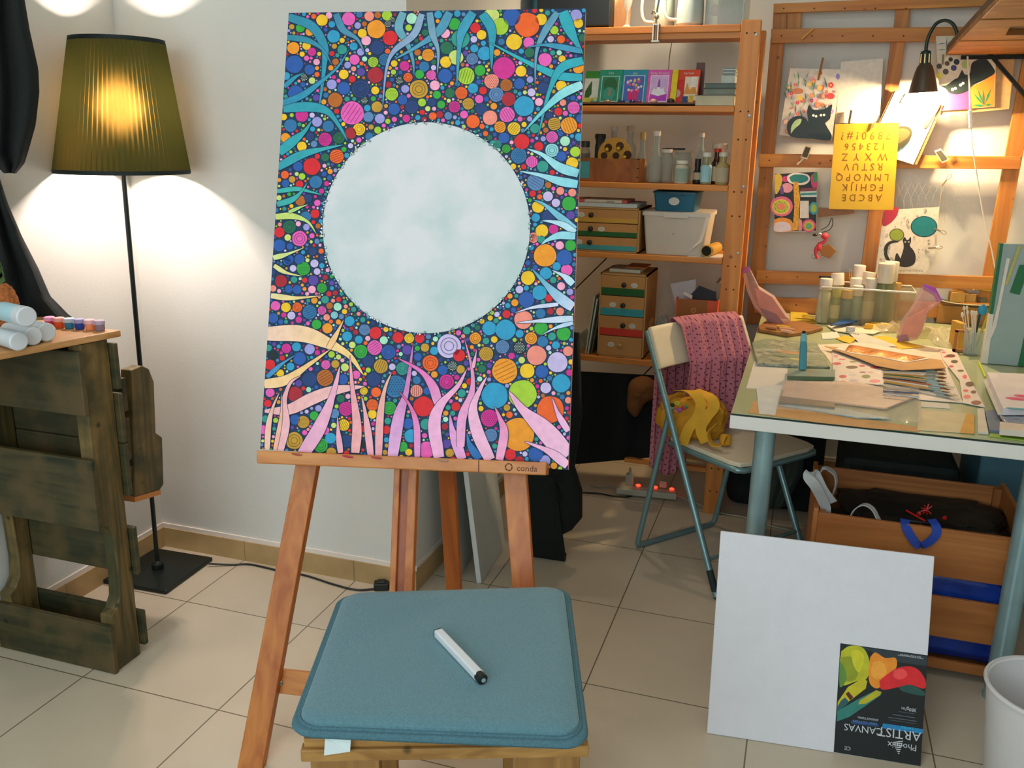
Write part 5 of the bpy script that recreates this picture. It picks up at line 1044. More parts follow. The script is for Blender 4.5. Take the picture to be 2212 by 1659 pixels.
strap('strap', [bp(1010, 440, .0), bp(960, 500, -.03), bp(985, 575, -.045), bp(1050, 575, -.04), bp(1085, 520, -.02)], .026, ys, bagt, (.3, 1, 0))
g = G(); p = bp(1075, 545, .02); g.lathe([(.004, 0), (.02, .01), (.022, .035), (.015, .045)], V((p.x, p.y, .447)), (0, .25, 1), 14); g.build('bag_corner', yb, bagt, smooth=True)
for (a_, b_), c_, r_ in (((710, 300), '#3a3a20', .010), ((745, 290), '#c8b430', .012), ((755, 335), '#a85aa0', .012), ((790, 320), '#c83a2a', .010), ((805, 315), '#2a8a6a', .008), ((735, 345), '#d88a30', .01)):
    p = bp(a_, b_, .0); g = G(); g.ball(p+V((0, -.004, 0)), (r_, .004, r_*.8)); g.build('embroidery', mat('emb'+c_, c_, .8), bagt, smooth=True)
# ------------------------------------------------------------------ under the table
cy0 = 1.27; ctp = oy(1980, 1141, cy0).z; cx0, cx1 = oy(1752, 1150, cy0).x, oy(2232, 1200, cy0).x; bk = oz(1765, 1008, ctp).y; bk = min(max(bk, 1.58), 1.72)
cwood = wood('crate_wood', '#b5733a', '#965724', (.06, 1, 1), 22, .5); cwoodv = wood('crate_wood_upright', '#b5733a', '#965724', (1, 1, .06), 22, .5)
ct_ = thing('wooden_crate', ((cx0+cx1)/2, (cy0+bk)/2, 0), 'slatted orange wood crate full of straps and bags under the table', 'crate')
zs = [oy(2100, y, cy0).z for y in (1152, 1256, 1300, 1388, 1437, 1522)]
for z1_, z0_ in ((zs[0], zs[1]), (zs[2], zs[3]), (zs[4], zs[5])):
    z0_ = max(z0_, .03)
    for y in (cy0, bk-.012): g = G(); g.bb((cx0+.014, y, z0_), (cx1-.002, y+.012, z1_)); g.build('slat', cwood, ct_, bevel=.0015)
for x in (cx0, cx1-.014):
    g = G(); g.bb((x, cy0+.001, .03), (x+.014, bk-.001, zs[0]+.012)); g.build('end_panel', cwoodv, ct_, bevel=.002)
for x in (cx0+.014, cx1-.034):
    for y in (cy0+.012, bk-.032): g = G(); g.bb((x, y, .03), (x+.02, y+.02, zs[0])); g.build('corner_post', cwoodv, ct_)
g = G(); g.bb((cx0+.014, cy0+.012, .03), (cx1-.014, bk-.012, .038)); g.build('base_panel', cwood, ct_)
for x in (cx0+.04, cx1-.04):
    for y in (cy0+.04, bk-.04): g = G(); g.lathe([(.012, 0), (.012, .03)], (x, y, 0), seg=10); g.build('foot', black_plastic, ct_)
bsat = mat('blue_satin', '#143488', .3, noise=.3, nscale=14, bump=1, bscale=18)
blob('blue_bag', ((cx0+cx1)/2+.075, (cy0+bk)/2-.01, .04+.145), ((cx1-cx0)*.355, (bk-cy0)*.42, .14), bsat, 'shiny royal blue bag packed inside the wooden crate', 'bag', 8, .05, 9, 3)
blob('black_bag', (cx0+.115, (cy0+bk)/2, .04+.14), (.072, .125, .14), mat('black_satin', '#0b0d10', .5, noise=.2, bump=.5, bscale=12), 'black cloth bag filling the left end of the wooden crate', 'bag', 5, .1, 3, 3)
blob('crate_darkening_layer', ((cx0+cx1)/2+.03, (cy0+bk)/2, ctp-.055), ((cx1-cx0)*.40, (bk-cy0)*.40, .026), mat('black_satin', '#0b0d10', .5, noise=.2, bump=.5, bscale=12), 'black cloth layer added over the crate contents to darken the inside', 'cloth', 12, .25, 4, 4)  # flat black blob added so the crate interior reads dark
K6b = lambda x, y: (1700+x/4.32, 960+y/4.32)
def cp(x, y, yy): return oy(*K6b(x, y), yy)
wst = mat('pale_grey_webbing', '#b9b8b6', .8); 
strap('white_strap', [cp(360, 640, cy0+.05), cp(350, 560, cy0+.04), cp(270, 400, cy0-.0), cp(200, 300, cy0-.01), cp(250, 265, cy0+.0), cp(330, 420, cy0+.02), cp(420, 545, cy0+.05)], .030, wst, None, (1, .1, .35), lbl='pale grey webbing strap folded over the left end of the crate')
strap('white_strap', [cp(290, 300, cy0+.03), cp(350, 225, cy0+.05), cp(440, 270, cy0+.07), cp(460, 360, cy0+.08), cp(430, 470, cy0+.09)], .020, wst, None, (.3, 1, 0), lbl='pale webbing loop arching above the left end of the crate')
strap('white_strap', [cp(590, 680, cy0+.05), cp(640, 600, cy0+.05), cp(720, 560, cy0+.045), cp(800, 600, cy0+.04), cp(850, 690, cy0+.035), cp(890, 760, cy0+.03)], .022, wst, None, (.4, 1, 0), lbl='pale blue white webbing loop rising in the middle of the crate')
strap('blue_strap', [cp(1100, 700, cy0+.02), cp(1110, 770, cy0-.004), cp(1170, 880, cy0-.010), cp(1240, 945, cy0-.012), cp(1340, 900, cy0-.010), cp(1395, 830, cy0-.006), cp(1390, 760, cy0-.0), cp(1350, 700, cy0+.02)], .024, mat('blue_webbing', '#1c3f9e', .7), None, (1, .2, 0), lbl='royal blue webbing strap looped over the front of the crate')
rg = mat('red_tinsel', '#c01810', .4, bump=.5)
for k, (x, y, s_) in enumerate(((1305, 610, .017), (1230, 645, .006), (1470, 685, .006), (540, 690, .010), (1245, 765, .006))):
    p = cp(x, y, cy0+.10); g = G()
    for i in range(9): a = i*.7+k; g.bar(p, p+V((cos(a)*s_, sin(a*1.7)*s_*.4, sin(a)*s_)), .003, .003)
    tag(g.build('red_tinsel', rg), 'sparkly red tinsel scrap among the bags in the crate' if k else 'largest tuft of red tinsel behind the blue strap', 'tinsel', 'red tinsel scraps in the crate' if k else None)
g = G(); g.bar(cp(1110, 615, cy0+.08), cp(1290, 715, cy0+.06), .004, .003); tag(g.build('red_string', rg), 'red cord lying across the crate contents', 'cord')
g = G(); a_, b_ = oy(2110, 1045, 1.95), oy(2250, 985, 1.95); g.bb((a_.x, 1.95, .0), (TX1-.02, 2.3, b_.z+.02)); tag(g.build('blue_grey_box', mat('blue_grey_plastic', '#3f6e80', .5), bevel=.01), 'blue grey plastic box standing behind the crate at the right', 'box')
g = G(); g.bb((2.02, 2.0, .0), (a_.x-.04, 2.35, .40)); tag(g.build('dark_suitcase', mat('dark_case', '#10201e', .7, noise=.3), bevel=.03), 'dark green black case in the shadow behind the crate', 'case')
g = G(); g.bb((1.60, 2.36, 0), (1.98, 2.62, .52)); tag(g.build('dark_filler_block', mat('filler_dark', '#0c1917', .85, noise=.3, bump=.5, bscale=14), bevel=.05, seg=4), 'dark block added to deepen the shade under the table by the rear wall', 'bag')  # added box; its near-black colour darkens the space under the table
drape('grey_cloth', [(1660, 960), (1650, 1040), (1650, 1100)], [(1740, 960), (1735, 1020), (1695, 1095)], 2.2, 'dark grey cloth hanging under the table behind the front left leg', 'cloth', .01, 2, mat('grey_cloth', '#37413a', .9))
# blank canvas with printed wrapper
q = [oz(1527, 1584, .0015), oz(1988, 1655, .0015)]; u_ = (q[1]-q[0]); u_.z = 0; wC = u_.length; u_.normalize(); tl = oy(1558, 1149, 0)
nn = V((-u_.y, u_.x, 0)); 
best = None
for i in range(200):          # lean angle so that the top corner falls where it is seen
    a = math.radians(3+i*.2); dd_ = nn*sin(a)+V((0, 0, 1))*cos(a)
    P = opl(1557, 1147, q[0], u_.cross(dd_)); h = (P-q[0]).dot(dd_); e = abs((P-q[0]).dot(u_)-(-.0))
    if best is None or e < best[0]: best = (e, a, h)
a = math.radians(20); dd_ = nn*sin(a)+V((0, 0, 1))*cos(a); nC = u_.cross(dd_); nC = -nC if nC.y > 0 else nC
P1, P2 = opl(1557, 1147, q[0], nC), opl(2019, 1202, q[0], nC)
cn = thing('blank_canvas', (q[0]+q[1])/2, 'new blank white canvas with a printed corner wrapper leaning on the crate', 'canvas')
g = G(); g.prism([q[0], q[1], P2, P1], -nC*.018); g.build('canvas_face', mat('canvas_white', '#e0e0e6', .85, noise=.02, bump=.25, bscale=500), cn, bevel=.002)
def cq_(px, py, o=0): return opl(px, py, q[0]+nC*o, nC)
W7 = lambda x, y: (1500+x/3.1067, 1130+y/3.1067)
g = G(); pw = [W7(980, 806), W7(1567, 888), W7(1517, 1630), W7(935, 1537)]
g.prism([cq_(*p_, .0006) for p_ in (pw[0], pw[1], pw[2], pw[3])], -nC*.0195, 0, '#0b1216')
n0 = len(g.f)
def art(g, pts, off, col, k=W7): g.add([cq_(*k(*p_), off+len(g.f)*.000006) for p_ in pts], [tuple(range(len(pts)))], 0, col)
def smoothpoly(pts, n=4): P = [V((x, y, 0)) for x, y in pts]; P = P+[P[0]]; return [(p.x, p.y) for p in bez(P, n)][:-1]
art(g, [(985, 812), (1562, 893), (1557, 960), (1350, 930), (1160, 850)], .001, '#28343c')
art(g, smoothpoly([(985, 860), (1040, 825), (1120, 830), (1165, 890), (1178, 980), (1150, 1050), (1090, 1060), (1000, 1090), (975, 1040), (975, 950)]), .001, '#b8b81c')
art(g, smoothpoly([(985, 900), (1060, 900), (1100, 980), (1080, 1050), (1010, 1060), (975, 1000)], 3), .001, '#8f9a1a')
art(g, smoothpoly([(1050, 860), (1100, 850), (1140, 900), (1110, 1000), (1070, 960)], 3), .001, '#cfc820')
art(g, smoothpoly([(975, 920), (1010, 980), (1020, 1050), (975, 1100)], 3), .001, '#5c8a3a')
art(g, smoothpoly([(1180, 900), (1215, 868), (1280, 905), (1350, 905), (1355, 970), (1310, 1010), (1280, 1060), (1230, 1110), (1180, 1080), (1168, 1000)]), .001, '#e88c1e')
art(g, smoothpoly([(1200, 930), (1260, 930), (1290, 1000), (1230, 1050), (1185, 1010)], 3), .001, '#f0a238')
art(g, smoothpoly([(1240, 1060), (1300, 1010), (1370, 970), (1450, 962), (1510, 990), (1552, 1060), (1540, 1112), (1450, 1085), (1370, 1100), (1260, 1118)]), .001, '#d81e28')
art(g, smoothpoly([(1340, 990), (1400, 980), (1430, 1020), (1380, 1050), (1335, 1030)], 3), .001, '#f04a4c')
art(g, smoothpoly([(1370, 1100), (1450, 1085), (1540, 1130), (1530, 1160), (1400, 1130)], 3), .001, '#20504a')
art(g, [(1030, 1100), (1130, 1040), (1160, 1060), (1150, 1110), (1060, 1180), (960, 1250), (962, 1200)], .001, '#c4b81c')
art(g, [(1015, 1145), (1035, 1130), (1068, 1170), (1045, 1190)], .001, '#5a2418')
art(g, [(985, 1190), (1010, 1170), (1040, 1200), (958, 1270), (958, 1235)], .001, '#2a5a60')
art(g, [(958, 1262), (1100, 1180), (1220, 1120), (1258, 1135), (1250, 1155), (1150, 1225), (1040, 1300), (955, 1332)], .001, '#2a7a70')
art(g, [(1110, 1190), (1220, 1122), (1256, 1133), (1245, 1155), (1150, 1212), (1100, 1216)], .001, '#b8ac20')
art(g, [(1265, 1343), (1535, 1383), (1530, 1415), (1258, 1376)], .001, '#1f7fb8')
art(g, [(1052, 1322), (1238, 1348), (1234, 1368), (1050, 1345)], .001, '#1c3f74')
for x_, y_, w_, c_ in ((1300, 1300, 190, '#54636c'), (1310, 1318, 180, '#3c4a54'), (1330, 1282, 150, '#54636c'), (1370, 1262, 110, '#3c4a54'), (1100, 1306, 130, '#6c7a84'), (1365, 883, 170, '#8a949c')):
    art(g, [(x_, y_), (x_+w_, y_+w_*.145), (x_+w_, y_+w_*.145+5), (x_, y_+5)], .001, c_)
import math as _m
for k in range(7):
    a0 = .25+k*.12; art(g, [(1330+k*6, 1470+k*12), (1400-k*4, 1460+k*14), (1400-k*4, 1466+k*14), (1330+k*6, 1476+k*12)], .001, '#c8ccd0')
wr = g.build('printed_wrapper', painted('glossy_print', .25), cn)
ux = (cq_(*W7(1000, 1400))-cq_(*W7(1500, 1470))).normalized(); vy = nC.cross(ux); tm_ = mat('print_silver', '#c4cad0', .4)
for s_, sz, x_, y_, m_, al in (('ARTIST', .032, 1375, 1386, tm_, 'CENTER'), ('CANVAS', .024, 1135, 1362, tm_, 'CENTER'), ('Phoenix', .021, 1395, 1478, tm_, 'CENTER'), ('380g/m', .012, 1440, 1240, tm_, 'CENTER'), ('HIGH COTTON', .008, 1145, 1330, mat('print_blue', '#6a9ad0', .5), 'CENTER'), ('series', .012, 1430, 1367, mat('print_cyan', '#30c0e0', .5), 'CENTER'), ('CE', .013, 1028, 1500, tm_, 'CENTER'), ('Fine Artist Materials', .006, 1450, 886, tm_, 'CENTER'), ('Stretched Canvas', .007, 1165, 1306, tm_, 'CENTER')):
    text(s_, sz, cq_(*W7(x_, y_), .0022), ux, vy, m_, wr, 'printed_words', .0003, al)
# white waste bin
rb_ = oz(2130, 1482, .29); cb = V((rb_.x+.142, rb_.y+.03, 0)); bt = thing('waste_bin', cb, 'plain white plastic waste bin at the lower right corner by the table leg', 'bin')
g = G(); g.lathe([(.100, 0), (.104, .006), (.134, .285), (.139, .289), (.137, .293), (.130, .288), (.100, .012), (.001, .010)], cb, seg=56); g.build('bucket', mat('bin_white', '#d4d2d2', .4, noise=.01), bt, smooth=True)
g = G(); g.lathe([(.133, .286), (.140, .286), (.141, .290), (.139, .2945), (.134, .2945), (.133, .286)], cb, seg=56); g.build('rim', mat('bin_white', '#d4d2d2', .4, noise=.01), bt, smooth=True)
# ------------------------------------------------------------------ things on the table
def flat(name, pts, z, th_, m, label, cat, k=KT, parent=None, bevel=.0006, group=None):
    P = [oz(*k(*p_), TZ+z) for p_ in pts]; P = [V((max(p.x, TX0-.012), p.y, p.z)) for p in P]
    g = G(); g.prism(P, (0, 0, th_)); o = g.build(name, m, parent, bevel=bevel)
    if parent is None: tag(o, label, cat, group)
    return o
pw_ = mat('paper_bright', '#dad6cc', .8, noise=.03); pk = mat('kraft_paper', '#c79a62', .8, noise=.08)
flat('kraft_paper', [(230, 495), (190, 582), (700, 655), (1120, 700), (1300, 712), (1440, 724), (1445, 690), (900, 610), (500, 540)], .0005, .001, pk, 'sheet of kraft paper along the front edge of the table', 'paper')
flat('white_paper', [(235, 205), (640, 290), (560, 420), (175, 405)], .0005, .001, pw_, 'white sheet lying under the marbled tray at the left of the table', 'paper')
flat('white_paper', [(250, 400), (450, 372), (420, 470), (390, 600), (270, 590)], .0017, .001, mat('paper_cool', '#cdd2d0', .8), 'white sheet at the front left of the table half under the plastic sleeve', 'paper')
flat('white_paper', [(690, 85), (1250, 60), (1700, 120), (1750, 250), (850, 300), (760, 170)], .0006, .001, mat('paper_warm', '#e0d4c0', .8), 'large cream sheet under the copper envelope', 'paper')
flat('white_paper', [(1455, 500), (1660, 518), (1672, 555), (1460, 540)], .0006, .001, pw_, 'narrow white slip below the brush roll', 'paper')
flat('drawing_card', [(1440, 560), (1830, 592), (1835, 738), (1430, 712)], .0006, .0012, mat('card_yellow_grey', '#cfc49c', .7), 'pale card with an ochre edge lying near the front of the table', 'card')
flat('ochre_strip', [(1790, 592), (1850, 598), (1850, 738), (1740, 730)], .0020, .001, mat('ochre_strip', '#cf9c3c', .7), 'ochre paper strip along the right of the pale card', 'paper')
# marbled tray of grey paint
flat('marbled_board', [(215, 88), (300, 58), (690, 85), (790, 268), (640, 262), (255, 240)], .0018, .011, wood('marbled_grey', '#b4b49c', '#4c5c50', (1, 1, 1), 26, .6, False, '#7c8c70'), 'grey green board smeared with paint at the left of the table', 'board', bevel=.003)
for k, (x, y, s_, c_) in enumerate(((500, 140, .045, '#c48a5a'), (430, 170, .03, '#5a6a4c'), (560, 190, .03, '#c8c070'), (340, 120, .03, '#a8b4a4'), (620, 130, .02, '#44584a'))):
    p = oz(*KT(x, y), TZ+.0128); g = G(); g.ball(p, (s_, s_*.35, .0012)); g.build('paint_smear', mat('smr'+c_, c_, .6, noise=.3), bpy.data.objects['marbled_board'], smooth=True)
# clear case and upright teal marker
t = thing('clear_case', oz(*KT(640, 340), TZ), 'low dark green clear case at the foot of the teal brush pen', 'case')
P = [oz(*KT(*p_), TZ+.003) for p_ in ((475, 345), (822, 352), (822, 298), (478, 288))]
g = G(); g.prism(P, (0, 0, .014)); g.build('case_body', mat('case_green', '#5a6e50', .3), t, bevel=.001); g = G(); g.prism([p+V((0, 0, .0142)) for p in P], (0, 0, .001)); g.build('case_lid', glass('case_clear', '#b8c8b0', .1, .35), t)
bt_ = oz(*K3(590, 875), TZ+.020); tp_ = oy(*K3(600, 592), bt_.y+.02); t = thing('brush_pen', bt_, 'teal brush pen standing upright on the clear case', 'pen'); tl_ = mat('teal_pen', '#4690a0', .4)
g = G(); d_ = tp_-bt_; g.tube([bt_, bt_+d_*.62, bt_+d_*.72, bt_+d_*.92], [.0125, .0115, .0095, .0072], 8); g.build('body', tl_, t)
g = G(); g.tube([bt_+d_*.73, bt_+d_*.93], [.0112, .0085], 8); g.build('sleeve', mat('teal_pale', '#78b4b8', .4), t); g = G(); g.tube([bt_+d_*.93, bt_+d_], [.006, .005], 8); g.build('tip', black_plastic, t)
# brush roll of dotted cloth with brushes
pk_m = mat('polka_cloth', '#d9cfc8', .85)
t = thing('brush_roll', oz(*KT(1350, 350), TZ), 'open polka dot cloth roll holding a row of paint brushes', 'brush roll')
DT = "840,222,32,10,c83a5a 885,316,28,12,c0244c 950,248,44,12,5c4222 1025,238,24,8,c83a5a 1118,250,36,10,d86a80 1055,316,32,14,5c6a20 960,208,28,6,8a8a50 880,190,26,5,d86a80 1118,350,42,12,e0708c 885,352,20,5,c0244c 1030,285,24,5,7a2a3a 965,345,34,8,b0aac4 832,168,18,9,d88a9a 955,305,30,9,b4b8c4 1090,285,28,6,c8b0b0|1675,165,34,12,6a3a20 1702,207,26,12,50422a 1680,242,18,8,c83a5a 1748,274,24,8,50422a 1778,318,16,15,d84a5a 1815,372,32,18,50381c 1785,420,20,9,d04a5a 1795,465,26,15,e0706a 1862,508,38,16,8a4a28 1842,430,20,12,6a3a28 1622,140,16,7,d86a70 1640,172,16,6,c83a5a"
for nm, P_, ds in (('left_flap', [(805, 120), (1165, 200), (1172, 382), (812, 352)], DT.split('|')[0]), ('right_flap', [(1590, 118), (1722, 148), (1790, 290), (1925, 545), (1765, 512), (1740, 350), (1620, 200)], DT.split('|')[1]), ('roll_middle', [(1165, 232), (1640, 240), (1765, 512), (1450, 490), (1172, 382)], '')):
    z_ = .0032 if ds else .0020
    g = G(); g.prism([oz(*KT(*p_), TZ+z_) for p_ in P_], (0, 0, .0022), 0, '#d9cfc8')
    for w_ in ds.split():
        x, y, a_, b_, c_ = w_.split(','); x, y, a_, b_ = map(float, (x, y, a_, b_)); g.add([oz(*KT(x+a_*cos(q_*PI/9), y-b_*sin(q_*PI/9)), TZ+z_+.0025) for q_ in range(18)], [tuple(range(18))], 0, '#'+c_)
    g.build(nm, pl, t)
random.seed(5)
hc = ['#c8963a', '#2a4a64', '#b8b4a0', '#d8cfc0', '#c08a40', '#3a6a3a', '#d0a050', '#8a8c84', '#15191a', '#b0602a', '#d8d4c8', '#c8a050']
for i in range(16):
    v = i/15; a_ = oz(*KT(1170+20*v+random.uniform(-6, 6), 262+118*v), TZ+.0085); b_ = oz(*KT(1625+125*v+random.uniform(-50, 10), 270+215*v), TZ+.0095); c_ = hc[i % 12]
    br_ = thing('paint_brush', (a_+b_)/2-V((0, 0, .0035)), 'paint brush lying in the polka dot brush roll', 'brush', 'brushes in the polka dot roll')
    g = G(); g.tube([a_, a_.lerp(b_, .35), a_.lerp(b_, .68)], [.0016, .0028, .0022], 7); g.build('handle', mat('hnd'+c_, c_, .35), br_, smooth=True)
    g = G(); g.tube([a_.lerp(b_, .68), a_.lerp(b_, .86)], [.0026, .0030], 7); g.build('ferrule', steel, br_, smooth=True)
    g = G(); g.tube([a_.lerp(b_, .86), a_.lerp(b_, .94), b_], [.003, .0036, .0008], 7); g.build('bristles', mat('br'+('#7a4420', '#d8c8a0')[i % 2], ('#7a4420', '#d8c8a0')[i % 2], .8), br_, smooth=True)
# copper foil packet and kraft envelope
flat('kraft_envelope', [(750, 97), (980, 180), (1130, 240), (1320, 275), (1640, 258), (1608, 200), (1400, 170), (1000, 120)], .014, .002, pk, 'opened kraft envelope lying under the copper packet', 'envelope')
P_ = [(830, 115), (935, 80), (985, 68), (1140, 84), (1320, 122), (1520, 188), (1345, 216), (1150, 175), (960, 150)]
t = thing('copper_packet', oz(*KT(1150, 140), TZ+.017), 'long clear packet of copper flakes on the kraft envelope', 'packet')
g = G(); g.prism([oz(*KT(*p_), TZ+.0165) for p_ in P_], (0, 0, .0015)); g.build('packet_back', mat('packet_white', '#e4dccb', .5), t)
c0 = oz(*KT(1180, 140), TZ+.018)
def foil(u, v):
    a = oz(*KT(940+560*u, 82+95*u+ (v-.5)*0), TZ+.018); b = oz(*KT(900+470*u, 130+75*u), TZ+.018); p = a.lerp(b, v)+V((0, 0, .008*sin(PI*v)*(.6+.4*sin(u*17)) )); return p
g = G(); g.grid(foil, 30, 8); g.build('copper_flakes', mat('copper', '#c47a30', .35, .35, noise=.35, nscale=60, bump=.8, bscale=90), t, smooth=True)
flat('yellow_card', [(830, 36), (905, 20), (985, 40), (940, 78), (880, 60)], .0022, .002, mat('yellow_card', '#dcb418', .6), 'small yellow card poking out behind the copper packet', 'card')
flat('yellow_card', [(1100, 28), (1210, 25), (1485, 104), (1300, 118)], .0022, .002, mat('yellow_card', '#dcb418', .6), 'long bright yellow card in the middle of the table', 'card')
t = flat('barcode_packet', [(925, -5), (1010, -8), (1290, 95), (1180, 100), (1000, 68)], .0046, .001, mat('packet_pale', '#d0d2cc', .4), 'white packet with a barcode between the two yellow cards', 'packet')
g = G()
for i in range(9): a = oz(*KT(935+i*8, -2+i*1.2), TZ+.0058); g.box(a, (.0008+.0006*(i % 3), .022, .0004))
g.build('barcode', mat('ink_black', '#22221f', .7), t)
flat('white_card', [(725, 2), (840, -8), (870, 40), (735, 45)], .0007, .0025, pw_, 'white card edge beside the blue clip', 'card')
# plastic sleeves with pencils
t = thing('plastic_sleeve', oz(*KT(900, 500), TZ), 'wide clear plastic sleeve holding a pink board and pencils at the front', 'sleeve')
P_ = [(448, 345), (1000, 350), (1442, 400), (1470, 668), (1000, 640), (395, 560)]
g = G(); g.prism([oz(*KT(*p_), TZ+.003) for p_ in ((460, 360), (990, 365), (1430, 470), (1200, 560), (440, 470))], (0, 0, .005)); lab(g.build('pink_board', mat('pink_beige', '#d4b8a8', .4, noise=.08), t, bevel=.001), 'pink beige board inside the sleeve')
g = G(); g.prism([oz(*KT(*p_), TZ+.003) for p_ in ((420, 478), (825, 528), (822, 560), (418, 520))], (0, 0, .008)); lab(g.build('pencil_tin', mat('tin_brown', '#6e6248', .3, .4), t, bevel=.001), 'brown grey tin inside the sleeve')
g = G(); g.prism([oz(*KT(*p_), TZ+.002) for p_ in ((410, 530), (700, 575), (1000, 625), (1240, 632), (900, 560), (600, 530))], (0, 0, .003)); lab(g.build('blue_sheet', mat('blue_pale_sheet', '#8fb4c4', .5), t), 'pale blue sheet inside the sleeve')
def film(u, v):
    a = oz(*KT(448+994*u, 345+55*u), TZ+.010); b = oz(*KT(395+1075*u, 560+108*u), TZ+.008); w_ = .0035*sin(u*31+v*9)*sin(v*14+u*6)+.002*sin(u*73+v*3)
    p = a.lerp(b, v)+V((0, 0, .004*sin(PI*v)+(w_ if u > .45 else w_*.3)+.003)); return p
g = G(); g.grid(film, 60, 24); g.build('film', glass('clear_film2', '#f2f0ec', .04, .05, '#f4f2ee', .30), t, smooth=True)
for i, (y0, y1, c_) in enumerate(((425, 440, '#6a7a90'), (405, 420, '#c8c0b0'), (440, 470, '#b8b0a8'))):
    a_, b_ = oz(*KT(1180, y0), TZ+.018), oz(*KT(1440, y1), TZ+.018); g = G(); g.tube([a_, b_], .003, 7); tag(g.build('silver_pencil', mat('pcl'+c_, c_, .3, .3), smooth=True), 'silver grey pencil lying on the plastic sleeve before the brush roll', 'pencil', 'pencils on the plastic sleeve')
flat('label_strip', [(1868, 565), (1915, 562), (1950, 745), (1872, 738)], .001, .006, mat('strip_cream', '#cfc9b8', .6), 'cream and yellow labelled strip at the front right of the table', 'strip')
flat('grey_sleeve', [(1925, 590), (2010, 580), (2060, 740), (1955, 730)], .001, .009, mat('slate_sleeve', '#6e7a90', .3), 'slate grey plastic sleeve near the front right of the table', 'sleeve')
flat('green_card', [(1965, 735), (2230, 770), (2230, 795), (1960, 760)], .0005, .003, mat('lime_card', '#8aa838', .6), 'lime green card under the sleeves at the front right edge', 'card')
flat('cream_packet', [(2030, 690), (2300, 720), (2300, 770), (2030, 745)], .010, .016, mat('packet_cream', '#cfc4b4', .5), 'cream packet at the right front corner of the table', 'packet')
t = flat('silver_packet', [(2030, 610), (2300, 640), (2300, 700), (2080, 690)], .012, .010, mat('silver_film', '#a8acb4', .2, .5, noise=.3, nscale=40, bump=.7, bscale=50), 'crumpled silver film packet under the pink splashed notebook', 'packet')
t = flat('notebook', [(1935, 330), (2300, 345), (2330, 600), (2050, 600)], .024, .020, mat('nb_white', '#dcd6da', .5), 'white notebook with pink and blue paint splashes at the right edge of the table', 'notebook')
for i, (x, y, sx_, sy_, c_) in enumerate(((2160, 480, .030, .016, '#d83a78'), (2200, 460, .022, .016, '#d83a78'), (2175, 555, .028, .010, '#1f9aa8'), (2110, 548, .01, .006, '#2a8aa0'))):
    p = oz(*KT(x, y), TZ+.0445); g = G(); g.ball(p, (sx_, sy_, .0008), seg=9); g.build('splash', mat('spl'+c_, c_, .6), t, smooth=True)
for i in range(3):
    o = flat('notebook_page', [(1925-6*i, 340+6*i), (1938, 332), (2052, 602), (2030-5*i, 600)], .012+i*.004, .003, mat('page_edge', '#c4c4bc', .7), '', '', parent=t)
# --- standing things at the back of the table
def st_h(px, pb, pt_, k=K3, z=TZ): b_ = oz(*k(px, pb), z); return b_, oy(*k(px, pt_), b_.y).z-z
# zip bags
def pouch(name, sil, y, d, label, tint, band, liq=None, zclamp=True):
    base = None; P = [oy(*K3(*q_), y) for q_ in sil]; mn = min(p.z for p in P); dz = TZ+.002-mn; P = [p+V((0, 0, dz)) for p in P]; c = sum(P, V((0, 0, 0)))/len(P)
    t = thing(name, (c.x, y, TZ+.002), label, 'bag'); n = len(P); rings = []
    for s_, w_ in ((1, 0), (.8, .8), (.45, 1.0), (.05, 1.05)):
        rings.append([c.lerp(p, s_)+V((0, -d*w_, 0)) for p in P])
    bk_ = [[p+V((0, 2*(y-p.y), 0)) for p in r_] for r_ in rings[1:]]
    vs = sum(reversed(bk_), [])+sum(rings, []); m_ = len(bk_)+len(rings); g = G()
    g.add(vs, [(j*n+i, j*n+(i+1) % n, (j+1)*n+(i+1) % n, (j+1)*n+i) for j in range(m_-1) for i in range(n)]); g.build('pouch', tint, t, smooth=True)
    if band:
        Q_ = [oy(*K3(*q_), y-.002)+V((0, 0, dz)) for q_ in band[0]]; g = G(); g.prism(Q_, (0, .004, 0)); g.build('zip_band', band[1], t)
    if liq:
        for (q_, col, yy) in liq:
            Q_ = [oy(*K3(*a_), y+yy)+V((0, 0, dz)) for a_ in q_]; Q_ = [V((p.x, p.y, max(p.z, TZ+.003))) for p in Q_]; g = G(); g.prism(Q_, (0, .006, 0)); g.build('inner_sheet', mat('ins'+col, col, .6, noise=.15), t)
    return t
mgt = mat('magenta_zip', '#b44ac0', .4)
pouch('zip_bag', [(142, 112), (198, 92), (265, 230), (385, 305), (450, 400), (505, 480), (480, 535), (390, 520), (300, 460), (235, 390), (185, 270)], 2.44, .022, 'pink tinted zip bag with a magenta top at the left back of the table', glass('pink_film', '#ecd0cc', .1, .22, '#fae8e4'), ([(140, 112), (192, 90), (212, 128), (150, 145)], mgt), [([(240, 250), (380, 310), (490, 480), (420, 470), (280, 400)], '#d89a7c', .004), ([(270, 390), (400, 440), (470, 530), (340, 505)], '#7a5470', .002)])
pouch('zip_bag', [(1500, 70), (1600, 130), (1635, 190), (1560, 215), (1530, 300), (1500, 390), (1455, 480), (1330, 500), (1300, 465), (1340, 330), (1420, 220)], 2.30, .024, 'clear zip bag with a torn magenta top leaning right of the bottle bin', glass('pink_film', '#ecd0cc', .1, .22, '#fae8e4'), ([(1500, 62), (1590, 90), (1640, 185), (1600, 200), (1575, 150), (1490, 100)], mgt), [([(1370, 330), (1520, 250), (1490, 420), (1440, 470), (1330, 440)], '#dca07c', .004), ([(1305, 450), (1380, 440), (1400, 490), (1310, 495)], '#7a4a8c', .003)])
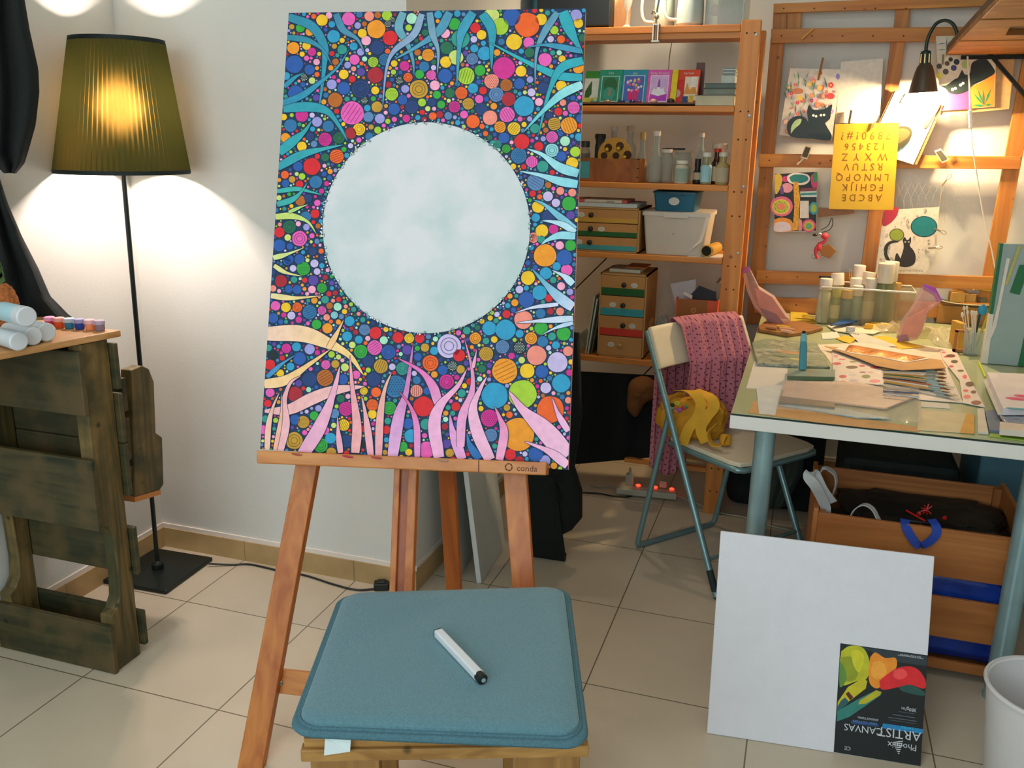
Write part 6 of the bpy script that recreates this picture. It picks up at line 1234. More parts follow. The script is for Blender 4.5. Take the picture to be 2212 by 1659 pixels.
# wooden board with clay sticks
t = flat('wooden_plaque', [(262, 585), (320, 538), (600, 548), (738, 592), (640, 618), (480, 640), (268, 604)], .001, .014, wood('plaque', '#a5723a', '#7c4f22', (.3, 1, 1), 24, .6), 'small wooden board carrying clay sticks at the left back of the table', 'board', k=K3, bevel=.003)
for i, (a_, b_, c_) in enumerate((((400, 560), (500, 570), '#d8b040'), ((420, 575), (530, 585), '#d8a080'), ((430, 590), (520, 604), '#d8a484'), ((320, 565), (400, 575), '#b87c50'))):
    A3, B3 = oz(*K3(*a_), TZ+.022), oz(*K3(*b_), TZ+.022); g = G(); g.tube([A3, A3.lerp(B3, .5), B3], [.005, .007, .005], 9); tag(g.build('clay_stick', mat('clay'+c_, c_, .6), smooth=True), 'small clay stick lying on the wooden board' if i else 'yellow clay stick, rearmost on the wooden board', 'stick', 'clay sticks on the wooden board' if i else None)
flat('yellow_note', [(500, 455), (610, 458), (700, 540), (500, 532)], .0008, .003, mat('note_yellow', '#d0b43a', .6), 'yellow pad behind the small wooden board', 'pad', k=K3)
# clear bin of paint bottles
bx0, bx1 = oz(*K3(722, 545), TZ).x, oz(*K3(1310, 500), TZ).x; by0 = oz(*K3(722, 545), TZ).y; bz = oy(*K3(1000, 285), by0).z; by1 = by0+.16
t = thing('clear_bin', ((bx0+bx1)/2, (by0+by1)/2, TZ), 'clear plastic bin crowded with paint bottles at the back of the table', 'bin')
cl_ = glass('bin_clear', '#e2dccb', .12, .10, '#f8f4ea', .25)
g = G(); f_ = .012
def frame(z, e): return [V((bx0-e, by0-e, z)), V((bx1+e, by0-e, z)), V((bx1+e, by1+e, z)), V((bx0-e, by1+e, z))]
A4, B4 = frame(TZ+.001, 0), frame(bz, f_); g.add(A4+B4, [(0, 1, 2, 3), (0, 1, 5, 4), (1, 2, 6, 5), (2, 3, 7, 6), (3, 0, 4, 7)]); g.build('bin_walls', cl_, t, solid=.002)
g = G(); r1_ = frame(bz, f_); g.tube(r1_, .004, 8, closed=True); g.build('rim', mat('rim_clear', '#d8d0bc', .3), t, smooth=True)
def pbot(x, yb, w_, ptop, capc, body, label, row=0, lbl=None, tilt=(0, 0), frac=.24, big=1):
    """paint bottle in the bin: x = pixel column, ptop = pixel row of its top"""
    y = by0+.035+row*.05; X = oy(*K3(x, ptop), y); z0 = TZ+.004; h = X.z-z0; r = w_/3.393/2/1904*(X-CP).length
    b_ = V((X.x-tilt[0]*h, y-tilt[1]*h, z0)); ax = V((tilt[0], tilt[1], 1)); t_ = thing('paint_bottle', b_, label, 'bottle')
    hb = h*(1-frac); g = G(); g.lathe([(r*.9, 0), (r, .004), (r, hb*.86), (r*.7, hb), (r*.6, hb)], b_, ax, 20); g.build('body', mat('pb'+body, body, .35, noise=.15), t_, smooth=True)
    g = G(); g.lathe([(r*.93, hb-.001), (r*.93, h-.003), (r*.88, h)], b_, ax, 20); g.build('cap', mat('pc'+capc, capc, .4, noise=.02), t_, smooth=True)
    if lbl: g = G(); g.lathe([(r*1.02, hb*.2), (r*1.02, hb*.7)], b_, ax, 20); g.f = g.f[:-2]; g.m = g.m[:-2]; g.c = g.c[:-2]; g.build('label_wrap', mat('pl'+lbl, lbl, .6), t_, smooth=True)
pbot(765, 500, 90, 210, '#d8d4cc', '#b8c0a8', 'pale bottle with a flat white cap at the left end of the bin', 0, None)
pbot(845, 500, 95, 165, '#ded6c8', '#a8a078', 'bottle tilted left with a cream cap at the back of the bin', 1, None, (-.12, .1))
pbot(845, 500, 70, 280, '#b8b840', '#8c9a4a', 'small bottle with a yellow green cap in the bin', 0, '#d0d0a0')
pbot(925, 500, 90, 290, '#d0b060', '#5a7a6c', 'teal green bottle with a gold cap in the bin', 0, None)
pbot(1010, 500, 85, 112, '#ddd6cc', '#c83a24', 'tall bottle of red paint with a white cap in the bin', 2, None, frac=.22)
pbot(1085, 500, 90, 160, '#d8ccb8', '#c0561e', 'orange bottle with a cream cap tilted right in the bin', 1, None, (.1, .05))
pbot(990, 500, 95, 205, '#dcd4c8', '#a8a488', 'bottle with a wide white cap in the middle of the bin', 1, '#c8c0a0', (-.05, 0))
pbot(1000, 500, 80, 262, '#d4d2c6', '#7c9c90', 'grey green bottle with a round white cap at the bin front', 0, None)
pbot(1098, 500, 88, 208, '#d4ccbc', '#a89c6c', 'ochre bottle with a white cap right of the middle of the bin', 0, '#c0b890')
pbot(1210, 500, 118, 98, '#d4ccb8', '#707a4c', 'largest olive bottle with a white ribbed cap in the bin', 0, None, frac=.3)
pbot(1245, 500, 105, 85, '#d8d0bc', '#98906a', 'tall bottle with a white cap behind the largest olive bottle', 1, None, frac=.3)
pbot(1285, 500, 60, 240, '#c89c50', '#b08c48', 'small amber bottle at the right end of the bin', 2, None)
for x in (935, 950): g = G(); p = oy(*K3(x, 140), by0+.10); q_ = oy(*K3(x-2, 215), by0+.10); g.bar(p, q_, .004, .006); tag(g.build('clothes_peg', mat('peg_yellow', '#d0a030', .5)), 'yellow wooden peg standing in the bottle bin', 'peg', 'yellow pegs in the bottle bin')
g = G(); p = oy(*K3(765, 200), by0+.09); g.box(p, (.06, .02, .008)); tag(g.build('black_clip', black_plastic), 'black clip lying over the left back corner of the bin', 'clip')
# orange peel ribbon and blue scissors
p = oz(*K3(1030, 500), TZ); t = thing('ribbon_roll', p, 'coil of orange yellow ribbon in the middle of the table', 'ribbon'); om = mat('ribbon_orange', '#e0a018', .6, bump=.6, bscale=50)
g = G(); g.tube(bez([p+V((-.035, -.004, .012)), p+V((-.02, -.004, .035)), p+V((.005, -.002, .040)), p+V((.025, 0, .025)), p+V((.012, 0, .008)), p+V((-.006, 0, .012)), p+V((0, 0, .022))], 6), .0095, 10); g.build('coil', om, t, smooth=True)
t = thing('blue_scissors', oz(*K3(900, 540), TZ), 'blue handled scissors pointing up beside the orange ribbon', 'scissors')
a_, b_, c_ = oz(*K3(780, 565), TZ+.012), oz(*K3(960, 520), TZ+.05), oz(*K3(1060, 500), TZ+.03)
g = G(); g.prism([oz(*K3(*q_), TZ+.02) for q_ in ((790, 560), (850, 530), (965, 468), (1000, 500), (985, 530), (900, 545))], (0, 0, .006)); g.build('blue_handle', mat('scissor_blue', '#2a5aa0', .4), t, bevel=.002)
g = G(); g.bar(oz(*K3(980, 525), TZ+.024), oz(*K3(1062, 495), TZ+.024), .006, .003); g.build('blade', mat('blade_dark', '#3a4450', .3, .7), t)
# crumpled plate with film
pl_ = flat('paper_plate', [(770, 560), (860, 545), (1000, 560), (1200, 585), (1110, 620), (930, 612), (830, 598)], .0035, .004, mat('plate_white', '#dcd6c0', .6), 'white paper plate edge beneath the scissors', 'plate', k=K3)
def crump(name, pts, zmax, m, label, cat, seed, k=K3, z0=.003):
    from mathutils import noise as NZ
    P = [oz(*k(*q_), TZ+z0) for q_ in pts]; P = [V((p.x, min(p.y, by0-.016), p.z)) for p in P]; c = sum(P, V((0, 0, 0)))/len(P); n = len(P); R_ = 9; g = G(); vs = []
    PP = bez(P+[P[0]], 5)[:-1]; n = len(PP)
    for j in range(R_):
        s_ = 1-j/(R_-.5)
        for p in PP:
            q_ = c.lerp(p, s_); h = zmax*(1-s_**2.2)*(.65+.7*NZ.noise(V((q_.x*28, q_.y*28, seed))))
            vs.append(q_+V((0, 0, max(h, 0))))
    g.add(vs, [(j*n+i, j*n+(i+1) % n, (j+1)*n+(i+1) % n, (j+1)*n+i) for j in range(R_-1) for i in range(n)]+[tuple(range((R_-1)*n, R_*n))]); o = g.build(name, m, smooth=False); tag(o, label, cat); return o
crump('yellow_cloth', [(980, 540), (1100, 500), (1300, 490), (1420, 510), (1400, 590), (1200, 600), (1040, 590)], .035, mat('yellow_wrap', '#c9ae58', .5, noise=.2, nscale=30), 'pale yellow wrapped bundle in the middle of the table', 'bundle', 2)
crump('film_bag', [(1250, 560), (1420, 510), (1600, 540), (1690, 520), (1720, 640), (1680, 720), (1560, 690), (1500, 640), (1320, 640)], .05, glass('crumple_film', '#e8e2cc', .08, .25, '#f6f2e4', .4), 'crumpled clear plastic bag at the right middle of the table', 'bag', 4)
crump('film_bag', [(1050, 520), (1180, 480), (1380, 480), (1480, 540), (1560, 600), (1400, 570), (1200, 610), (1080, 590)], .055, glass('crumple_film', '#e8e2cc', .08, .25, '#f6f2e4', .4), 'crumpled clear film spread over the pale yellow bundle', 'film', 7)
for i, (x, y, c_) in enumerate(((1075, 560, '#d8a430'), (1120, 548, '#d8a430'), (940, 580, '#c4c8c8'))):
    p = oz(*K3(x, y), TZ+.018); g = G(); g.box(p, (.032, .02, .022), .3*i); tag(g.build('sponge_block', mat('spng'+c_, c_, .8, noise=.2), bevel=.004), ('yellow sponge block nearest the scissors', 'yellow sponge block beside the wrapped bundle', 'grey white crumpled block left of the yellow sponges')[i], 'block')
# cardboard box, plate and wood blocks at the right
kx0, kx1 = oz(*K3(1575, 545), TZ).x, oz(*K3(1850, 540), TZ).x; ky = oz(*K3(1700, 545), TZ).y; kz = oy(*K3(1700, 410), ky).z
t = thing('cardboard_box', ((kx0+kx1)/2, ky+.09, TZ), 'cardboard box at the back right of the table supporting a dark plate', 'box')
g = G(); g.bb((kx0, ky, TZ+.001), (kx1+.06, ky+.13, kz)); g.build('box_body', mat('cardboard', '#a8763a', .8, noise=.1), t, bevel=.002)
g = G(); g.bb((kx0, ky+.08, kz), (kx1+.06, ky+.092, kz+.0006)); g.build('tape', mat('tape_tan', '#c8a468', .3), t)
pc_ = V(((kx0+kx1)/2+.035, ky+.06, kz+.002)); t = thing('enamel_plate', pc_, 'dark rimmed plate on the cardboard box holding wood blocks', 'plate')
g = G(); g.lathe([(.05, 0), (.06, .001), (.118, .013), (.120, .015), (.116, .016), (.06, .005), (.001, .004)], pc_, seg=40); g.build('dish', mat('plate_green', '#4e6258', .3), t, smooth=True)
g = G(); g.lathe([(.1165, .0155), (.121, .0145), (.1215, .0165), (.117, .0178), (.1165, .0155)], pc_, seg=40); g.build('rim', mat('plate_rim', '#cdbfa0', .3), t, smooth=True)
for i, (dx, dy, dz, sz, ro, c_, lb) in enumerate(((-.045, -.03, .012, (.055, .04, .042), .2, '#cf9c4c', 'wood block at the left front of the dark rimmed plate'), (.005, .0, .012, (.06, .05, .032), -.25, '#d8a858', 'wood block in the middle of the dark rimmed plate'), (-.03, .035, .012, (.05, .04, .06), .5, '#c89448', 'tall wood block at the back of the dark rimmed plate'), (.055, -.02, .012, (.03, .03, .024), .3, '#6e7050', 'small olive block at the right of the dark rimmed plate'))):
    g = G(); g.box(pc_+V((dx, dy, dz+sz[2]/2)), sz, ro); tag(g.build('wood_block', mat('blk'+c_, c_, .7, noise=.1), bevel=.002), lb, 'block')
blob('crumpled_tissue', pc_+V((.005, .03, .075)), (.05, .035, .020), mat('tissue', '#dccfb0', .9), 'crumpled cream tissue on top of the wood blocks', 'tissue', 3, .5, 2, 4, 30, 18)
P = [oy(*K3(*q_), ky+.02) for q_ in ((1872, 190), (2005, 210), (2000, 310), (1860, 290))]; g = G(); g.prism(P, (0, .006, 0)); t = g.build('yellow_box', mat('yellow_note2', '#d8b030', .6), bevel=.001); tag(t, 'yellow card with a small dark emblem standing at the right back', 'card')
g = G(); p = oy(*K3(1920, 240), ky+.018)
for i in range(3): g.bar(p+V((-.008+i*.006, 0, -.006)), p+V((-.004+i*.006, 0, .006)), .002, .001)
for o_ in (g.build('emblem', mat('emblem_brown', '#5a3010', .7), t),): pass
g = G()
blob('dark_tin', oz(*K3(1480, 500), TZ)+V((0, .02, .028)), (.045, .03, .028), mat('dark_glint', '#3c3c24', .2, .4, noise=.5, nscale=60), 'dark shiny trinkets heaped in front of the cardboard box', 'trinkets', 6, .35, 2, 6, 30, 18)
bl_, hh = st_h(1690, 725, 492); g = G(); g.box(bl_+V((.012, .02, hh*.42)), (.022, .07, hh*.84), .35); tag(g.build('wooden_frame_block', mat('pale_yellow_wood', '#cfa040', .6), bevel=.002), 'pale yellow wood slab standing left of the cotton sticks', 'block')
b2_, h2 = st_h(1745, 750, 560); t = thing('mini_stand', b2_, 'small brown wooden frame standing beside the yellow slab', 'stand'); g = G()
for dx, dz, sx_, sz_ in ((-.022, h2*.42, .008, h2*.84), (.016, h2*.42, .008, h2*.84), (-.003, h2*.82, .046, .008), (-.003, .006, .046, .01)): g.box(b2_+V((dx, 0, dz+.001)), (sx_, .02, sz_))
g.build('frame_bars', mat('frame_brown', '#a86a34', .6), t)
# glass of cotton sticks and pens
cp_, hc_ = st_h(1835, 775, 600); cp_ = cp_+V((.0, .02, 0)); t = thing('glass_cup', cp_, 'clear glass cup holding sticks and pens near the green folder', 'cup')
g = G(); g.lathe([(.026, 0), (.030, .003), (.034, .085), (.033, .086), (.028, .006), (.001, .005)], cp_, seg=24); g.build('cup_body', cg, t, smooth=True)
for i in range(11):
    a = i*2.4; r_ = .018; s_ = cp_+V((cos(a)*r_*.6, sin(a)*r_*.6, .01)); e_ = cp_+V((-.028+cos(a)*.022, sin(a)*.03, .15+.012*sin(i*1.3)))
    g = G(); g.tube([s_, e_], .0016, 6); g.ball(e_, (.0045, .0045, .008)); tag(g.build('cotton_stick', mat('cotton', '#d9cfc0', .8), smooth=True), 'white cotton tipped stick standing in the glass cup', 'stick', 'cotton sticks in the glass cup')
for i, (x, pt_, c_, lb) in enumerate(((1925, 385, '#1f88b0', 'bright blue handled brush, tallest in the glass cup'), (1890, 470, '#15302c', 'dark green pen standing in the glass cup'), (1950, 470, '#b0a840', 'olive yellow pen standing at the right of the glass cup'))):
    e_ = oy(*K3(x, pt_), cp_.y); s_ = cp_+V((.006*i-.006, .004, .008)); g = G(); 
    if i == 0: g.tube([s_, s_.lerp(e_, .75)], .003, 8); g.ball(s_.lerp(e_, .85), (.016, .008, .020))
    else: g.tube([s_, e_], .004, 8)
    tag(g.build('pen', mat('pn'+c_, c_, .4), smooth=True), lb, 'pen')
# tall green edged folder at the right
fb = oz(*K3(1915, 835), TZ); yf = fb.y; t = thing('tall_folder', (fb.x+.06, yf, TZ), 'tall grey blue folder with green edges standing at the right of the table', 'folder')
def fp_(x, y, dy=0): return oy(*K3(x, y), yf+dy)
P = [fp_(2050, -45), fp_(2290, -40), fp_(2290, 860), fp_(1912, 835)]; P[2].z = TZ+.002; P[3].z = TZ+.002
g = G(); g.prism(P, (0, .028, 0)); g.build('folder_face', mat('folder_blue_grey', '#93a8a6', .5, noise=.04), t, bevel=.002)
def strip_(nm, pts, m, dy=-.002, th_=.002): g = G(); g.prism([V((p.x, p.y, max(p.z, TZ+.002))) for p in [fp_(*q_, dy) for q_ in pts]], (0, th_, 0)); return g.build(nm, m, t)
gr = mat('folder_green', '#17683c', .5); strip_('green_edge', [(2040, -48), (2062, -48), (1985, 470), (1962, 470)], gr, -.003, .032); strip_('white_edge', [(1962, 470), (1990, 470), (1945, 835), (1900, 830)], mat('edge_white', '#d8d4c8', .5), -.003, .032)
strip_('green_band', [(2180, 110), (2260, 110), (2180, 330), (2108, 312)], gr); strip_('green_band', [(2230, 560), (2300, 560), (2300, 860), (2165, 860)], gr)
strip_('pale_strap', [(2170, -30), (2195, -30), (2090, 260), (2070, 255)], mat('strap_yellow_green', '#b4b060', .6), -.004); strip_('pale_strip', [(2085, 60), (2110, 60), (2010, 560), (1975, 640), (1960, 640), (2020, 400)], mat('edge_white', '#d8d4c8', .5), -.0035)
g = G(); a_, b_ = oz(*KT(1885, 215), TZ+.004), oz(*KT(1930, 320), TZ+.004); g.tube([a_, b_], .004, 8); tag(g.build('lime_marker', mat('lime_green', '#b4c828', .4), smooth=True), 'lime green marker lying at the foot of the tall folder', 'marker')
# ------------------------------------------------------------------ wooden lattice on the wall
LY = 2.80
lt = thing('wooden_lattice', (2.08, LY+.03, TZ), 'orange wood slat lattice standing on the table against the wall, hung with drawings', 'lattice')
lw = wood('lattice_pine_x', '#cf9040', '#b06a28', (.06, 1, 1), 20, .5); lwv = wood('lattice_pine_z', '#c88a3c', '#a86226', (1, 1, .06), 20, .5)
def lp(pts, y, d, m, nm): g = G(); g.prism([oy(a, b, y) for a, b in pts], (0, d, 0)); return g.build(nm, m, lt, bevel=.002)
for P in ([(1671, 8), (2230, -16), (2230, 10), (1671, 28)], [(1666, 62), (2230, 56), (2230, 86), (1666, 93)], [(1640, 332), (2206, 338), (2204, 366), (1638, 361)], [(1634, 585), (2152, 598), (2150, 626), (1632, 612)], [(1632, 642), (2144, 656), (2142, 690), (1628, 676)]):
    rl = lp(P, LY, .02, lw, 'rail')
    for k in range(5):
        x = P[0][0]+22+k*66; y = (P[0][1]+P[3][1])/2
        g = G(); g.lathe([(.0032, 0), (.0032, .0006)], oy(x, y, LY-.0001), (0, -1, 0), 8); g.build('nail_hole', mat('hole_dark', '#4a2a12', .9), rl)
for P in ([(1671, 20), (1700, 20), (1699, 70), (1668, 70)], [(1702, 20), (1731, 20), (1729, 70), (1700, 70)], [(1665, 80), (1695, 80), (1642, 700), (1612, 700)], [(1936, 10), (1966, 10), (1962, 70), (1930, 70)], [(1926, 80), (1956, 80), (1876, 700), (1844, 700)], [(2222, 60), (2262, 60), (2140, 700), (2104, 700)]):
    lp(P, LY+.021, .018, lwv, 'upright')
# ------------------------------------------------------------------ drawings
def PL(k, y):
    return lambda x, yy, o=0: oy(*k(x, yy), y-o)
def paper(name, quad, y, label, cat, col, deco, k=K1, th_=.0012, curl=0):
    g = G(); P = [oy(*k(*q_), y) for q_ in quad]; g.prism(P, (0, th_, 0), 0, col)
    t = g.build(name, pl); tag(t, label, cat)
    if deco:
        g = G(); f = PL(k, y)
        for col_, pts in deco: g.add([f(a, b, .0004+len(g.f)*.00002) for a, b in pts], [tuple(range(len(pts)))], 0, col_)
        g.build('drawn_picture', pl, t)
    return t
def C_(cx, cy, rx, ry=None, n=16, a0=0): ry = ry or rx; return [(cx+rx*cos(a0+2*PI*i/n), cy+ry*sin(a0+2*PI*i/n)) for i in range(n)]
def blade(x0, y0, x1, y1, w): dx, dy = x1-x0, y1-y0; L_ = math.hypot(dx, dy); nx, ny = -dy/L_*w, dx/L_*w; return [(x0, y0), (x0+dx*.5+nx, y0+dy*.5+ny), (x1, y1), (x0+dx*.5-nx, y0+dy*.5-ny)]
random.seed(11); D = []
for i in range(30):
    x = random.uniform(300, 640); y = random.uniform(640, 1000); D.append((random.choice(('#4a8a4c', '#5a9a6a', '#7ab070', '#3c6a54')), blade(x, y, x+random.uniform(-50, 40), y-random.uniform(40, 110), 5)))
for i in range(50):
    y = random.uniform(580, 1080); xa = 320-(y-560)*.155; xb = 725-(y-560)*.155; x = random.uniform(xa+15, xb-15); r = random.uniform(9, 24); c = random.choice(('#e05a4c', '#f0907c', '#e8b0a0', '#f0c850', '#d83a34', '#b48ac8', '#f4b8c8', '#e88a50', '#d84a6a'))
    for k in range(5): D.append((c, C_(x+r*.55*cos(k*1.26), y+r*.55*sin(k*1.26), r*.5, r*.5, 8)))
    D.append(('#f0d870', C_(x, y, r*.28, None, 7)))
D += [('#8a7ac8', C_(710, 618, 16, 24)), ('#c87848', C_(385, 735, 48, 24)), ('#e04038', C_(650, 775, 34, 26))]
catb = smoothpoly([(480, 845), (515, 885), (600, 880), (662, 842), (655, 900), (645, 960), (610, 990), (620, 1020), (650, 1070), (660, 1100), (640, 1133), (500, 1120), (340, 1105), (300, 1050), (310, 980), (370, 938), (440, 945), (470, 985), (462, 920), (466, 870)], 3)
D += [('#12201e', catb), ('#a8c890', smoothpoly([(330, 1080), (335, 1020), (370, 970), (415, 960), (405, 1000), (360, 1040)], 3)), ('#f4f0e4', C_(512, 932, 10)), ('#f4f0e4', C_(534, 938, 10)), ('#f4f0e4', C_(573, 930, 10)), ('#f4f0e4', C_(598, 928, 10))]
paper('flower_drawing', [(325, 550), (738, 560), (660, 1133), (235, 1090)], LY-.012, 'drawing of a black cat below many red and yellow flowers on the lattice', 'drawing', '#d8cfc0', D)
def peg(name, a, b, y, w, c, label, cat='clothes peg', k=K1):
    p, q = oy(*k(*a), y), oy(*k(*b), y); t = thing(name, (p+q)/2, label, cat); m = mat('peg'+c, c, .6)
    for s_ in (0, 1): g = G(); g.bar(p+V((0, s_*.007, 0)), q+V((0, s_*.004, 0)), w, .004, (1, 0, 0)); g.build('jaw', m, t)
    g = G(); g.lathe([(.004, -w*.6), (.004, w*.6)], p.lerp(q, .55)+V((0, .0035, 0)), (1, 0, 0), 8); g.build('spring', steel, t); return t
peg('clothes_peg', (590, 467), (550, 645), LY-.026, .008, '#94561c', 'brown wooden peg above the flower and cat drawing')
peg('clothes_peg', (818, 890), (797, 1003), LY-.026, .008, '#3a2c18', 'dark wooden peg left above the yellow stencil')
# faint paper strip
paper('kraft_scrap', [(690, 905), (760, 905), (760, 990), (690, 1000)], LY-.008, 'small kraft paper scrap above the yellow stencil', 'paper', '#bca27c', [])
paper('plain_sheet', [(735, 500), (1075, 470), (1045, 1000), (690, 990)], LY-.006, 'plain white sheet pinned between the cat drawing and the middle upright', 'paper', '#d6cdc0', [])
# yellow stencil
SQ = [K1(688, 1003), K1(1206, 988), K2(1158, 574), K2(636, 566)]; ys_ = LY-.045
g = G(); g.prism([oy(*q_, ys_) for q_ in SQ], (0, .0015, 0)); stn = g.build('letter_stencil', mat('stencil_yellow', '#d0a81c', .5, noise=.04), bevel=0); tag(stn, 'yellow letter stencil hanging upside down from a clip on the lattice', 'stencil')
sx_ = (oy(*K2(690, 320), ys_)-oy(*K2(1120, 320), ys_)).normalized(); sxm = mat('cut_letters', '#84500c', .8)
for s_, y_, x_, sz in (('ABCDE', 448, 905, .040), ('FGHIJK', 365, 912, .040), ('LMNOPQ', 283, 908, .041), ('RSTUV', 198, 918, .041), ('WXYZ', 117, 928, .042), ('123456', 35, 930, .040), ('7890!#?', -55, 938, .044)):
    w_ = ' '.join(s_) if len(s_) > 4 else '  '.join(s_); o = oy(*K2(x_, y_), ys_-.0001)
    text(w_, sz, o, sx_, V((0, 0, -1)), sxm, stn, 'stencil_letters', .0005, 'CENTER', .9, 0)
def clip(a, b, y, label, k=K1):
    p, q = oy(*k(*a), y), oy(*k(*b), y); t = thing('metal_clip', (p+q)/2, label, 'clip'); m = mat('clip_brass', '#9c8c6c', .3, .7)
    m1_ = p.lerp(q, .45); g = G(); g.bar(m1_, q, .007, .006, (0, 1, 0)); g.build('clip_jaw', m, t, bevel=.001)
    d = (q-p).normalized(); s_ = d.cross(V((0, 1, 0))); g = G(); g.tube(bez([m1_-s_*.003, m1_.lerp(p, .6)-s_*.006, p, m1_.lerp(p, .6)+s_*.006, m1_+s_*.003], 5), .0012, 6); g.build('wire_loop', m, t, smooth=True); return t
clip((1025, 930), (992, 1032), ys_-.006, 'small metal clip holding the top of the yellow stencil')
clip((1625, 285), (1550, 378), LY-.012, 'small metal clip hanging on a thread below the right chalkboard peg', K2)
clip((1585, 765), (1485, 722), LY-.022, 'metal clip on the right edge of the cat and balloons drawing, upper one', K2)
clip((1555, 876), (1438, 882), LY-.022, 'metal clip on the right edge of the cat and balloons drawing, lower one', K2)
# slanted picture near the lamp
random.seed(4); D = []
for i in range(130):
    u = random.random(); v = random.random()**1.6; x = 1175+(1180-1175)*0+u*150+v*(-120); y = 745+v*330+u*20; D.append((random.choice(('#2a9a94', '#3aa8a0', '#6aa89a', '#4a8a9a')), C_(x, y, 4, 4, 5)))
for i in range(110): u = random.random(); v = random.random(); D.append((random.choice(('#2ab0b4', '#5ac0bc', '#3a9ab4')), C_(1200+u*130-v*20+40*(1-v), 1160+v*110+u*30, 3.5, 3.5, 5)))
D += [('#f0d040', smoothpoly([(1480, 830), (1535, 845), (1470, 960), (1420, 1030), (1400, 1000), (1440, 920)], 3)), ('#2c2a14', smoothpoly([(1120, 1060), (1190, 1022), (1270, 1020), (1308, 1060), (1295, 1120), (1230, 1190), (1140, 1210)], 4)), ('#4a4622', smoothpoly([(1150, 1060), (1230, 1035), (1290, 1060), (1270, 1110), (1180, 1160)], 3))]
for i in range(14): a = i/13*PI*1.5+2.6; D.append(('#6a5a40', C_(1268+38*cos(a), 965+45*sin(a), 3, 3, 5)))
paper('slanted_drawing', [(1176, 733), (1540, 842), (1318, 1328), (948, 1210)], LY-.024, 'slanted white picture with teal dots hanging just below the desk lamp', 'drawing', '#dcd8d0', D)
paper('backing_board', [(1165, 728), (1560, 850), (1348, 1330), (930, 1215)], LY-.019, 'brown board behind the slanted white picture', 'board', '#a87840', [], th_=.004)
peg('clothes_peg', (1270, 755), (1225, 822), LY-.034, .008, '#d8a050', 'pale wooden peg at the top of the slanted picture')
# cat painting right of the lamp
D = [('#e03a6c', [(1535, 892), (1535, 790), (1600, 730), (1720, 690), (1800, 700), (1790, 880)]), ('#ef7a28', [(1780, 700), (1870, 660), (1976, 590), (1972, 858), (1790, 872)]),
     ('#14201f', smoothpoly([(1528, 690), (1585, 688), (1650, 640), (1680, 625), (1712, 565), (1735, 602), (1775, 590), (1790, 510), (1850, 478), (1900, 470), (1960, 540), (1976, 590), (1900, 640), (1800, 690), (1760, 735), (1680, 762), (1610, 750), (1578, 715)], 3)),
     ('#f4e8c8', C_(1635, 722, 12)), ('#f4e8c8', C_(1658, 713, 11)), ('#f4e8c8', C_(1700, 686, 12)), ('#f4e8c8', C_(1720, 672, 11)),
     ('#3a3428', C_(1528, 535, 22)), ('#4a4030', C_(1592, 512, 20)), ('#1e2a3c', C_(1668, 500, 24)), ('#2a3a7c', C_(1645, 548, 24)), ('#4a463a', C_(1580, 578, 24)), ('#222a2c', C_(1620, 480, 18)), ('#d8d050', C_(1530, 610, 26)), ('#a8b878', C_(1740, 520, 34))]
for x0_, y0_, x1_, y1_ in ((1500, 360, 1590, 345), (1503, 405, 1590, 398), (1590, 292, 1585, 400), (1640, 292, 1636, 350), (1585, 345, 1700, 350), (1592, 400, 1580, 470)): D.append(('#3c3028', blade(x0_, y0_, x1_, y1_, 3)))
D.append(('#d8d060', [(1632, 296), (1660, 294), (1655, 340), (1630, 340)]))
for x1_, y1_ in ((1800, 750), (1835, 715), (1950, 705), (1795, 850), (1960, 840), (1880, 720), (1840, 860)): D.append(('#1c6a44', blade(1890, 850, x1_, y1_, 9)))
paper('cat_painting', [(1500, 292), (1990, 280), (1975, 860), (1535, 893)], LY-.014, 'painting of a black cat lying on pink and orange, right of the desk lamp', 'painting', '#d6ccb8', D)
paper('kraft_backing', [(1985, 440), (2140, 440), (2090, 880), (1540, 930), (1538, 895), (1975, 862)], LY-.004, 'kraft sheet showing below and right of the cat painting', 'paper', '#c89c68', [])
peg('clothes_peg', (1562, 440), (1555, 520), LY-.026, .006, '#8a6a48', 'narrow wooden peg at the left side of the cat painting')
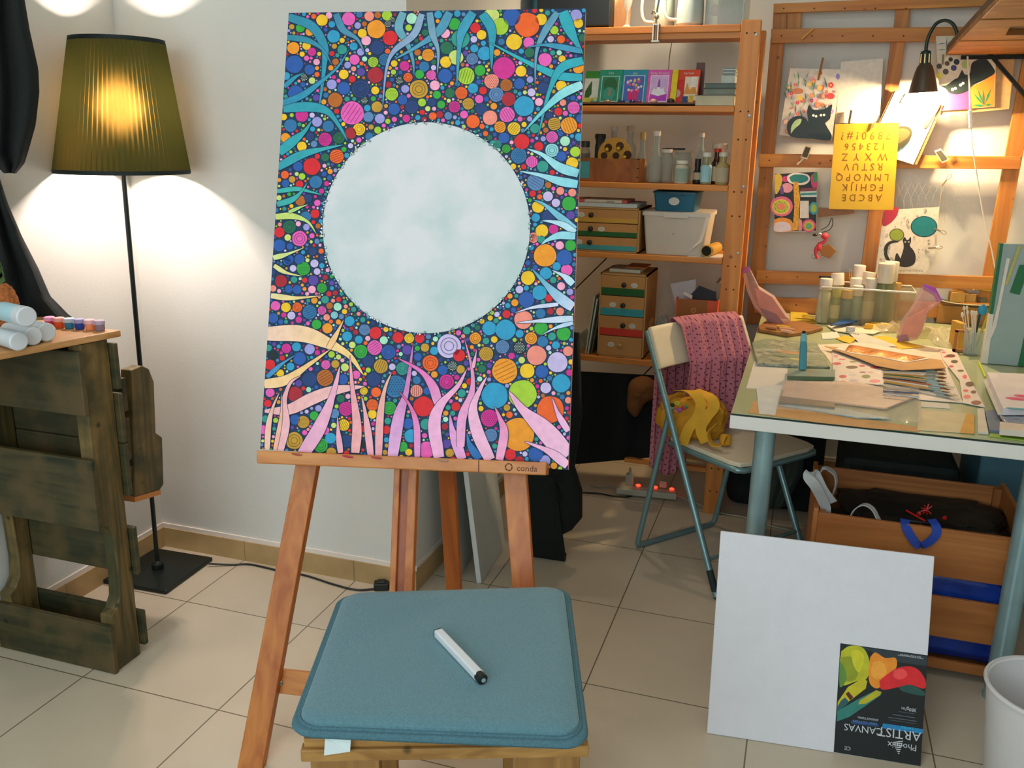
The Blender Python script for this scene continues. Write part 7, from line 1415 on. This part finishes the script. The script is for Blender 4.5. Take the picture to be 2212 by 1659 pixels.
# doodle picture
D = [('#1c1814', [(200, 284), (542, 266), (534, 742), (196, 747)]), ('#e8c83a', smoothpoly([(200, 290), (240, 284), (262, 320), (245, 400), (205, 445)], 3)), ('#d8407c', C_(285, 325, 26, 24)), ('#e8a0b0', C_(300, 395, 46, 40)), ('#6a4a9a', smoothpoly([(245, 385), (262, 372), (275, 440), (245, 442)], 2)), ('#f4f0e4', smoothpoly([(300, 300), (350, 275), (460, 285), (485, 330), (440, 370), (350, 365), (305, 340)], 3)), ('#1f8a86', smoothpoly([(318, 310), (360, 288), (450, 295), (470, 330), (420, 355), (340, 350)], 3)), ('#e8b020', [(350, 345), (390, 350), (405, 480), (395, 600), (390, 735), (345, 740), (358, 560)]), ('#d83a7c', smoothpoly([(490, 300), (540, 270), (542, 400), (500, 380)], 3)), ('#3a9a5a', smoothpoly([(505, 290), (542, 268), (542, 340), (515, 350)], 3)), ('#8a3a44', [(410, 400), (540, 392), (538, 420), (405, 425)]), ('#d8ece4', [(405, 425), (538, 420), (538, 470), (410, 470)]), ('#2a9a90', [(410, 440), (538, 432), (538, 450), (410, 456)]), ('#e06a98', C_(255, 545, 92, 82)), ('#e8d048', C_(252, 548, 72, 62)), ('#b8c83a', C_(250, 548, 60, 52)), ('#e88a6a', C_(250, 545, 34, 26)), ('#f0ece0', [(405, 500), (475, 500), (475, 640), (402, 640)]), ('#3aa0b4', C_(515, 560, 38, 52)), ('#a8c83a', C_(515, 560, 24, 34)), ('#e8982c', smoothpoly([(198, 650), (260, 635), (335, 660), (345, 740), (198, 745)], 3)), ('#dcd4e0', smoothpoly([(200, 680), (260, 668), (318, 685), (325, 740), (200, 745)], 3)), ('#e05a94', C_(475, 700, 56, 52)), ('#e8b83a', C_(475, 702, 42, 40)), ('#6ab87a', C_(475, 705, 26, 26)), ('#f0a0a0', [(395, 640), (420, 660), (420, 740), (392, 740)])]
random.seed(9)
for i in range(34): D.append(('#7a4a10', C_(352+random.uniform(0, 42), 355+i*11, 4, 4, 5)))
for i in range(22): a = i*.9; D.append(('#3a3a1a', C_(250+50*cos(a), 548+42*sin(a), 3.5, 3.5, 5)))
paper('doodle_picture', [(197, 280), (545, 262), (537, 746), (193, 751)], LY-.014, 'brightly coloured doodle picture with rings and a yellow trunk', 'picture', '#d8d0c0', D, K2)
peg('clothes_peg', (520, 222), (415, 315), LY-.026, .006, '#d8a040', 'yellow wooden peg holding the doodle picture')
paper('brown_scrap', [(545, 552), (842, 572), (842, 604), (545, 635)], LY-.010, 'brown cardboard strip beside the doodle picture', 'cardboard', '#8a5a28', [], K2)
# chalkboard pegs
for q_, r_, lb in ((((450, 50), (499, 62), (462, 167), (408, 150)), ((440, 150), (380, 208)), 'mini chalkboard peg at the left of the yellow stencil'), (((1488, 98), (1540, 78), (1607, 165), (1553, 196)), ((1600, 130), (1640, 95)), 'mini chalkboard peg on the middle rail at the right')):
    P = [oy(*K2(*a), LY-.022) for a in q_]; c = sum(P, V((0, 0, 0)))/4; t = thing('chalkboard_peg', c, lb, 'peg'); g = G(); g.prism(P, (0, .004, 0)); g.build('board_frame', mat('peg_white', '#d8ccb0', .6), t)
    g = G(); g.prism([c.lerp(p, .78)+V((0, -.001, 0)) for p in P], (0, .0009, 0)); g.build('slate', mat('slate', '#4a4634', .8), t)
    g = G(); g.bar(oy(*K2(*r_[0]), LY-.014), oy(*K2(*r_[1]), LY-.014), .008, .006); g.build('peg_body', mat('peg_white', '#d8ccb0', .6), t)
g = G(); g.tube([oy(*K2(1582, 190), LY-.014), oy(*K2(1590, 290), LY-.010)], .0008, 5); tag(g.build('thread', mat('thread', '#b8a070', .7)), 'short thread below the right chalkboard peg', 'thread')
g = G(); g.tube([oy(*K2(1550, 378), LY-.008), oy(*K2(1530, 552), LY-.010), oy(*K2(1500, 720), LY-.012)], .0008, 5); tag(g.build('thread', mat('thread', '#b8a070', .7)), 'long thread from the hanging clip down to the balloon drawing', 'thread')
# net bag hanging in the middle right
g = G(); nets = []
for i in range(9):
    x = 1190+i*58; g.tube(bez([oy(*K2(x, 350+4*abs(i-4)), LY-.001), oy(*K2(x+55+6*i, 520), LY-.003), oy(*K2(x+10*(i-2)+60, 680-8*abs(i-5)), LY-.001)], 4), .0005, 4)
    g.tube(bez([oy(*K2(x+60, 352), LY-.001), oy(*K2(x-10, 500), LY-.003), oy(*K2(x+20, 640), LY-.001)], 4), .0005, 4)
tag(g.build('net_bag', mat('net_grey', '#b0a088', .7)), 'fine pale net hanging above the cat and balloons drawing', 'net')
# cat and balloons
D = [('#a8283a', smoothpoly([(1082, 580), (1150, 552), (1200, 560), (1180, 630), (1120, 690), (1068, 696)], 3)), ('#16323a', C_(1405, 708, 108, 85, 26)), ('#177a80', C_(1405, 707, 101, 79, 26)), ('#2a3018', C_(1185, 775, 60, 52, 20)), ('#8c9a30', C_(1185, 775, 54, 47, 20)),
     ('#2a2420', smoothpoly([(1215, 965), (1240, 885), (1238, 840), (1232, 818), (1250, 792), (1265, 815), (1280, 812), (1298, 790), (1300, 830), (1290, 862), (1320, 900), (1338, 950), (1325, 1010), (1260, 1036), (1190, 1020), (1168, 985), (1185, 920)], 3)),
     ('#2a2420', smoothpoly([(1130, 990), (1095, 970), (1080, 910), (1090, 860), (1130, 825), (1190, 822), (1195, 834), (1140, 845), (1115, 880), (1110, 930), (1130, 975)], 3)), ('#e8d8b0', C_(1253, 832, 7, 5)), ('#e8d8b0', C_(1282, 832, 7, 5))]
random.seed(21)
for i in range(75):
    x, y = random.uniform(1050, 1510), random.uniform(570, 1000)
    if math.hypot((x-1405)/115, (y-708)/92) < 1 or math.hypot(x-1185, y-775) < 66 or math.hypot((x-1255)/95, (y-920)/120) < 1 or x < 1180 and y < 700: continue
    if x > 1500-(y-560)*.1: continue
    r = random.choice((4, 6, 9, 11)); D.append(('#4a4234', C_(x, y, r, r, 10))); D.append(('#dcd2c0', C_(x, y, r-2.2, r-2.2, 10)))
    if r > 8: D.append(('#3a342a', C_(x, y, 3.5, 3.5, 8)))
for i in range(22): D.append(('#5a4a3a', blade(1195+i*9.5, 1040+abs(i-9)*1.2, 1192+i*9.5, 1080, 1.6)))
paper('cat_drawing', [(1080, 576), (1530, 549), (1492, 1000), (1400, 1088), (1015, 1082)], LY-.014, 'white drawing of a dark cat with teal and red balloons', 'drawing', '#dcd2c0', D, K2)
# flamingo charm
fy = LY-.03; f = PL(K2, fy); t = thing('bird_charm', f(590, 850), 'red bird shaped charm with a google eye and brown bag hanging on the lattice', 'charm')
red = mat('charm_red', '#d4404c', .5); g = G(); g.tube(bez([f(545, 965), f(530, 900), f(560, 850), f(600, 830), f(620, 790), f(600, 765)], 5), [.006]*0 or .007, 10); g.ball(f(605, 785), (.016, .012, .014)); g.ball(f(560, 870), (.012, .010, .02)); g.build('bird_body', red, t, smooth=True)
g = G(); g.ball(f(566, 770, .012), (.006, .003, .006)); g.build('eye', white_plastic, t, smooth=True); g = G(); g.ball(f(566, 770, .0155), (.003, .001, .003)); g.build('pupil', black_plastic, t, smooth=True)
g = G(); g.prism([f(*q_) for q_ in ((560, 880), (640, 850), (697, 905), (640, 965), (575, 940))], (0, .016, 0)); g.build('brown_pouch', mat('pouch_brown', '#9a6a38', .8), t, bevel=.002)
g = G(); g.tube(bez([f(575, 735), f(630, 700), f(660, 640), f(668, 690), f(640, 735), f(580, 755)], 6), .0018, 6); g.build('hanging_loop', mat('loop_dark', '#3a3a30', .6), t, smooth=True)
g = G(); c = f(515, 950); g.tube([c+V((cos(a)*.009, 0, sin(a)*.008)) for a in [2*PI*i/16 for i in range(16)]], .0014, 6, closed=True); g.build('ring', steel, t, smooth=True)
g = G(); g.ball(f(525, 775, .004), (.010, .006, .006)); g.build('dark_beak', black_plastic, t, smooth=True)
# ------------------------------------------------------------------ pallet shelf on the right wall with its bracket
QZ = 1.835; fl_ = oz(2041, 121, QZ); nl = oz(2160, 0, QZ); dl = (nl-fl_); nr = fl_+dl*1.9
t = thing('wall_shelf', (RX-.2, fl_.y-.3, QZ), 'rough wooden pallet shelf fixed to the right wall on a black bracket', 'shelf')
sw3 = wood('rough_shelf', '#b5803c', '#7c4a1c', (.1, 1, 1), 26, .6, True, '#8a5a20')
xr_ = RX-.004; n_ = 4; Lh = fl_.y-nr.y; gap_ = .006
for i in range(5):
    a0, a1 = i/5, (i+1)/5-.012; p0, p1 = fl_+dl*1.9*a0, fl_+dl*1.9*a1
    if i == 1:      # board with the hand hole
        hx = p0.x+.16; g = G(); m0, m1 = p0.lerp(p1, .25), p0.lerp(p1, .70)
        g.prism([p0, m0, V((xr_, m0.y, QZ)), V((xr_, p0.y, QZ))], (0, 0, .018)); g.prism([m1, p1, V((xr_, p1.y, QZ)), V((xr_, m1.y, QZ))], (0, 0, .018)); g.prism([m0, m1, V((m1.x+.10, m1.y, QZ)), V((m0.x+.12, m0.y, QZ))], (0, 0, .018)); g.build('board', sw3, t)
    else:
        g = G(); g.prism([p0, p1, V((xr_, p1.y, QZ)), V((xr_, p0.y, QZ))], (0, 0, .018)); g.build('board', sw3, t, bevel=.002)
g = G(); g.prism([fl_+V((0, .001, .018)), nr+V((0, 0, .018)), V((xr_, nr.y, QZ+.018)), V((xr_, fl_.y, QZ+.018))], (0, 0, .02)); g.build('crate_top', wood('shelf_dark', '#6a4a20', '#3c2810', (.1, 1, 1), 26, .6), t)
yb_ = fl_.y-.03
a_ = oy(2077, 111, yb_); br = thing('shelf_bracket', (RX-.02, yb_, QZ-.2), 'black steel bracket with a diagonal strut holding up the wall shelf', 'bracket')
bm_ = mat('bracket_black', '#101412', .4, .4); zb_ = QZ-.009
g = G(); g.bb((a_.x, yb_-.012, zb_-.008), (RX-.012, yb_+.012, zb_+.007)); g.build('arm', bm_, br, bevel=.001)
s1, s2 = oy(2134, 116, yb_), oy(2212, 205, yb_); dd2 = (s2-s1); k_ = (RX-.014-s1.x)/dd2.x; e_ = s1+dd2*k_
g = G(); g.bar(s1+V((0, 0, .004)), e_, .022, .014, (0, 1, 0)); g.build('strut', bm_, br, bevel=.001)
g = G(); g.bb((RX-.016, yb_-.014, e_.z-.06), (RX-.001, yb_+.014, zb_)); g.build('wall_plate', bm_, br)
# ------------------------------------------------------------------ clamp lamp
K9 = lambda x, y: (1840+x/5.925, y/5.925)
ly = fl_.y-.13; q9 = lambda x, y, o=0: oy(*K9(x, y), ly-o)
t = thing('desk_lamp', q9(1350, 480), 'lit gooseneck clamp lamp with a dark metal cone shade hanging from the wall shelf', 'lamp')
ldm = mat('lamp_dark_metal', '#2c3c34', .4, .4)
g = G(); g.tube(bez([q9(1365, 640), q9(1355, 500), q9(1340, 400), q9(1290, 305), q9(1195, 262), q9(1085, 300), q9(1005, 420), q9(962, 540), q9(948, 650)], 7), .0065, 12); g.build('gooseneck', ldm, t, smooth=True)
c0, c1 = q9(950, 640), q9(915, 1180); ax = (c1-c0); ax = V((ax.x, .010, ax.z)).normalized(); Lc = (c1-c0).length; c0 = V((c0.x, ly, c0.z))
g = G(); g.lathe([(.004, 0), (.0165, .004), (.0195, .012), (.0205, Lc*.33)], c0, ax, 28); g.build('socket_cover', ldm, t, smooth=True)
for k in range(8):
    a = k*PI/4+.2; e1_ = ax.orthogonal().normalized(); e2_ = ax.cross(e1_); dr_ = e1_*cos(a)+e2_*sin(a)
    g = G(); g.bar(c0+ax*.014+dr_*.0200, c0+ax*Lc*.30+dr_*.0212, .004, .0012, dr_.cross(ax)); g.build('vent_slot', mat('slot_lit', '#d8c090', .5, emis='#ffd890', es=.2), t)
g = G(); g.lathe([(.0205, Lc*.33), (.027, Lc*.38), (.034, Lc*.5), (.047, Lc*.82), (.0535, Lc), (.0520, Lc), (.0455, Lc*.82), (.032, Lc*.5), (.019, Lc*.40)], c0, ax, 36); g.f = g.f[:-2]; g.m = g.m[:-2]; g.c = g.c[:-2]; g.build('cone_shade', mat('cone_metal', '#54483a', .4, .2), t, smooth=True)
g = G(); bb_ = c0+ax*(Lc*.90); g.ball(bb_, (.022, .022, .024)); bo = g.build('bulb', mat('lit_bulb_desk', '#fff4dd', .4, emis='#ffe2b0', es=14), t, smooth=True)
lamp('desk_lamp_bulb', 'POINT', c0+ax*(Lc*.93), 72, (1.0, .72, .40), .030)
g = G(); g.tube(bez([q9(1480, 720), q9(1490, 900), q9(1510, 1150), q9(1515, 1400)], 5), .0032, 8); w9 = g.build('white_cable', white_plastic, smooth=True); tag(w9, 'white cable dropping from the wall shelf to its inline switch', 'cable')
t = thing('inline_switch', q9(1515, 1520), 'white inline switch hanging on the lamp cable', 'switch'); g = G(); g.bar(q9(1512, 1405), q9(1525, 1640), .0135, .012, (1, 0, 0)); g.build('switch_body', white_plastic, t, bevel=.003); g = G(); g.box(q9(1560, 1530), (.004, .006, .010)); g.build('rocker', white_plastic, t)
g = G(); g.tube(bez([q9(1525, 1640), oy(*K2(1795, 60), ly), oy(*K2(1830, 280), ly+.01), oy(*K2(1880, 600), ly+.02), oy(*K2(1940, 850), ly+.02), oy(*K2(1985, 1080), ly+.02)], 6), .0025, 8); tag(g.build('white_cable', white_plastic, smooth=True), 'white cable running from the inline switch down to the table', 'cable')
# ------------------------------------------------------------------ things on the pallet desk
DZ = .9755; K0 = lambda x, y: (x/4.88, 560+y/4.88)
def dz_(x, y, z=0): return oz(*K0(x, y), DZ+z)
mw = mat('tube_white', '#cfd6dc', .4, noise=.03); mb_ = mat('tube_blue_white', '#a9d0dc', .4, noise=.05)
def ptube(cx, cy, rpx, lift, label, body):
    """paint tube lying down, its round cap toward the viewer"""
    cx += 85; c = oz(*K0(cx, cy), DZ+.024+lift); r = rpx/4.88/1904*(c-CP).length*.97; c = oz(*K0(cx, cy), DZ+r+lift); ax = V((-.95, .30, 0)).normalized(); t_ = thing('paint_tube', c-V((0, 0, r)), label, 'paint tube')
    g = G(); g.lathe([(r*.86, 0), (r, .003), (r, .030)], c, ax, 28); g.build('cap', mw, t_, smooth=True)
    g = G(); g.lathe([(r*.90, .030), (r*.96, .034), (r*.96, .11), (r*.8, .13)], c, ax, 28); g.build('body', body, t_, smooth=True); return t_
ptube(118, 868, 90, 0, 'white capped paint tube, lower left of the four on the desk', mw)
ptube(270, 815, 88, 0, 'white capped paint tube, middle of the lower row on the desk', mw)
ptube(412, 772, 92, 0, 'white capped paint tube, right end of the lower row on the desk', mw)
ptube(200, 608, 98, .062, 'pale blue paint tube with a white cap on top of the others', mb_)
c = oy(14, 664, .50); rz = c.z-DZ-.001
blob('coir_ball', c, (.031, .031, rz), mat('coir_brown', '#a5612e', .9, noise=.35, nscale=120, bump=1, bscale=150), 'fuzzy brown coir ball behind the paint tubes', 'ball', 2, .1, 2, 8)
g = G(); c = dz_(400, 660, .004); g.lathe([(.055, .001), (.055, .007)], V((c.x-.01, c.y+.0, DZ)), seg=28); tag(g.build('round_wood_slice', mat('wood_slice', '#c89a64', .6), bevel=.001), 'thin round wood slice behind the paint tubes', 'wood slice')
g = G(); a = oy(*K0(-30, 240), .60)
for k in range(5): p = oy(*K0(-20+6*k, 150+30*k), .60); g.prism([p, p+V((.018, 0, .012)), p+V((.01, 0, .035)), p+V((-.006, 0, .02))], (0, .002, 0))
g.bar(V((a.x, .60, DZ+.085)), V((a.x, .60, a.z+.03)), .004, .004)
tag(g.build('green_sprig', mat('leaf_green', '#4c6a34', .7)), 'green leafy sprig at the left edge above the coir ball', 'plant')
PO = [(530, 640, '#c8204a', '#e0a0c8', 'crimson paint pot with a pink lid, leftmost of the row'), (633, 665, '#e8582a', '#f0b0a8', 'orange paint pot with a salmon lid, second from the left'), (738, 690, '#2a8cb8', '#c8d4e4', 'sky blue paint pot with a pale lid, third from the left'), (845, 700, '#2244a8', '#a8a4d0', 'dark blue paint pot with a lilac lid, fourth from the left'), (955, 705, '#f09060', '#e8b8c0', 'peach orange paint pot with a pale pink lid, fifth from the left'), (1058, 700, '#8a7484', '#b4a4b8', 'mauve grey paint pot with a grey lid, rightmost of the row')]
yy0, yy1 = dz_(530, 705).y, dz_(1058, 748).y
for i, (x, y, c1_, c2_, lb) in enumerate(PO):
    b_ = oz(*K0(x, 712+i*7.5), DZ); r = .0125; t = thing('paint_pot', b_, lb, 'paint pot')
    g = G(); g.lathe([(r*.9, 0), (r, .002), (r, .017), (r*.9, .018)], b_, seg=20); g.build('pot', mat('pot'+c1_, c1_, .35), t, smooth=True)
    g = G(); g.lathe([(r*1.1, .0172), (r*1.12, .026), (r*1.0, .0275)], b_, seg=20); g.build('lid', mat('lid'+c2_, c2_, .35), t, smooth=True)
    if i < 5: g = G(); b2 = oz(*K0(PO[i+1][0], 712+(i+1)*7.5), DZ); g.bar(b_.lerp(b2, .42)+V((0, 0, .016)), b_.lerp(b2, .58)+V((0, 0, .016)), .008, .003); g.build('joining_tab', mat('lid'+c2_, c2_, .35), t)
# dark curtain strip glimpsed above the painting
